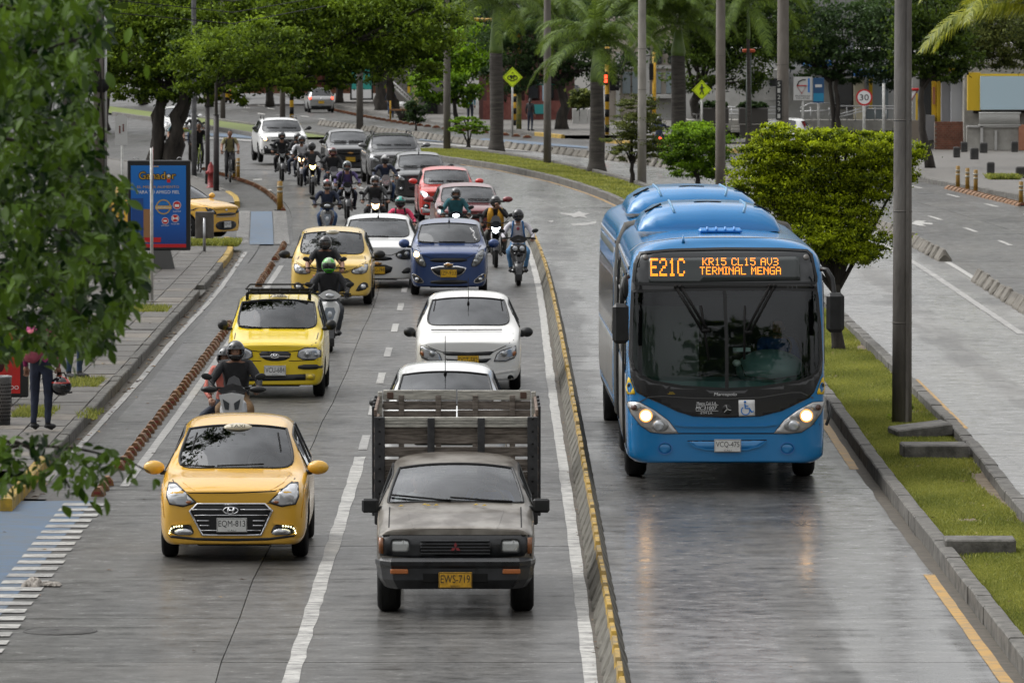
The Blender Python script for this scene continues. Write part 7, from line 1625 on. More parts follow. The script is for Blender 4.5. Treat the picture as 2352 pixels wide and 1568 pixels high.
# cyclists
q=G(527,420); bicycle('dark bicycle ridden by the man in the olive shirt',(q.x,q.y+.4,q.z),R(4),mat('bike_dark',(.03,.03,.035),.3)); person('man in olive shirt riding a bicycle towards the viewer',(q.x,q.y+.4,q.z),R(4),'cycle',K('olive',(.19,.165,.075)),BK,pack=BK,heavy=1.05,tee=True)
q=G(456,397); bicycle('mountain bicycle with yellow green handlebar',(q.x,q.y+.4,q.z),R(8),mat('bike_lime',(.3,.4,.03),.3)); person('cyclist in black track jacket between the slim trunks',(q.x,q.y+.4,q.z),R(8),'cycle',BK,BK)
q=G(403,385); bicycle('pale bicycle behind the dark tree trunk',(q.x,q.y+.4,q.z),R(8),mat('bike_pale',(.4,.4,.38),.3)); person('cyclist in teal shirt and shorts behind the dark tree trunk',(q.x,q.y+.4,q.z),R(8),'cycle',TEAL,BK,shorts=True,tee=True)
q=G(898,274); bicycle('bicycle riding away along the far sidewalk',(q.x,q.y-.4,q.z),PI,mat('bike_dark',(.03,.03,.035),.3)); person('cyclist in dark hooded jacket riding away along the far sidewalk',(q.x,q.y-.4,q.z),PI,'cycle',NAVY,JEAN,pack=BK)
q=G(1080,288); person('grey haired man in blue shirt with a backpack walking away',(q.x,q.y,q.z+.13),PI,'stand',K('sky_shirt',(.12,.35,.45)),DJ,pack=BK,heavy=1.1)
q=G(1218,307); wm=person('woman in black jacket standing on the far corner',(q.x,q.y,q.z+.1),R(150),'stand',BK,DJ,hair='long',sc=.92); 
q=G(1000,266); person('person in white shirt in the shade of the far trees',(q.x,q.y,q.z),R(60),'stand',K('white',(.5,.5,.52)),DJ)
q=G(724,222); person('person in striped top on the far sidewalk above the silver car',(q.x,q.y,q.z),R(20),'stand',K('red_white',(.5,.2,.18)),JEAN,tee=True)
q=G(2795*.5742,305); person('person sitting on the wall by the planters',(AT(1612,784,268).x-.1,268,.1),R(30),'drive',K('denim_dark',(.05,.06,.09)),BK)
# people at the left bus stop
q=G(95,990,.15); bz=person('person in navy trousers and pink top holding a helmet',(q.x,q.y,.15),R(165),'stand',K('magenta_top',(.35,.03,.15)),K('navy_trousers',(.012,.018,.04)),hair='long',heavy=1.05)
bz.location.z=.15
pbm=MB(); pbm.ell((.06,.2,1.2),(.16,.13,.24),16,12); pbm.ell((.06,.28,1.1),(.12,.08,.13),12,8); o=pbm.build('backpack',K('pink_bag',(.38,.08,.12)),bz)
hq=Vector(bz.location)+Vector((.29,-.05,.62)); ho=thing('helmet','black helmet with a red band hanging from the standing person\'s hand','helmet',hq,R(60))
make_helmet(ho,Vector((0,0,0)),Matrix.Identity(3),HM('black',(.012,.012,.014)),'dark',stripe_=HM('red_band',(.5,.04,.03)))
mb=MB(); mb.tube([(0,-.1,.08),(0,-.05,.2),(0,.05,.2),(0,.1,.1)],.01,5); mb.build('chin_strap',DBLK(),ho)
q=G(172,872,.15); person('person in jeans and dark grey sneakers behind the leaves',(q.x,q.y,.15),R(40),'stand',K('dark_top',(.05,.05,.055)),K('jeans_mid',(.025,.05,.1)),shoe=K('sneaker',(.03,.03,.033)))
# drivers
def driver(car_,x,y,z,top,label,sc=1.0,long=False):
    l_=Matrix.Rotation(car_.rotation_euler.z,3,'Z')@Vector((x,y,z))+car_.location
    return person(label,l_,car_.rotation_euler.z,'drive',top,BK,hair='long' if long else True,sc=sc)
driver(t1,.36,1.95,.55,K('white',(.5,.5,.52)),'driver in white shirt behind the wheel of the front amber taxi')
driver(t4,.33,1.75,.58,K('grey_shirt',(.12,.11,.1)),'driver behind the wheel of the taxi with the roof rack',long=True); driver(t4,-.33,1.85,.55,BK,'front passenger of the taxi with the roof rack')
driver(TRUCK,.36,1.85,.62,K('polo_blue',(.03,.09,.3)),'driver in blue polo shirt in the pickup cab'); driver(TRUCK,-.38,1.9,.6,K('white',(.5,.5,.52)),'passenger with pale shirt in the pickup cab')
driver(BUS,.72,1.55,1.32,K('bus_blue_shirt',(.012,.07,.25)),'bus driver in blue shirt behind the windshield',sc=1.05)
for c_,lb in((t5,'driver of the pale yellow taxi'),(t6,'driver of the white hatchback beside the blue car'),(t8,'driver of the maroon car'),(t9,'driver of the red car'),(t15,'driver of the amber taxi leaving the side street')): driver(c_,.34,1.9,.58,K('dark_top',(.05,.05,.055)),lb)
# ================= VEGETATION =================
def leaves_np(C,N_,size,asp=.45,seed=0,droop=.3,up=None):
    """C centres (n,3) ; returns verts, faces, one folded rhomb per leaf"""
    g=np.random.default_rng(seed); n=len(C)
    d=g.normal(size=(n,3)); d[:,2]-=droop; d/=np.linalg.norm(d,axis=1)[:,None]
    a=g.normal(size=(n,3)); a[:,2]+=.6; s=np.cross(d,a); s/=np.linalg.norm(s,axis=1)[:,None]+1e-9; nn=np.cross(s,d)
    L_=(size*g.uniform(.6,1.35,n))[:,None]; W_=L_*asp*.5
    base=C-d*L_*.5; tip=C+d*L_*.5; l=C-s*W_+nn*W_*.35-d*L_*.05; r=C+s*W_+nn*W_*.35-d*L_*.05
    V_=np.stack([base,r,tip,l],1).reshape(-1,3); F_=np.arange(4*n).reshape(-1,4); return V_,F_
def crown_pts(blobs,n,seed,clump=.3,nclump=26,hollow=.55,flat=1):
    """blobs: (center,rx,ry,rz) -> leaf centres gathered in clumps near each blob's outside; also value for tone"""
    g=np.random.default_rng(seed); vol=np.array([b[1]*b[3] for b in blobs],float); vol/=vol.sum(); out=[];tone=[];cl=[]
    for b,v in zip(blobs,vol):
        k=max(5,int(nclump*len(blobs)*v)); d=g.normal(size=(k,3)); d/=np.linalg.norm(d,axis=1)[:,None]; r=g.uniform(hollow,1.0,k)**.6
        cc=np.array(b[0])+d*r[:,None]*np.array([b[1],b[2],b[3]]); m=int(n*v); w=g.dirichlet(np.ones(k)*2.5); ct=np.bincount(g.choice(k,m,p=w),minlength=k)
        for i in range(k):
            q=ct[i]; rr=clump*g.uniform(.6,1.35)*min(b[1],b[3]); p=g.normal(size=(q,3)); p/=np.linalg.norm(p,axis=1)[:,None]+1e-9; p*=(g.uniform(0,1,q)**.45)[:,None]*rr; p[:,2]*=.62*flat; ax=g.uniform(0,PI); st_=np.array([math.cos(ax),math.sin(ax),0]); p+=st_*(p@st_)[:,None]*.8; lo=g.random(q)<.3; p[lo]*=g.uniform(1.3,2.6,(int(lo.sum()),1))
            out.append(cc[i]+p); t=g.normal(.0,.14); tone.append(np.clip(.42+t+.45*p[:,2]/rr+g.normal(0,.13,q),0,1)); cl.append(cc[i])  # leaf tone painted lighter towards each clump's top, as if lit from above
    return np.concatenate(out),np.concatenate(tone),np.array(cl)
BARK=lambda: mat('dark_bark',(.012,.01,.008),.9,nscale=5,col2=(.045,.037,.03),bump=.8,bscale=22,stretch=(1,1,.3))
def tree(name,label,base,blobs,lm,n=9000,size=.17,tr=.25,seed=1,clump=.34,nclump=26,Y=None,bark=None,stems=1,fork=None,cat='tree',group=None,asp=.5,dep=.8,flat=1,limbn=14,hollow=.55,lean=None):
    q=G(*base); Y=Y or q.y; q=Vector((q.x,q.y,q.z)); s=FP/Y; o=thing(name,label,cat,q,0,group)
    B=[]; g=np.random.default_rng(seed+99)
    for (bx,by,rx,ry) in blobs: c=AT(bx,by,Y+g.uniform(-.4,.4)*rx/s)-q; B.append((c,rx/s,rx/s*dep,ry/s))
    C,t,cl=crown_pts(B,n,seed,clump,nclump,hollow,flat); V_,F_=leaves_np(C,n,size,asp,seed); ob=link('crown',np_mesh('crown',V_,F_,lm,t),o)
    mb=MB(); cz=min((b[0].z-b[3]*.3) for b in B); cx=sum(b[0].x for b in B)/len(B); rr=random.Random(seed)
    top=Vector(fork) if fork else Vector((cx*.35,0,max(cz*.9,.4)))
    if fork: top=AT(fork[0],fork[1],Y)-q
    for k in range(stems):
        ofs=Vector((rr.uniform(-1,1),rr.uniform(-.5,.5),0))*tr*(1.0 if stems>1 else 0); a=ofs; b_=top+ofs*1.6; pts=[a]
        for i in range(1,6): u=i/6; pts.append(a.lerp(b_,u)+Vector((rr.uniform(-1,1),rr.uniform(-1,1),0))*tr*.35+(Vector((lean*math.sin(PI*u),0,0)) if lean else Vector()))
        pts.append(b_); r_=tr/(1 if stems==1 else 1.5); mb.tube(pts,[r_*1.35,r_*1.05]+[r_*(1-.08*i) for i in range(1,5)]+[r_*.6],9)
    for b in B: dd=(b[0]-top).length; k_=min(1,2.2/max(dd,.1)); mb.tube([top-Vector((0,0,.15)),top.lerp(b[0],.5)+Vector((rr.uniform(-.2,.2),.2*dd,.15)),b[0]],[tr*.45*k_,tr*.3*k_,tr*.1*k_],6)
    for i in range(min(limbn,len(cl))):
        c=Vector(cl[rr.randrange(len(cl))]); b=min(B,key=lambda b:(b[0]-c).length); mb.tube([b[0].lerp(top,.3),b[0].lerp(c,.5)+Vector((0,0,.1)),c],[tr*.2,tr*.11,tr*.04],5)
    mb.build('trunk',bark or BARK(),o); return o
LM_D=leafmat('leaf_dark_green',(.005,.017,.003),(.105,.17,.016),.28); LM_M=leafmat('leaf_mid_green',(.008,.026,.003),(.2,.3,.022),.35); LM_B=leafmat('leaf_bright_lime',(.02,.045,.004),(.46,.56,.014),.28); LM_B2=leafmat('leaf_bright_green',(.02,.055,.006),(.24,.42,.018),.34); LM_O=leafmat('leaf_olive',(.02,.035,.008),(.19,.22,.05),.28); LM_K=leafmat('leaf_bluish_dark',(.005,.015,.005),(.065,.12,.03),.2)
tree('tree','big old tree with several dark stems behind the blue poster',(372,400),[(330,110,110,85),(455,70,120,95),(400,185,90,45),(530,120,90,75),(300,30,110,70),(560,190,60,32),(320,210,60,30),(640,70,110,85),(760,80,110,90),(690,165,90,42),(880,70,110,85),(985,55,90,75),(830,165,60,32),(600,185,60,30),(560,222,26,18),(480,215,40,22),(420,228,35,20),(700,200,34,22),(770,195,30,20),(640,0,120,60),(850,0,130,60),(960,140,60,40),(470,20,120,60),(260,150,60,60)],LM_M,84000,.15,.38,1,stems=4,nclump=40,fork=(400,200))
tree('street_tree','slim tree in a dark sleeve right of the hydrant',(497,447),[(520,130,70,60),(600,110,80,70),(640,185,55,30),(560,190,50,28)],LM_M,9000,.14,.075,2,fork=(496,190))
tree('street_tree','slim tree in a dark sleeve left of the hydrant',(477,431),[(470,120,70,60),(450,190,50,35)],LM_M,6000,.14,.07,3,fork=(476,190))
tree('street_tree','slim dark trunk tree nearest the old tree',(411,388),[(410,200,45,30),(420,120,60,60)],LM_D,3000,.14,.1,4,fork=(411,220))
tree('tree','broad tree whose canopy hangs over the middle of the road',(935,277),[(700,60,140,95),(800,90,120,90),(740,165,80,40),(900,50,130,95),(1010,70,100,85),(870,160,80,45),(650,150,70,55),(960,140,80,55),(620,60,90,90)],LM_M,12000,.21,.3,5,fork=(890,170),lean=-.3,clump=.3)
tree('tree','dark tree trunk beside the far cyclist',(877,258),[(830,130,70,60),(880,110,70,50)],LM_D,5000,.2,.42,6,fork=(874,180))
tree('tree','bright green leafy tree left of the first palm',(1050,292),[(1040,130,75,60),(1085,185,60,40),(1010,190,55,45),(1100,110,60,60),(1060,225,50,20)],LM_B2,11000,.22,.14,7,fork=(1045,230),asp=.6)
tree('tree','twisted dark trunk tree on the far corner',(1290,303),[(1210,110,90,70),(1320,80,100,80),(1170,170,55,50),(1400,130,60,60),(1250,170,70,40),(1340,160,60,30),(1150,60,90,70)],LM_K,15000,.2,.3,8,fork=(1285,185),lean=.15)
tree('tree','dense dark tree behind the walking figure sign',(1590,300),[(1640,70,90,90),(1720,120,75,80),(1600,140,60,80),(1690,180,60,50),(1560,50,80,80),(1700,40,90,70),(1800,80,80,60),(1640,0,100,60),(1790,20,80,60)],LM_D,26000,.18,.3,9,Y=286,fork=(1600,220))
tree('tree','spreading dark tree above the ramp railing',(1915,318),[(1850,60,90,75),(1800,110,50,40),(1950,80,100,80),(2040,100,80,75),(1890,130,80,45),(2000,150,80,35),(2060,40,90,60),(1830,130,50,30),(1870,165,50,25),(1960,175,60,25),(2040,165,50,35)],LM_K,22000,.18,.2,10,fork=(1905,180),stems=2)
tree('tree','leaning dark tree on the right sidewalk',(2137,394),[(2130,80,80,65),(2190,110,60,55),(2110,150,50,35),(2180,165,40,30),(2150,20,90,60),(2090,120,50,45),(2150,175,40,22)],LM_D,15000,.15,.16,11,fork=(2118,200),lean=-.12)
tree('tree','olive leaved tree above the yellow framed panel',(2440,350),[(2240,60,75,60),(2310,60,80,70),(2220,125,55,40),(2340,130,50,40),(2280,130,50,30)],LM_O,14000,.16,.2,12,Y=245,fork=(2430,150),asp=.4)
# dense backing row far away
for i,(px,py,Y) in enumerate([(-60,80,330),(110,90,330),(240,110,320),(1130,90,400),(1440,50,360),(1530,60,370),(1760,50,345),(2110,20,330),(2300,40,330),(480,60,420),(330,60,430),(620,60,420),(780,50,430),(920,60,440),(1300,40,430)]):
    s=FP/Y; bl=[(px,py-330,110,110),(px+70,py-200,110,110),(px-70,py-170,110,110),(px-60,py-20,80,80),(px+60,py,80,70),(px,py-80,110,80),(px-30,py+50,70,45),(px+50,py+50,60,40)]
    b0=G(px,70+73800/(Y)); tree('background_tree',['dense background tree far left behind the leaves','second background tree from the left edge','third background tree behind the old dark stems','background tree behind the first palm','background tree above the beige building','background tree behind the fronds of the third palm','background tree above the white building','background tree behind the leaning trunk','background tree at the far right corner','far tree over the distant taxi','far tree behind the slim sleeved trees','far tree above the white sport utility car','far tree above the silver car','far tree above the far cyclist','far tree between the first and second palm'][i],(px,70+73800/Y),bl,LM_D if i%3 else LM_K,13000,.32,.25,20+i,Y=Y,nclump=20,limbn=3)
# unseen belt of trees beside and behind the viewer, added to block low sky
gb=np.random.default_rng(5); CC=[];TT_=[]
for (x,y) in [(-13,y) for y in range(-70,190,13)]+[(27+gb.uniform(-2,3),y) for y in range(-70,190,14)]+[(x,-75) for x in range(-40,48,9)]+[(5.4,y) for y in (-10,8,26)]+[(-22,y) for y in range(170,330,16)]:
    B=[(Vector((x+gb.uniform(-2,2),y+gb.uniform(-2.5,2.5),gb.uniform(5.5,11) if x!=5.4 else gb.uniform(9,11))),2.6,2.6,2.2) for _ in range(4)]; C,t,cl=crown_pts(B,700,int(x*7+y+900),.45,6); CC.append(C); TT_.append(t)
CC=np.concatenate(CC); V_,F_=leaves_np(CC,0,.7,.6,8); o=link('unseen_tree_belt',np_mesh('unseen_tree_belt',V_,F_,LM_D,np.concatenate(TT_))); tag(o,'belt of dark street trees beyond the picture edges','trees',kind='stuff')
# off-frame trees of the left sidewalk and the overpass end (seen in windshields and wet paint)
for i,(x,y,h) in enumerate([(-8.6,79,9.5),(-8.9,106,9.5),(-9.3,136,9.5)]):
    o=thing('street_tree',['street tree beyond the left picture edge beside the front taxi','street tree above the left sidewalk beside the bus stop','street tree above the left sidewalk near the poster'][i],'tree',(x,y,.13),0)
    B=[(Vector((rnd.uniform(-1,5.2),rnd.uniform(-2.5,2.5),h+rnd.uniform(-.4,1.8))),1.5,1.5,.9) for _ in range(7)]; C,t,cl=crown_pts(B,5000,60+i,.4,14); V_,F_=leaves_np(C,0,.26,.5,60+i); link('crown',np_mesh('crown',V_,F_,LM_D,t),o)
    mb=MB(); mb.tube([(0,0,0),(.1,0,3),(.2,.1,6),(.3,0,h)],[.24,.19,.16,.08],9); mb.build('trunk',BARK(),o)
# ---- median shrubs ----
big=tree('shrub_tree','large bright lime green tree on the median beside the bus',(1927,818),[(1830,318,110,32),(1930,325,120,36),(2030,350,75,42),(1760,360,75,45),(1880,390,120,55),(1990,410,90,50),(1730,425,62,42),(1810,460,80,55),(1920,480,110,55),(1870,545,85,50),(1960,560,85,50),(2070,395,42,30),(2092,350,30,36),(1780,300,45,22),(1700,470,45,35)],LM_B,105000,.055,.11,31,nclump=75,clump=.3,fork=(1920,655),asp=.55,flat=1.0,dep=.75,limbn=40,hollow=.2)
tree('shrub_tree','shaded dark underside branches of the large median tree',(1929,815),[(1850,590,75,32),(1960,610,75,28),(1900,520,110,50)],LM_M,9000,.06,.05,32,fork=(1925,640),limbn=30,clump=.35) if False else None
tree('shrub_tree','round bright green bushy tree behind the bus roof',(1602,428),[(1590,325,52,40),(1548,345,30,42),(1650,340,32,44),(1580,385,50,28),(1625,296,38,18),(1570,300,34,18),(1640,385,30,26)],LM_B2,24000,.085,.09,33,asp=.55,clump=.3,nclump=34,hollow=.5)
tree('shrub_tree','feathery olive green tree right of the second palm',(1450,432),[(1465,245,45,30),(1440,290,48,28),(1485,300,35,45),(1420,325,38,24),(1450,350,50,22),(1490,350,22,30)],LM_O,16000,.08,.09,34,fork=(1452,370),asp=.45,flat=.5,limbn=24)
tree('shrub_tree','small flat topped tree left of the first palm',(1075,352),[(1073,282,38,15),(1055,298,25,10),(1095,296,26,13)],LM_B2,5200,.085,.09,35,fork=(1076,325),stems=3,flat=.5,limbn=16)
tree('shrub','low dark shrub behind the small flat topped tree',(955,300),[(955,255,22,28)],LM_K,1800,.15,.05,36); tree('shrub','yellow green plants in the white planters',(1340,285),[(1340,225,24,22),(1325,235,15,14)],LM_O,1800,.18,.05,37,Y=292)
for px,lb in ((1640,'left clipped hedge box before the white building'),(1730,'right clipped hedge box before the white building')):
    tree('hedge',lb,(px,300),[(px,241,30,9),(px-18,243,18,8),(px+18,243,18,8)],LM_K,2600,.12,.03,38+px,Y=292,cat='hedge')
for (px,py,lb) in ((1690,330,'dark shrub behind the median at the far bus lane'),(1270,345,'weeds at the foot of the far separator blocks')): pass
# creeper at the foot of the nearest pole
tree('creeper','small ivy climbing the foot of the nearest pole',(2060,985),[(2070,950,12,20),(2055,965,14,14),(2090,940,8,14)],LM_M,380,.05,.008,44,limbn=5,cat='plant')
# ---- palms ----
LM_P=leafmat('palm_leaf',(.012,.034,.006),(.16,.24,.034),.28,.5); LM_P2=leafmat('palm_leaf_yellow',(.05,.09,.01),(.36,.37,.03),.3,.4)
PBARK=mat('palm_trunk_grey',(.028,.024,.02),.85,nscale=2,col2=(.075,.066,.058),bump=.8,bscale=6,stretch=(1,1,9)); PGRN=mat('palm_crownshaft',(.07,.13,.02),.45,nscale=2,col2=(.13,.19,.04))
def frond(L_,el,seed,leaf,nl=84,ll=.52,lw=.028,droop=1.5):
    g=np.random.default_rng(seed); ts=np.linspace(0,1,14); P_=[]; x=0;z=0; ang=el; ds=L_/13
    for i in ts: P_.append((x,0,z)); x+=math.cos(ang)*ds; z+=math.sin(ang)*ds; ang-=droop/13*(.6+i)
    P_=np.array(P_); V_=[];F_=[];T_=[]
    for k in range(nl):
        u=.12+.88*k/nl; i=min(12,int(u*13)); f=u*13-i; p=P_[i]*(1-f)+P_[min(13,i+1)]*f; t=P_[min(13,i+1)]-P_[i]; t=t/np.linalg.norm(t); l=ll*math.sin(PI*min(1,.25+u*.72))**.7*g.uniform(.85,1.1)
        for s in(-1,1):
            d=np.array([t[0]*.55,s*.75,t[2]*.55+.05+g.normal(0,.12)]); d/=np.linalg.norm(d); m=p+d*l*.5+np.array([0,0,-.08*l]); e=p+d*l*.85+np.array([t[0]*.1,0,-.55*l*g.uniform(.7,1.2)])
            w_=t*lw; b=len(V_); V_+= [p-w_*.5,p+w_*.5,m+w_*.6,m-w_*.6,e]; F_+=[(b,b+1,b+2,b+3)]; F_+=[(b+3,b+2,b+4,b+4)]; T_+=[np.clip(g.normal(.5,.22),0,1)]*2
    # as triangles
    tri=[];tt=[]
    for f,t in zip(F_,T_):
        tri.append((f[0],f[1],f[2])); tt.append(t)
        if f[2]!=f[3]: tri.append((f[0],f[2],f[3])); tt.append(t)
    b=len(V_)
    for i in range(14):
        r=.022*(1-i/15); V_+=[P_[i]+np.array([0,-r,0]),P_[i]+np.array([0,r,0]),P_[i]+np.array([0,0,-r*1.3])]
    for i in range(13):
        a=b+3*i
        for u,v in((0,1),(1,2),(2,0)): tri+= [(a+u,a+v,a+3+v),(a+u,a+3+v,a+3+u)]; tt+=[.6,.6]
    return np_mesh('frond',np.array(V_),np.array(tri),leaf,np.array(tt))
FR=[frond(3.0,R(e),50+i,LM_P,droop=R(dr)) for i,(e,dr) in enumerate(((75,95),(55,105),(35,110),(15,100),(60,120),(-5,75)))]
FRC=[frond(4.6,R(e),70+i,LM_P2,nl=58,ll=.8,lw=.06,droop=R(dr)) for i,(e,dr) in enumerate(((60,95),(35,85),(15,75)))]
def palm(label,base,ytop_grey,ytop_green,fy,wb,wm,Y=None,n=15,az=None,sc=1.0,fr=None,seed=0,zr=0):
    q=G(*base); Y=Y or q.y; s=FP/Y; q=Vector((AT(base[0],784,Y).x,Y,.1+hgt(Y))); o=thing('royal_palm',label,'palm tree',q)
    z1=(AT(base[0],ytop_grey,Y)-q).z; z2=(AT(base[0],ytop_green,Y)-q).z; zf=(AT(base[0],fy,Y)-q).z; r0=wb/s/2; r1=wm/s/2
    mb=MB(); zz=np.linspace(0,z1,16); mb.tube([(0,0,-.1)]+[(0.02*math.sin(z),0,z) for z in zz[1:]],[r0*1.28,r0*1.02]+[ (r0*.86 if z<z1*.3 else r1*(1-.2*(z/z1-.3))+ (r0*.86-r1)*max(0,1-(z/z1-.3)*3)) for z in zz[2:]],16,0); mb.build('trunk',PBARK,o)
    if z2>z1: mb=MB(); mb.tube([(0,0,z1-.02),(0,0,z1+.15),(0,0,(z1+z2)/2),(0,0,z2)],[r1*.86,r1*.95,r1*.72,r1*.45],14); mb.build('crownshaft',PGRN,o)
    rr=random.Random(seed)
    n+=7
    for i in range(n):
        f=link('frond',(fr or FR)[i%len(fr or FR)],o); f.location=(0,0,zf+rr.uniform(-.1,.1)); f.rotation_euler=(rr.uniform(-.2,.2),rr.uniform(-.12,.12),(az[i] if az else 2*PI*i/n*1.0+rr.uniform(-.25,.25))); k=sc*rr.uniform(.88,1.12); f.scale=(k,k,k)
    return o
palm('first royal palm from the left on the median with dark grey trunk',(1140,357),122,22,15,36,34,seed=1,n=15,sc=1.0)
palm('second royal palm on the median right of the bare pole',(1370,404),188,118,108,42,34,seed=2,n=16,sc=.95)
palm('thick trunked royal palm behind the round bright bush',(1557,352),128,70,55,40,36,seed=3,n=17,sc=1.1)
palm('palm whose slender stem hides behind the bare median pole',(1258,352),120,60,40,10,8,seed=4,n=14,sc=1.0)
palm('palm standing behind the black post in front of the white building',(1718,330),90,20,10,11,9,Y=262,seed=5,n=14,sc=1.0)
palm('palm whose fronds hang in front of the pale tall pole',(1474,352),100,40,15,12,10,Y=262,seed=6,n=15,sc=1.05)
palm('coconut palm at the right edge with yellow green drooping fronds',(2395,470),60,40,20,20,16,Y=196,fr=FRC,seed=7,n=13,sc=1.0)
# small fan palm behind the slim trunks
q=G(418,372); o=thing('fan_palm','small fan palm beside the slim dark trunk','palm tree',(q.x+.3,q.y,q.z)); 
for i in range(9): f=link('frond',FR[3],o); f.location=(0,0,1.1); f.rotation_euler=(0,rnd.uniform(-.5,.1),i*.7); f.scale=(.33,.33,.33)
mb=MB(); mb.cyl((0,0,0),(0,0,1.1),.06,.05,8); mb.build('trunk',BARK(),o)
# ---- foreground foliage, close to the camera ----
LM_F=leafmat('near_leaf',(.004,.02,.002),(.125,.225,.022),.26,.36)
def near_leaf():
    pr=[(0,0),(.14,.2),(.235,.45),(.2,.7),(.09,.9),(0,1)]; vs=[];
    for x,y in pr: vs+=[(-x,y,abs(x)*.35-.12*y*y),(0,y,-.12*y*y),(x,y,abs(x)*.35-.12*y*y)]
    fs=[]
    for i in range(5): a=3*i; fs+=[(a,a+1,a+4,a+3),(a+1,a+2,a+5,a+4)]
    return np.array(vs),fs
LV,LF=near_leaf()
ft=thing('foreground_tree','leafy tree close to the viewer filling the left edge','tree',(-6.6,35.5,.0))
poly1=[(-70,-60),(238,-60),(250,40),(245,90),(215,110),(212,205),(232,290),(228,370),(285,430),(285,480),(322,545),(345,610),(335,655),(305,700),(280,735),(240,790),(205,815),(170,800),(120,820),(80,790),(20,815),(-70,850)]
poly2=[(-40,1000),(90,990),(170,1012),(250,1030),(300,1050),(318,1085),(290,1085),(262,1075),(240,1120),(200,1110),(190,1145),(150,1135),(120,1100),(60,1105),(0,1130),(-40,1100)]
mesh_leaf=bpy.data.meshes.new('leaf'); mesh_leaf.from_pydata([tuple(v) for v in LV],[],LF); mesh_leaf.materials.append(LM_F); a_=mesh_leaf.attributes.new('lc','FLOAT','FACE'); a_.data.foreach_set('value',[.6]*len(LF)); mesh_leaf.polygons.foreach_set('use_smooth',[True]*len(LF))
mleaf=[]
for v in (.1,.3,.5,.7,.95):
    m_=mesh_leaf.copy(); m_.attributes['lc'].data.foreach_set('value',[v]*len(LF)); mleaf.append(m_)
gl=np.random.default_rng(77); inst=[]
def sample(poly,n,y0,y1,s0,s1,edge=0):
    xs=[p[0] for p in poly];ys_=[p[1] for p in poly]; k=0
    while k<n:
        px=gl.uniform(min(xs),max(xs)); py=gl.uniform(min(ys_),max(ys_))
        if not inpoly((px,py),poly): continue
        # clumping
        cv=math.sin(px*.045+1.3*math.sin(py*.02))+math.sin(py*.04+px*.013)
        if cv<-.6 and gl.random()<.5: continue
        Y=gl.uniform(y0,y1); p=AT(px,py,Y); inst.append((p,gl.uniform(s0,s1),np.clip(.35+.2*cv+gl.normal(0,.2),0,1))); k+=1
sample(poly1,7200,33.5,38.5,.045,.092); sample(poly2,300,33.5,35.0,.045,.08)
# stray leaves along the rim
for (px,py) in [(262,60),(300,62),(320,85),(285,115),(337,150),(318,65),(262,130),(245,165),(330,552),(345,600),(340,640),(352,618),(330,590),(290,460),(300,420),(270,400),(338,660),(352,1100),(300,830) if 0 else (250,800),(355,1098),(145,1160),(205,1150),(240,1140),(298,1105),(222,1135),(100,840),(165,838),(205,822)]:
    p=AT(px,py,gl.uniform(33.5,35)); inst.append((p,gl.uniform(.06,.1),gl.uniform(.4,.9)))
inst.sort(key=lambda t:t[0][1]); inst2=[];W_=[];FF=[];TT=[]
L0=Vector(ft.location)
for i,(p,s,t) in enumerate(inst):
    az=gl.uniform(0,2*PI); tilt=gl.uniform(R(-75),R(5)); roll=gl.normal(0,.6)
    Rm=Matrix.Rotation(az,3,'Z')@Matrix.Rotation(tilt,3,'X')@Matrix.Rotation(roll,3,'Y')
    if i<300: o=link('leaf',mleaf[min(4,int(t*5))],ft); o.matrix_basis=Matrix.Translation(p-L0)@Rm.to_4x4()@Matrix.Scale(s*1.15,4)
    else:
        A=np.array(Rm)*s*1.15; b=len(W_)*len(LV); W_.append(LV@A.T+np.array(p-L0)); FF.append(np.array(LF)+b); TT+= [t]*len(LF)
o=link('foliage',np_mesh('foliage',np.concatenate(W_),np.concatenate(FF),LM_F,np.array(TT),True),ft); o['kind']='stuff'
mb=MB(); mb.tube([(0,0,0),(.1,.1,2.5),(.5,.2,4.5),(.9,.1,6.5),(1.2,0,9)],[.22,.18,.15,.12,.08],10)
TW=[((-60,300),(60,330),(180,420),(260,520),(320,600)),((-60,100),(80,120),(180,90),(250,60)),((-60,600),(60,640),(160,700),(230,760)),((-60,450),(80,480),(200,600),(290,640)),((-60,1040),(60,1020),(180,1030),(290,1055),(345,1085)),((-60,1010),(40,1015),(130,1060),(160,1120)),((-60,700),(20,730),(90,790)),((-60,0),(120,40),(230,160),(240,330))]
for tw in TW:
    pts=[AT(a,b,35.0)-L0 for a,b in tw]; root=Vector((.7,.2,max(3.4,pts[0].z-.6))); mb.tube([root]+pts,[.05]+[.016,.01,.007,.005,.004][:len(pts)],6)
mb.build('trunk',BARK(),ft)
C,t,cl=crown_pts([(Vector((rnd.uniform(-1.5,2.4),rnd.uniform(-2,2),rnd.uniform(7.6,10))),1.8,1.8,1.0) for _ in range(7)],6000,91,.4,14); V_,F_=leaves_np(C,0,.14,.5,91); o=link('crown',np_mesh('crown',V_,F_,LM_F,t),ft); o['kind']='stuff'
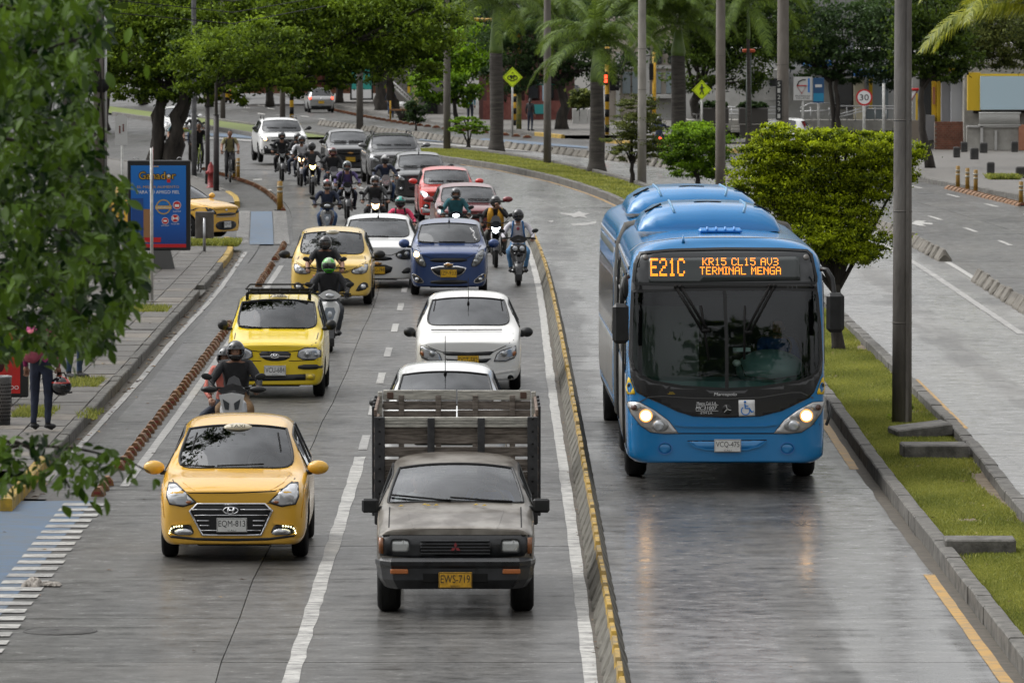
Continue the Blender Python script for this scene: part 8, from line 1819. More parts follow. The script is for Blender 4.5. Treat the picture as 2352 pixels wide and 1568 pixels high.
# ================= STREET FURNITURE =================
PC=mat('pole_concrete',(.11,.095,.08),.8,nscale=2,col2=(.19,.17,.15),bump=.4,bscale=25,stretch=(1,1,.35)); PC2=mat('pole_concrete_pale',(.2,.19,.17),.8,nscale=3,col2=(.32,.3,.27),bump=.4,bscale=25,stretch=(1,1,.4)); PC3=mat('pole_concrete_dark',(.085,.076,.066),.8,nscale=2,col2=(.16,.145,.128),bump=.5,bscale=22,stretch=(1,1,.35))
def pole(label,px,py,w0,m,w1=None,Y=None,Hh=11,group='concrete light poles on the median',channel=False,lean=0):
    q=G(px,py,.0); Y=Y or q.y; s=FP/Y; q=Vector((AT(px,784,Y).x,Y,hgt(Y)+.05)); o=thing('light_pole',label,'light pole',q,0,group)
    r0=w0/s/2; r1=(w1 or w0*.75)/s/2; mb=MB(); n=12; mb.tube([(0,0,-.1)]+[(lean*i/6,0,Hh*i/6) for i in range(1,7)],[r0*(1-i/6)+r1*i/6 for i in range(7)],20); mb.build('shaft',m,o)
    if channel: mb=MB(); mb.box((r0*.45,-r0*.93,4),(r0*.3,.03,8.4)); mb.build('cable_channel',PC3,o)
    for zz in (1.5,3.1,4.4): mb=MB(); rr_=r0*(1-zz/Hh)+r1*zz/Hh; mb.cyl((lean*zz/Hh,0,zz),(lean*zz/Hh,0,zz+.018),rr_+.004,rr_+.004,20); mb.build('form_joint',PC3,o)
    return o
pole('nearest concrete pole with dark cable channel right of the bus',2072,990,46,PC3,34,channel=True)
p2=pole('concrete pole with vertical painted number above the lime tree',1797,555,28,PC,24,Hh=12)
pole('plain concrete pole directly behind the bus roof',1654,485,24,PC,18,Hh=12)
pole('pale white grey concrete pole behind the left end of the bus',1474,433,21,PC2,14,Hh=13)
pole('bare grey pole between the first and second palm',1257,384,18,PC3,14,Hh=12)
pole('grey pole left of the small flat topped tree',1027,351,17,PC3,13,Hh=12)
pole('far grey pole behind the dark grey sedan',827,300,16,PC3,12,Hh=12)
pole('far pole beside the striped post',650,273,13,PC,10,Hh=11); pole('far pole on the strip of grass left of the road',513,271,12,PC,9,Hh=11)
gp=pole('grey metal pole left of the sleeved trees',447,414,12,mat('galv_grey',(.12,.12,.125),.5,.4,noise=.3,nscale=5),10,group=None)
# number strip 512291 on second pole
s_=FP/p2.location.y; zc=(AT(1797,230,p2.location.y)-p2.location).z; r_=.17
mb=MB(); mb.box((-.11,-r_-.02,zc),(.155,.03,1.0)); st=mb.build('number_strip',mat('strip_black',(.012,.012,.012),.6),p2)
for i,ch in enumerate('512291'): letter('lettering',ch,mat('strip_digit',(.45,.45,.43),.6),st,Vector((-.11,-r_-.037,zc+.4-.16*i)),.07,.11)
mb=MB(); zc=(AT(1797,478,p2.location.y)-p2.location).z; mb.box((-.0,-r_-.01,zc),(.02,.02,.22)); mb.box((0,-r_-.011,zc+.03),(.11,.02,.02)); mb.build('painted_cross',mat('red_mark',(.3,.04,.03),.7),p2)
# tree sleeves
for px,py,y0,w_ in ((477,432,246,10.5),(497,448,264,13)):
    q=G(px,py); s=FP/q.y; h=(AT(px,y0,q.y)).z-q.z; o=thing('tree_guard','dark metal sleeve around the slim trunk '+('left of'if px<480 else'right of')+' the hydrant','tree guard',(q.x,q.y,q.z))
    mb=MB(); mb.tube([(0,0,0),(0,0,h*.5),(0,0,h)],[w_/s/2]*3,10); mb.build('sleeve',mat('sleeve_brown_grey',(.035,.03,.03),.5,.3,noise=.4,nscale=4),o); mb=MB(); mb.cyl((0,0,h),(0,0,h+.01),w_/s/2+.01,w_/s/2+.01,10); mb.build('rim',DBLK(),o)
q=G(484,441); o=thing('fire_hydrant','red fire hydrant between two sleeved trunks','hydrant',(q.x,q.y+.2,q.z+.1)); HR=mat('hydrant_red',(.22,.015,.015),.5,noise=.3,nscale=6)
mb=MB(); mb.lathe([(0,.15),(.05,.15),(.06,.11),(.45,.1),(.5,.14),(.55,.14),(.58,.11),(.72,.09),(.8,.03),(.84,.03),(.84,.001)],'z',n=16); mb.build('body',HR,o); mb=MB(); mb.cyl((-.17,0,.5),(.17,0,.5),.05,.05,12); mb.cyl((0,-.16,.5),(0,0,.5),.06,.06,12); mb.build('outlet',HR,o)
# ---- blue poster panel ----
BY=144.8; bc=AT(365,617,BY); bp=thing('advertising_panel','blue dog food poster in a black frame on a grey foot','advertisement',(bc.x,BY,.15))
def PBP(px,py): v=AT(px,py,BY); return v.x-bc.x, v.z-.15
x0,zt=PBP(293,368); x1,zb_=PBP(438,575)
mb=MB(); mb.box(((x0+x1)/2,.0,(zt+zb_)/2),(x1-x0,.16,zt-zb_),b=.02); fr_=mb.build('frame',mat('frame_black',(.012,.012,.013),.3,coat=.3),bp)
mb=MB(); a,b_=PBP(334,617); c,d=PBP(402,617); e,f=PBP(345,575); g_,h=PBP(392,575); mb.prism([(a,0),(c,0),(g_,f),(e,f)],(0,-.07,0),(1,0,0),(0,0,1),(0,.14,0)); mb.build('foot',mat('foot_grey',(.12,.12,.12),.4,.5),bp)
POS=mat('poster_blue',(.006,.11,.4),.3,coat=.3); 
tt=POS.node_tree; tc=tt.nodes.new('ShaderNodeTexCoord'); sx=tt.nodes.new('ShaderNodeSeparateXYZ'); tt.links.new(tc.outputs['Object'],sx.inputs[0]); rp=tt.nodes.new('ShaderNodeValToRGB'); mr=tt.nodes.new('ShaderNodeMapRange'); mr.inputs[1].default_value=.4; mr.inputs[2].default_value=2.4; tt.links.new(sx.outputs[2],mr.inputs[0]); tt.links.new(mr.outputs[0],rp.inputs[0])
e=rp.color_ramp.elements; e[0].color=(.004,.03,.16,1); e[0].position=.0; e[1].color=(.01,.17,.55,1); e[1].position=1; k=e.new(.35); k.color=(.006,.1,.42,1); tt.links.new(rp.outputs[0],tt.nodes['Principled BSDF'].inputs['Base Color'])
a,b_=PBP(301,380); c,d=PBP(428,568); mb=MB(); mb.box(((a+c)/2,-.084,(b_+d)/2),(c-a,.008,b_-d)); po=mb.build('poster',POS,bp)
def flat(px0,py0,px1,py1,m,y=-.092,nm='print'): a,b_=PBP(px0,py0);c,d=PBP(px1,py1); mb=MB(); mb.box(((a+c)/2,y,(b_+d)/2),(abs(c-a),.003,abs(b_-d))); return mb.build(nm,m,po)
PR=mat('print_red',(.5,.01,.015),.4); PWh=mat('print_white',(.75,.75,.75),.4); PG=mat('print_gold',(.55,.33,.05),.4); PK=mat('print_black',(.01,.01,.01),.4); PB=mat('print_light_blue',(.03,.35,.7),.4)
flat(301,560,428,568,PR); flat(317,545,370,556,PR)
def pl(s,px,py,w_,h_,m,y=-.094): a,b_=PBP(px,py); return letter('lettering',s,m,po,(a,y,b_),w_/103.6,h_/103.6)
for dx,dz in ((1.5,0),(-1.5,0),(0,1.6),(0,-1.6),(1.2,1.2),(-1.2,-1.2),(-1.2,1.2),(1.2,-1.2)): pl('Ganador',362+dx,403+dz,84,17,PK,-.0935)
pl('Ganador',362,403,84,17,PG,-.097); pl('EL MEJOR ALIMENTO',364,430,96,7.5,PG); pl('PARA TU AMIGO FIEL',364,441,98,7.5,PWh)
def ring(px,py,r,m,y=-.095,r2=0):
    a,b_=PBP(px,py); mb=MB(); mb.lathe([(y,r/103.6),(y-.003,r/103.6),(y-.003,max(.001,r2/103.6))],'y',(a,0,b_),24,0,False); return mb.build('badge',m,po)
ring(376,475,18,PB,r2=17); ring(376,475,17.5,PG,r2=14.5); ring(376,475,14.3,POS,-.0945,0); flat(357,472,395,480,PG,-.1)
pl('SISTEMA DE\nBENEFICIOS',376,467,20,6,PB,-.1); pl('LifeDefense',376,476,34,5,PWh,-.105)
for (px,py,r,s,ty) in ((407,471,9.5,'SALUDABLES',485),(403,501,9,'FUERTES',514),(380,507,8,'OPTIMA',518)): ring(px,py,r,PWh); ring(px,py,r-1,PR,-.0965); pl(s,px,ty,18,2.6,PWh)
flat(402,469,412,475,PWh,-.101,'icon'); flat(398,500,408,502.5,PWh,-.101,'icon'); flat(376,505,384,509,PWh,-.101,'icon'); flat(345,381,365,383,PG,-.095)
for (px,py) in ((398,499),(398,503),(408,499),(408,503)): ring(px,py,1.8,PWh,-.1)
# dog food bag at lower left of the poster
flat(303,455,330,548,mat('bag_blue',(.01,.06,.25),.4),-.093,'printed_bag'); flat(330,480,352,545,mat('print_tan',(.3,.15,.06),.5),-.0935,'printed_dog')
a,b_=PBP(388,404); mb=MB(); mb.prism([(.0+.05*math.cos(R(90+72*i)) if j==0 else .022*math.cos(R(90+72*i+36)), .05*math.sin(R(90+72*i)) if j==0 else .022*math.sin(R(90+72*i+36))) for i in range(5) for j in (0,1)],(a,-.1,b_),(1,0,0),(0,0,1),(0,-.003,0)); mb.build('star',PWh,po); flat(384,411,392,419,PR,-.1)
for px in(312,412): a,b_=PBP(px,366); mb=MB(); mb.tube([(a-.06,0,b_),(a-.03,0,b_+.04),(a+.03,0,b_+.04),(a+.06,0,b_)],.008,5); mb.build('lifting_eye',ALU(),bp)
# ---- thin sign post edge on ----
q=G(349,690,.15); o=thing('road_sign','thin white post with an edge on round red rimmed sign','road sign',(q.x,q.y,.15)); mb=MB(); mb.cyl((0,0,0),(0,0,(AT(349,340,q.y)).z-.15),.032,.032,10); mb.build('post',mat('post_white',(.45,.45,.43),.5,noise=.25,nscale=6),o)
zc=AT(349,386,q.y).z-.15; mb=MB(); mb.lathe([(0,.001),(0,.42),(.008,.42),(.008,.001)],'x',(.0,0,0),28); d_=mb.build('sign_disc',mat('sign_back',(.4,.38,.37),.5),o); d_.location=(.02,-.05,zc); d_.rotation_euler=(0,0,R(4)); mb=MB(); mb.lathe([(.009,.36),(.011,.36),(.011,.42),(.009,.42)],'x',(.0,0,0),28); d_=mb.build('sign_rim',PR,o); d_.location=(.02,-.05,zc); d_.rotation_euler=(0,0,R(4))
# ---- bus stop ad, bin ----
q=AT(25,928,97.3); o=thing('advertising_panel','red poster stand with white letters at the left edge','advertisement',(q.x,97.3,.15)); s=154.2
def local(px,py): v=AT(px,py,97.3); return v.x-q.x,v.z-.15
a,b_=local(-60,740); c,d=local(65,912); mb=MB(); mb.box(((a+c)/2,.05,(b_+d)/2),(c-a,.18,b_-d),b=.02); mb.build('frame',MATS['frame_black'],o); mb=MB(); mb.box(((a+c)/2-.1,.05,d/2),(.5,.12,d)); mb.build('foot',MATS['foot_grey'],o)
a,b_=local(-50,755); c,d=local(47,912); mb=MB(); mb.box(((a+c)/2,-.045,(b_+d)/2+.03),(c-a,.01,b_-d-.06)); po2=mb.build('poster',mat('poster_red',(.5,.015,.012),.35,coat=.3,noise=.2,nscale=3),o); a,b_=local(25,889); letter('lettering','TADO',PWh,po2,(a-.0,-.055,b_),.24,.058); a,b_=local(2,820); mb=MB(); mb.ell((a,-.05,b_),(.07,.012,.22),16,10); mb.build('printed_bottle',mat('bottle_dark',(.05,.01,.012),.3),po2)
q=AT(-2,985,92.6); o=thing('litter_bin','perforated grey metal litter bin at the left edge','litter bin',(q.x,92.6,.15)); mb=MB(); mb.lathe([(0,.001),(0,.16),(.66,.18),(.68,.19),(.7,.18),(.66,.17),(.1,.15)],'z',n=24); mb.build('drum',mat('perforated_steel',(.22,.22,.22),.4,.6,noise=.35,nscale=60),o)
mb=MB()
for i in range(14):
    for j in range(11): a=-PI/2+(i-6.5)*.2+(j%2)*.1; r=.163+.018*j/11; mb.cyl((r*math.cos(a),r*math.sin(a),.08+j*.05),((r+.003)*math.cos(a),(r+.003)*math.sin(a),.08+j*.05),.011,.011,6)
mb.build('perforations',DBLK(),o)['kind']='stuff'
# ---- box on post ----
q=G(470,577,.15); o=thing('meter_box','weathered grey box on a post beside the amber taxi','box',(q.x,q.y,.15)); s=FP/q.y; z0=AT(470,547,q.y).z-.15; z1=AT(470,486,q.y).z-.15; mb=MB(); mb.box((0,0,(z0+z1)/2),(42/s,.2,z1-z0),b=.015); mb.build('box',mat('box_rusty_grey',(.07,.06,.05),.6,.3,nscale=4,col2=(.13,.12,.11)),o); mb=MB(); mb.cyl((0,-.12,0),(0,-.12,z1-.15),.035,.035,10); mb.build('post',ALU(),o)
# ---- utility pole & wires behind the foreground leaves ----
Yp=150; b0=AT(231,784,Yp).x; o=thing('utility_pole','concrete utility pole with cables behind the foreground leaves','utility pole',(b0,Yp,.13)); mb=MB(); mb.tube([(0,0,0),(0,0,5),(-.02,0,9)],[.16,.14,.11],14); mb.build('shaft',PC,o); mb=MB(); mb.cyl((.14,-.1,0),(.14,-.1,8),.035,.035,8); mb.build('conduit',ALU(),o)
mb=MB(); mb.box((-.28,0,5.0),(.36,.2,.5),b=.04); mb.build('junction_box',mat('box_pale',(.22,.21,.19),.6,noise=.2),o); mb=MB(); mb.ell((.05,-.15,4.0),(.18,.1,.16),10,8); mb.build('splice_case',DBLK(),o)
mb=MB()
for k in range(7): z=4.6+.2*k; mb.tube([(0,-.1,z),(-1.2,-.3,z-.35-.04*k),(-2.6,-.5,z-.2)],.014,5); 
for k in range(5): mb.tube([(0,-.14,4.2+.15*k),(-.25,-.2,3.7),(-.1,-.2,3.2-.1*k),(.05,-.15,3.9)],.012,5)
for k in range(3): mb.tube([(0,0,5.7+.3*k),(2,25,5.3+.3*k),(3.5,60,5.7+.3*k)],.012,4)
mb.build('cables',DBLK(),o)
q=AT(281,560,148); o=thing('info_sign','white board sign with dark figures beside the old tree','sign',(q.x,148,.15)); z0=AT(281,333,148).z-.15; z1=AT(281,264,148).z-.15; mb=MB(); mb.cyl((0,.03,0),(0,.03,z1),.03,.03,8); mb.build('post',MATS['post_white'],o); mb=MB(); mb.prism([(-.14,z0),(.14,z0),(.14,z1-.06),(.06,z1),(-.06,z1),(-.14,z1-.06)],(-.02,-.0,0),(1,0,0),(0,0,1),(0,.02,0)); bo=mb.build('board',mat('board_white',(.5,.5,.49),.5),o)
for dx,dz in((-.03,.32),(.05,.36)): mb=MB(); mb.box((dx-.02,-.006,z0+dz),(.03,.004,.12)); mb.ell((dx-.02,-.008,z0+dz+.09),(.02,.004,.022),8,6); mb.build('figure',mat('figure_brown',(.12,.03,.02),.6),bo)
# ---- roadside signs ----
LIME=mat('fluorescent_lime',(.66,.86,.01),.5); 
def diamond(label,px,py,half,post_y,Y,px2=None):
    s=FP/Y; c=AT(px,py,Y); gz=hgt(Y)+.1; o=thing('warning_sign',label,'road sign',(c.x,Y,gz)); z=c.z-gz; h=half/s
    mb=MB(); mb.cyl((0,.05,0),(0,.05,z+h*.7),.045,.045,8); mb.build('post',mat('post_white',(.45,.45,.43),.5),o); mb=MB(); mb.prism([(0,h),(-h,0),(0,-h),(h,0)],(0,0,z),(1,0,0),(0,0,1),(0,.02,0)); p_=mb.build('plate',LIME,o)
    mb=MB(); k=.88
    pts=[Vector((0,-.004,z+h*k)),Vector((-h*k,-.004,z)),Vector((0,-.004,z-h*k)),Vector((h*k,-.004,z))]; mb.tube(pts+[pts[0],pts[1]],.01,4); mb.build('border_line',PK,p_); return p_,z,h
p_,z,h=diamond('yellow diamond cycle warning sign between the first palm and bare pole',1177,178,23.5,295,300)
mb=MB(); u=h*.26
for s_2 in(-1,1): mb.tube([(s_2*u*1.05+u*.75*math.cos(a),-.012,z-.02+u*.75*math.sin(a)) for a in np.linspace(0,2*PI,15)],.022,4,cap=False)
mb.tube([(-u,-.012,z),(-.2*u,-.012,z),(.6*u,-.012,z+.6*u),(-.5*u,-.012,z+.6*u),(-u,-.012,z)],.018,4); mb.tube([(u,-.012,z),(.5*u,-.012,z+.9*u),(.8*u,-.012,z+u)],.018,4); mb.tube([(-.2*u,-.012,z),(-.6*u,-.012,z+.85*u)],.018,4); mb.tube([(-.25*u,-.012,z+1.5*u),(.1*u,-.012,z+1.9*u),(.3*u,-.012,z+1.5*u)],.02,4); mb.box((0,-.012,z-1.3*u),(u*1.6,.008,.04)); mb.build('bicycle_symbol',PK,p_)
p_,z,h=diamond('yellow diamond sign with walking figure right of the thick palm',1612,207,23,288,272)
mb=MB(); u=h*.1; mb.ell((0,-.012,z+5*u),(u*.9,.008,u*.9),10,8); mb.tube([(0,-.012,z+4*u),(.1*u,-.012,z+.3*u)],[u*1.1,u*.9],6); mb.tube([(0,-.012,z+.5*u),(1.2*u,-.012,z-2*u),(1.4*u,-.012,z-4.6*u)],u*.55,5); mb.tube([(0,-.012,z+.5*u),(-.8*u,-.012,z-2*u),(-2*u,-.012,z-4.4*u)],u*.55,5); mb.tube([(.2*u,-.012,z+3.4*u),(2*u,-.012,z+1.8*u),(2.6*u,-.012,z+2.6*u)],u*.4,5); mb.tube([(-.2*u,-.012,z+3.4*u),(-1.6*u,-.012,z+2*u),(-1.8*u,-.012,z+.3*u)],u*.4,5); mb.build('walker_symbol',PK,p_)
def postsign(name,label,px,py,Y,post_to=0,w=.05): c=AT(px,py,Y); gz=hgt(Y)+.1; o=thing(name,label,'road sign' if 'sign' in name else 'post',(c.x,Y,gz)); z=c.z-gz; mb=MB(); mb.cyl((0,.06,0),(0,.06,z+post_to),w,w,8); mb.build('post',mat('post_white',(.45,.45,.43),.5),o); return o,z
Y30=262; o,z=postsign('speed_sign','round white speed limit sign reading thirty with red ring',1985,224,Y30,.2,.06); s=FP/Y30; r=19/s
mb=MB(); mb.lathe([(.02,.001),(.02,r),(0,r),(0,r*.8)],'y',(0,0,z),30,0,False); mb.build('red_ring',PR,o); mb=MB(); mb.lathe([(.0,r*.8),(-.002,r*.8),(-.002,.001)],'y',(0,0,z),30,0,False); dd=mb.build('disc',PWh,o); letter('lettering','30',PK,dd,(0,-.01,z),r*1.1,r*.72)
Yc=285; o,z=postsign('cycle_priority_sign','white rectangular cyclist priority sign with red triangle',1844,204,Yc,.0); s=FP/Yc; W_,H_=43/s,54/s
mb=MB(); mb.box((0,0,z),(W_,.03,H_),b=.01); bd=mb.build('board',mat('board_white',(.5,.5,.49),.5),o); mb=MB()
t_=W_*.26; c=Vector((-W_*.06,-.02,z)); pts=[c+Vector((-t_,0,t_*.6)),c+Vector((t_,0,t_*.6)),c+Vector((0,0,-t_))]; mb.tube(pts+[pts[0],pts[1]],.03,5); mb.build('give_way_triangle',PR,bd); mb=MB(); mb.box((W_*.32,-.02,z+H_*.14),(W_*.1,.008,H_*.6)); mb.build('blue_bar',BI,bd); mb=MB(); mb.tube([(-W_*.3,-.02,z+H_*.12),(-W_*.22,-.02,z+H_*.3),(0,-.02,z+H_*.38),(W_*.15,-.02,z+H_*.38)],.03,5); mb.build('arrow',PK,bd); letter('lettering','PRIORIDAD\nCICLISTAS',PK,bd,(0,-.02,z-H_*.36),W_*.8,H_*.16)
o,z=postsign('blue_totem_sign','tall blue information panel beside the cyclist priority sign',1880,208,287); mb=MB(); mb.box((0,0,z),(25/52,.08,57/52),b=.01); bd=mb.build('panel',mat('totem_blue',(.02,.09,.22),.4),o); mb=MB(); mb.box((0,-.045,z+.2),(.3,.01,.12)); mb.build('panel_print',PWh,bd); mb=MB(); mb.box((0,-.045,z-.3),(.45,.01,.35)); mb.build('panel_print',mat('totem_light',(.02,.28,.5),.4),bd)
o,z=postsign('white_post','tall white post right of the speed limit sign',2030,192,262,0,.055)
o,z=postsign('give_way_sign','give way triangle partly hidden by the nearest pole',2085,222,262); mb=MB(); pts=[Vector((-.42,0,z+.28)),Vector((.42,0,z+.28)),Vector((0,0,z-.4))]; mb.tube(pts+[pts[0],pts[1]],.06,5); mb.build('red_border',PR,o); mb=MB(); mb.prism([(-.4,.27),(.4,.27),(0,-.38)],(0,.02,z),(1,0,0),(0,0,1),(0,.02,0)); mb.build('plate',PWh,o)
o,z=postsign('street_name_sign','green street name sign with a white arrow',1260,190,318,.1,.05); mb=MB(); mb.box((0,0,z),(1.2,.03,.25)); b_=mb.build('blade',mat('sign_green',(.01,.2,.13),.4),o); letter('lettering','Calle',PWh,b_,(-.35,-.02,z),.4,.13); mb=MB(); mb.prism([(.12,.02),(.38,.02),(.38,.07),(.5,0),(.38,-.07),(.38,-.02),(.12,-.02)],(0,-.02,z),(1,0,0),(0,0,1),(0,-.004,0)); mb.build('arrow',PWh,b_)
# traffic lights, striped posts
YEL=mat('traffic_yellow',(.5,.28,.01),.5,noise=.15,nscale=5)
def striped(o,h,r,segs,m2=None):
    mb=MB(); mb.cyl((0,0,0),(0,0,h),r,r,12); mb.build('post',YEL,o)
    for a,b_ in segs: mb=MB(); mb.cyl((0,0,a),(0,0,b_),r+.004,r+.004,12); mb.build('black_band',DBLK(),o)
Y_=300; q=AT(1394,784,Y_); o=thing('traffic_light','yellow traffic light post with lit red walking signal','traffic light',(q.x,Y_,hgt(Y_)+.1)); zz=lambda py:AT(1394,py,Y_).z-hgt(Y_)-.1
striped(o,zz(108),.1,[(.15,.5),(.85,1.2),(1.55,1.9)])
mb=MB(); mb.box((-.06,-.16,zz(180)),(.2,.16,.62),b=.03); h_=mb.build('pedestrian_signal',DBLK(),o)
for i,(py) in enumerate((176,186)): mb=MB(); mb.box((-.07,-.25,zz(py)),(.13,.02,.16),b=.01); mb.build('lit_signal',emis('signal_red',(1,.05,.02),6),h_)
mb=MB(); mb.box((.26,.0,zz(190)),(.28,.3,.75),b=.03); 
for k in range(3): mb.cyl((.4,-.05,zz(190)+.24-.24*k),(.56,-.05,zz(190)+.2-.24*k),.1,.1,10)
mb.build('signal_head',DBLK(),o); mb=MB(); mb.box((.0,.0,zz(130)),(.3,.3,.7),b=.03); mb.build('signal_head',DBLK(),o)
Y_=310; q=AT(1502,784,Y_); o=thing('traffic_light','second yellow traffic light post left of the thick palm','traffic light',(q.x,Y_,hgt(Y_)+.1)); zz=lambda py:AT(1502,py,Y_).z-hgt(Y_)-.1; striped(o,zz(120),.09,[(.3,.7),(1.1,1.5)]); mb=MB(); mb.box((-.14,0,zz(165)),(.2,.25,.8),b=.03); mb.build('signal_head',DBLK(),o)
Y_=330; q=AT(671,784,Y_); o=thing('striped_post','yellow and black striped post above the white sport utility car','post',(q.x,Y_,hgt(Y_))); h_=AT(671,160,Y_).z-hgt(Y_); striped(o,h_,.1,[(.35*i*2,.35*(i*2+1)) for i in range(int(h_/.7))])
Y_=318; q=AT(1192,784,Y_); o=thing('signal_mast','yellow mast with arm behind the cycle warning sign','mast',(q.x,Y_,hgt(Y_)+.1)); zz=lambda py:AT(1192,py,Y_).z-hgt(Y_)-.1
mb=MB(); mb.cyl((0,0,0),(0,0,zz(200)),.13,.11,12); mb.build('lower_shaft',mat('mossy_green_paint',(.05,.1,.06),.7,nscale=6,col2=(.28,.22,.03)),o); mb=MB(); mb.tube([(0,0,zz(200)),(0,0,zz(60)),(-.3,0,zz(47)),(-2.2,0,zz(46))],.09,10); mb.build('arm',YEL,o)
Y_=330; q=AT(1182,784,Y_); o=thing('striped_post','short yellow and black striped post beside the far mast','post',(q.x,Y_,hgt(Y_)+.1)); striped(o,AT(1182,205,Y_).z-hgt(Y_),.08,[(.3*i*2,.3*(i*2+1)) for i in range(5)])
Y_=265; q=AT(1718,784,Y_); o=thing('dark_post','tall black green post with an orange cap in front of the white building','post',(q.x,Y_,hgt(Y_)+.1)); h_=AT(1718,126,Y_).z-hgt(Y_); mb=MB(); mb.cyl((0,-.3,0),(0,-.3,h_),.13,.1,12); mb.build('shaft',mat('post_dark_green',(.012,.025,.018),.5),o); mb=MB(); mb.box((0,-.3,h_+.06),(.5,.3,.14),b=.03); mb.build('cap',mat('orange_cap',(.5,.08,.02),.5),o)
Y_=265; q=AT(2234,784,Y_); o=thing('utility_pole','utility pole with yellow stickers before the yellow framed panel','utility pole',(q.x,Y_-.8,hgt(Y_)+.1)); zz=lambda py:AT(2234,py,Y_).z-hgt(Y_)-.1
mb=MB(); mb.cyl((0,0,0),(0,0,8),.17,.13,14); mb.build('shaft',PC,o); mb=MB(); mb.cyl((0,0,zz(272)),(0,0,zz(228)),.175,.172,14); mb.cyl((0,0,zz(185)),(0,0,zz(155)),.165,.163,14); mb.build('yellow_band',mat('band_yellow',(.5,.33,.03),.6,noise=.4,nscale=9),o); mb=MB(); mb.cyl((0,0,zz(225)),(0,0,zz(190)),.2,.2,12); mb.tube([(0,0,zz(193)),(.9,0,zz(192))],.03,6); mb.build('bracket',DBLK(),o)
# black cube bollards
for i,(zx,z0,z1,w_) in enumerate([(1888,1015,1085,46),(1940,980,1047,44),(2010,1022,1098,56),(2073,985,1054,52),(2287,977,1047,46),(2122,1120,1200,52),(2330,1152,1225,70)]):
    px=1567.6+zx*.3335; py=z1*.3335; q=G(px,py,.13); s=FP/q.y; o=thing('block_bollard',['square black bollard nearest the leaning tree','square black bollard set back beside the brick wall','widest square black bollard in the middle of the sidewalk','square black bollard in front of the utility pole','square black bollard by the green bag at the wall','lone square black bollard near the kerb','square black bollard cut by the right picture edge'][i],'bollard',(q.x,q.y,q.z)); w_=w_*.3335/s; h_=(z1-z0)*.3335/s
    mb=MB(); mb.box((0,0,h_/2),(w_,w_,h_),b=.02); mb.build('block',mat('bollard_black',(.02,.02,.02),.7,nscale=5,col2=(.05,.048,.045)),o); mb=MB(); mb.box((0,0,h_+.01),(w_*.8,w_*.8,.02),b=.005); mb.build('cap',mat('bollard_cap',(.08,.075,.07),.8),o)
q=G(2352,343); o=thing('refuse_bag','green refuse bag by the wall at the right edge','bag',(q.x,q.y,q.z+.1)); mb=MB(); mb.ell((0,0,.2),(.35,.25,.22),12,8); mb.ell((.1,0,.38),(.1,.08,.1),8,6); mb.build('sack',mat('bag_green',(.01,.25,.14),.35),o)
# ================= BUILDINGS =================
def bld(name,label,Y,boxes,cat='building'):
    o=thing(name,label,cat,(AT(boxes[0][1],784,Y).x,Y,hgt(Y)+.1)); L0=Vector(o.location)
    for b in boxes:
        nm,x0,y0,x1,y1,dy,dp,m=b[:8]; a=AT(x0,y0,Y+dy)-L0; c=AT(x1,y1,Y+dy)-L0; z1=max(c.z,0) if y1<0 else c.z
        mb=MB(); mb.box(((a.x+c.x)/2,dy+dp/2,(a.z+c.z)/2),(abs(c.x-a.x),dp,abs(a.z-c.z)),b=b[8] if len(b)>8 else 0); mb.build(nm,m,o)
    return o
WALLW=mat('white_render',(.36,.355,.34),.8,nscale=1.5,col2=(.46,.455,.44)); BEI=mat('beige_render',(.36,.31,.26),.8,nscale=1.5,col2=(.45,.4,.35)); GLD=mat('dark_shop_glass',(.015,.018,.022),.08,coat=.5); CRM=mat('cream_column',(.42,.38,.28),.8); TER=mat('terracotta_wall',(.33,.13,.075),.8,nscale=2,col2=(.42,.2,.12)); MRN=mat('maroon_wall',(.12,.03,.025),.8,nscale=2,col2=(.2,.07,.055)); CON=mat('grey_wall_concrete',(.24,.23,.21),.85,nscale=2,col2=(.36,.35,.32)); BLUEA=mat('awning_blue',(.01,.12,.4),.5); YW=mat('shop_yellow',(.55,.36,.01),.5)
Y_=300
boxes=[('wall',1560,112,2115,316,3,8,WALLW),('awning',1848,140,1910,153,1.5,1.5,BLUEA),('shop_front',1918,185,1962,250,2.8,.3,GLD),('column',1963,160,1985,300,1.5,1,CRM),('fascia_band',1963,160,2100,176,1.2,1,BLUEA),('shop_glass',1990,176,2040,290,2.8,.3,mat('shop_glass_pale',(.2,.24,.26),.1,coat=.4)),('yellow_poster',1996,180,2004,250,2.6,.1,YW),('door',1960,250,1985,290,2.7,.2,GLD),('canopy',1762,160,1812,180,.8,2.5,WALLW),('window',1768,182,1795,200,2.8,.3,GLD),('pillar',1702,120,1716,300,2.5,.6,WALLW),('terrace',1560,276,2110,300,0,3,CON),('step',1680,290,1800,297,-.6,.6,CON),('step',1680,297,1800,304,-1.2,.6,CON),('pediment',1880,95,1960,186,2.6,.4,mat('grey_sign_band',(.25,.25,.26),.6)),('window',1590,110,1625,150,2.8,.3,GLD),('window',1650,110,1690,150,2.8,.3,GLD)]
for k in range(8): boxes.append(('louvre_slat',1755,199+k*4,1815,201.5+k*4,2.4,.25,WALLW))
b1=bld('bank_building','white building with ramp railings behind the lime tree',Y_,boxes)
L0=Vector(b1.location)
def rail(par,pts,r,Y,nm='railing',m=None):
    mb=MB(); mb.tube([AT(a,b_,Y)-L0 for a,b_ in pts],r,6); mb.build(nm,m or mat('rail_steel',(.5,.5,.5),.3,.5),par)
for pts in ([(1838,248),(1860,238),(1930,238),(1890,262)],[(1912,268),(1990,246)],[(1920,250),(1930,244),(2010,244),(2054,244)],[(1838,256),(1925,254)],[(1912,274),(1990,253)],[(1990,250),(2054,250)],[(1592,246),(1800,246)],[(1592,254),(1800,254)],[(1592,262),(1800,262)]): rail(b1,pts,.03,298.5)
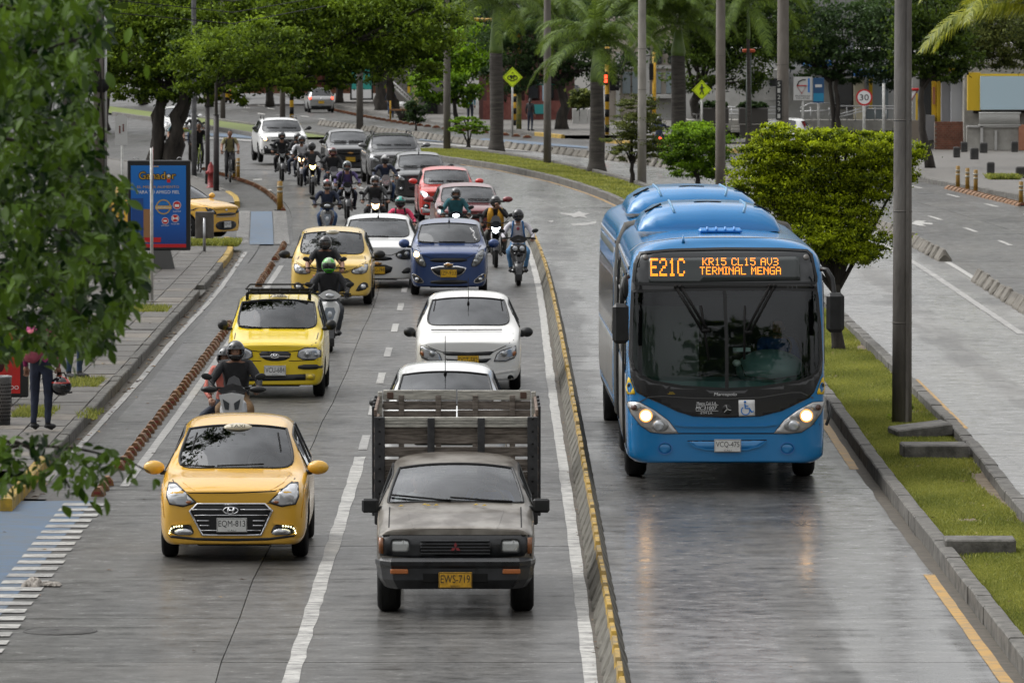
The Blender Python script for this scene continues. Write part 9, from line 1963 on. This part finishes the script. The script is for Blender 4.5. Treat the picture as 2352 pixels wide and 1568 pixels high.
for px in (1845,1862,1880,1905,1925,1945,1965,1985,2010,2035,1600,1640,1680,1740,1790): rail(b1,[(px,246),(px,280)],.025,298.5,'rail_post')
for px,lb in ((1640,'left grey planter box under a hedge'),(1730,'right black planter box under a hedge')):
    q=AT(px,266,292); o=thing('planter',lb,'planter',(q.x,292,hgt(292)+.1)); z0=q.z-o.location.z; mb=MB(); mb.box((0,0,z0),(1.3,.6,.7),b=.03); mb.box((0,0,z0/2-.2),(1.2,.5,max(.2,z0-.4))); mb.build('box',mat('planter_grey',(.06,.055,.05),.7),o)
Y_=263
BR=mat('wall_brick',(.2,.085,.055),.8,noise=.3,nscale=4,coord='World')
b2=bld('corner_shop','grey columned shop with brick base and yellow doors',Y_,[('wall',2095,100,2235,352,2.5,7,WALLW),('base_wall',2147,281,2220,352,.1,.3,mat('mortar',(.2,.17,.14),.9)),('base_wall',2093,277,2112,322,.1,.3,MATS['mortar']),('column',2163,160,2185,284,1.2,.8,mat('column_grey',(.23,.23,.24),.7)),('column',2185,160,2212,284,.8,.8,mat('column_pale',(.42,.43,.45),.7)),('recess',2112,170,2163,320,2.2,.3,GLD),('yellow_door',2141,187,2150,282,1.9,.2,YW),('yellow_door',2152,187,2162,282,1.7,.2,YW),('poster',2142,200,2148,240,1.8,.05,TER),('beam',2167,143,2199,163,.2,1,YW),('beam',2199,143,2210,163,.1,1,BLUEA),('fascia',2100,120,2235,145,.3,1.5,mat('column_pale',(.42,.43,.45),.7)),('side_wall',2112,265,2147,322,1.5,.4,mat('column_grey',(.23,.23,.24),.7)),('yellow_trim',2104,215,2108,276,1,.15,YW),('yellow_trim',2213,160,2218,284,.6,.15,YW)])
def bricks(par,x0,x1,y0,y1,Y,yp,tw,th,L0):
    a=AT(x0,y0,Y)-L0; c=AT(x1,y1,Y)-L0; me=MB().box((0,0,0),(tw-.012,.03,th-.012),b=.003).mesh('brick',[BR]); z=c.z+th/2; r=0;n=0
    while z<a.z:
        x=a.x+tw/2+(tw/2 if r%2 else 0)
        while x+tw/2<=c.x: 
            if n<280: o=link('brick',me,par); o.location=(x,yp,z); n+=1
            x+=tw
        z+=th; r+=1
L0=Vector(b2.location); bricks(b2,2147,2220,281,352,Y_,.08,.17,.085,L0)
b3=bld('billboard_shop','building with yellow framed pale blue panel at the right edge',261,[('wall',2215,100,2560,350,1.5,6,CON),('panel_frame',2223,167,2252,254,.3,.4,YW),('panel_trim',2252,170,2500,175,.25,.2,YW),('blank_panel',2252,176,2490,252,.1,.2,mat('panel_pale_blue',(.42,.55,.62),.5)),('shadow_gap',2236,254,2500,260,1.2,.3,DBLK()),('fence_wall',2221,292,2340,345,-.2,.35,CON),('red_wall',2340,287,2500,345,-.3,.5,TER),('pilaster',2252,290,2258,345,-.3,.1,WALLW),('pilaster',2285,300,2290,345,-.3,.1,WALLW),('wall_cap',2221,289,2340,293,-.3,.5,WALLW)])
L0=Vector(b3.location)
for i in range(34): 
    px=2250+i*2.75; mb=MB(); a=AT(px,258,260.7)-L0; c=AT(px,290,260.7)-L0; mb.tube([a,c],.02,5); mb.build('fence_bar',mat('fence_white',(.45,.45,.43),.6),b3)
for py in(260,288): mb=MB(); mb.tube([AT(2248,py,260.7)-L0,AT(2345,py,260.7)-L0],.03,5); mb.build('fence_rail',MATS['fence_white'],b3)
bld('red_wall_house','maroon walled house with barred windows on the far corner',350,[('wall',1100,60,1320,275,2,8,mat('dark_plaster',(.1,.05,.045),.9)),('low_wall',1110,232,1300,275,.2,.3,MRN)]+[('column',x,150,x+8,240,.5,.6,MRN) for x in(1118,1165,1205,1240,1285)]+[('window',x,170,x+22,226,1.8,.2,GLD) for x in(1130,1175,1214,1250)]+[('graffiti_patch',1225,240,1262,262,.15,.04,mat('graffiti_teal',(.03,.25,.25),.7))]+[('blue_column',1246,180,1253,255,.3,.5,mat('blue_white_col',(.3,.45,.55),.7))])
bld('beige_building','beige apartment building behind the traffic light',350,[('wall',1395,40,1600,300,2,8,BEI),('white_band',1395,150,1600,158,1.8,.3,WALLW),('white_pillar',1478,100,1492,280,1.6,.4,WALLW),('white_pillar',1415,120,1424,290,1.6,.4,WALLW)]+[('window',x,112,x+20,146,1.8,.3,GLD) for x in(1432,1500,1535)]+[('window',x,165,x+18,215,1.8,.3,mat('shop_glass_pale',(.2,.24,.26),.1,coat=.4)) for x in(1430,1452,1500,1530)]+[('awning',1495,218,1560,226,.5,1.5,WALLW),('garage_shutter',1500,228,1545,275,1.8,.2,WALLW),('marquee_roof',1320,150,1420,160,1,2,WALLW)])
b6=bld('stair_building','grey building with white diagonal stair railings under the trees',372,[('wall',900,120,1030,262,3,6,mat('shade_wall',(.16,.15,.14),.9)),('yellow_pillar',950,190,960,262,0,.5,mat('cream_pillar',(.5,.42,.22),.7)),('door',975,215,1005,262,2.8,.3,DBLK()),('yellow_sign',936,190,942,214,.2,.1,YW)])
L0=Vector(b6.location)
for i in range(11):
    mb=MB(); mb.box(AT(905+i*5.5,200+i*5.4,371)-L0,(.16,1.2,.07)); mb.build('stair_step',CON,b6)
for dy in(0,10): mb=MB(); mb.tube([AT(903,188+dy,370)-L0,AT(968,250+dy,370)-L0],.035,5); mb.build('stair_rail',WALLW,b6); mb=MB(); mb.tube([AT(970,195+dy,370)-L0,AT(1015,232+dy,370)-L0],.035,5); mb.build('stair_rail',WALLW,b6)
for i in range(12): mb=MB(); x=905+i*5.5; mb.tube([AT(x,190+i*5.2,370)-L0,AT(x,205+i*5.2,370)-L0],.02,4); mb.build('baluster',WALLW,b6)
bld('terracotta_building','terracotta wall behind the teal poster and silver car',430,[('wall',560,120,905,215,3,8,TER)]+[('column',x,140,x+6,212,2.6,.4,MRN) for x in range(600,900,45)]+[('window',x+12,165,x+34,196,2.8,.3,GLD) for x in range(600,880,45)])
bld('terracotta_building','long low wall of shops far left under the canopy',470,[('wall',380,110,560,200,3,8,BEI)]+[('shop_opening',x,160,x+26,196,2.8,.3,GLD) for x in(400,440,480,520)])
o=bld('advertising_panel','teal and white poster panel on the far sidewalk',385,[('frame',804,157,857,230,0,.2,MATS['frame_black']),('teal_print',808,160,853,206,-.05,.05,mat('poster_teal',(.03,.3,.26),.4)),('white_print',808,206,853,226,-.05,.05,PWh)],'advertisement')
# street vendor cart and small far things
q=G(922,278); o=thing('vendor_cart','small wooden street cart with a white bucket and yellow posts','cart',(q.x,q.y,q.z+.1)); 
for x in(-.6,.7): mb=MB(); mb.cyl((x,0,0),(x,0,1.0),.05,.05,8); mb.build('post',YEL,o)
mb=MB(); mb.box((0,.1,.5),(1.3,.5,.08)); mb.build('shelf',mat('cart_wood',(.25,.13,.06),.7),o); mb=MB(); mb.cyl((.1,.1,.55),(.1,.1,.95),.18,.22,14); mb.build('bucket',PWh,o)
for i,(px,py) in enumerate(((1700,352),(1345,330))):
    pass
q=G(1338,290); o=thing('planter','white planter boxes under the yellow green plants','planter',(q.x,q.y,q.z+.1))
for k in range(3): mb=MB(); mb.box((-.35+.4*k,0,.35),(.36,.4,.9),b=.02); mb.build('box',WALLW,o)
q=G(1275,312); 
# overhead span wire
o=thing('overhead_cable','black cable drooping across the far junction','cable',(0,0,0)); mb=MB(); mb.tube([AT(1330,215,300),AT(1400,160,300),AT(1480,130,300),AT(1560,118,300)],.025,5); mb.build('cable',DBLK(),o)
q=G(705,296); o=thing('kerb_nose','yellow painted kerb nose left of the dark grey sedan','kerb',(q.x-.6,q.y,q.z)); mb=MB(); mb.box((0,0,.12),(.55,2.4,.26),b=.05); mb.build('block',M_YK,o)
q=G(612,390);
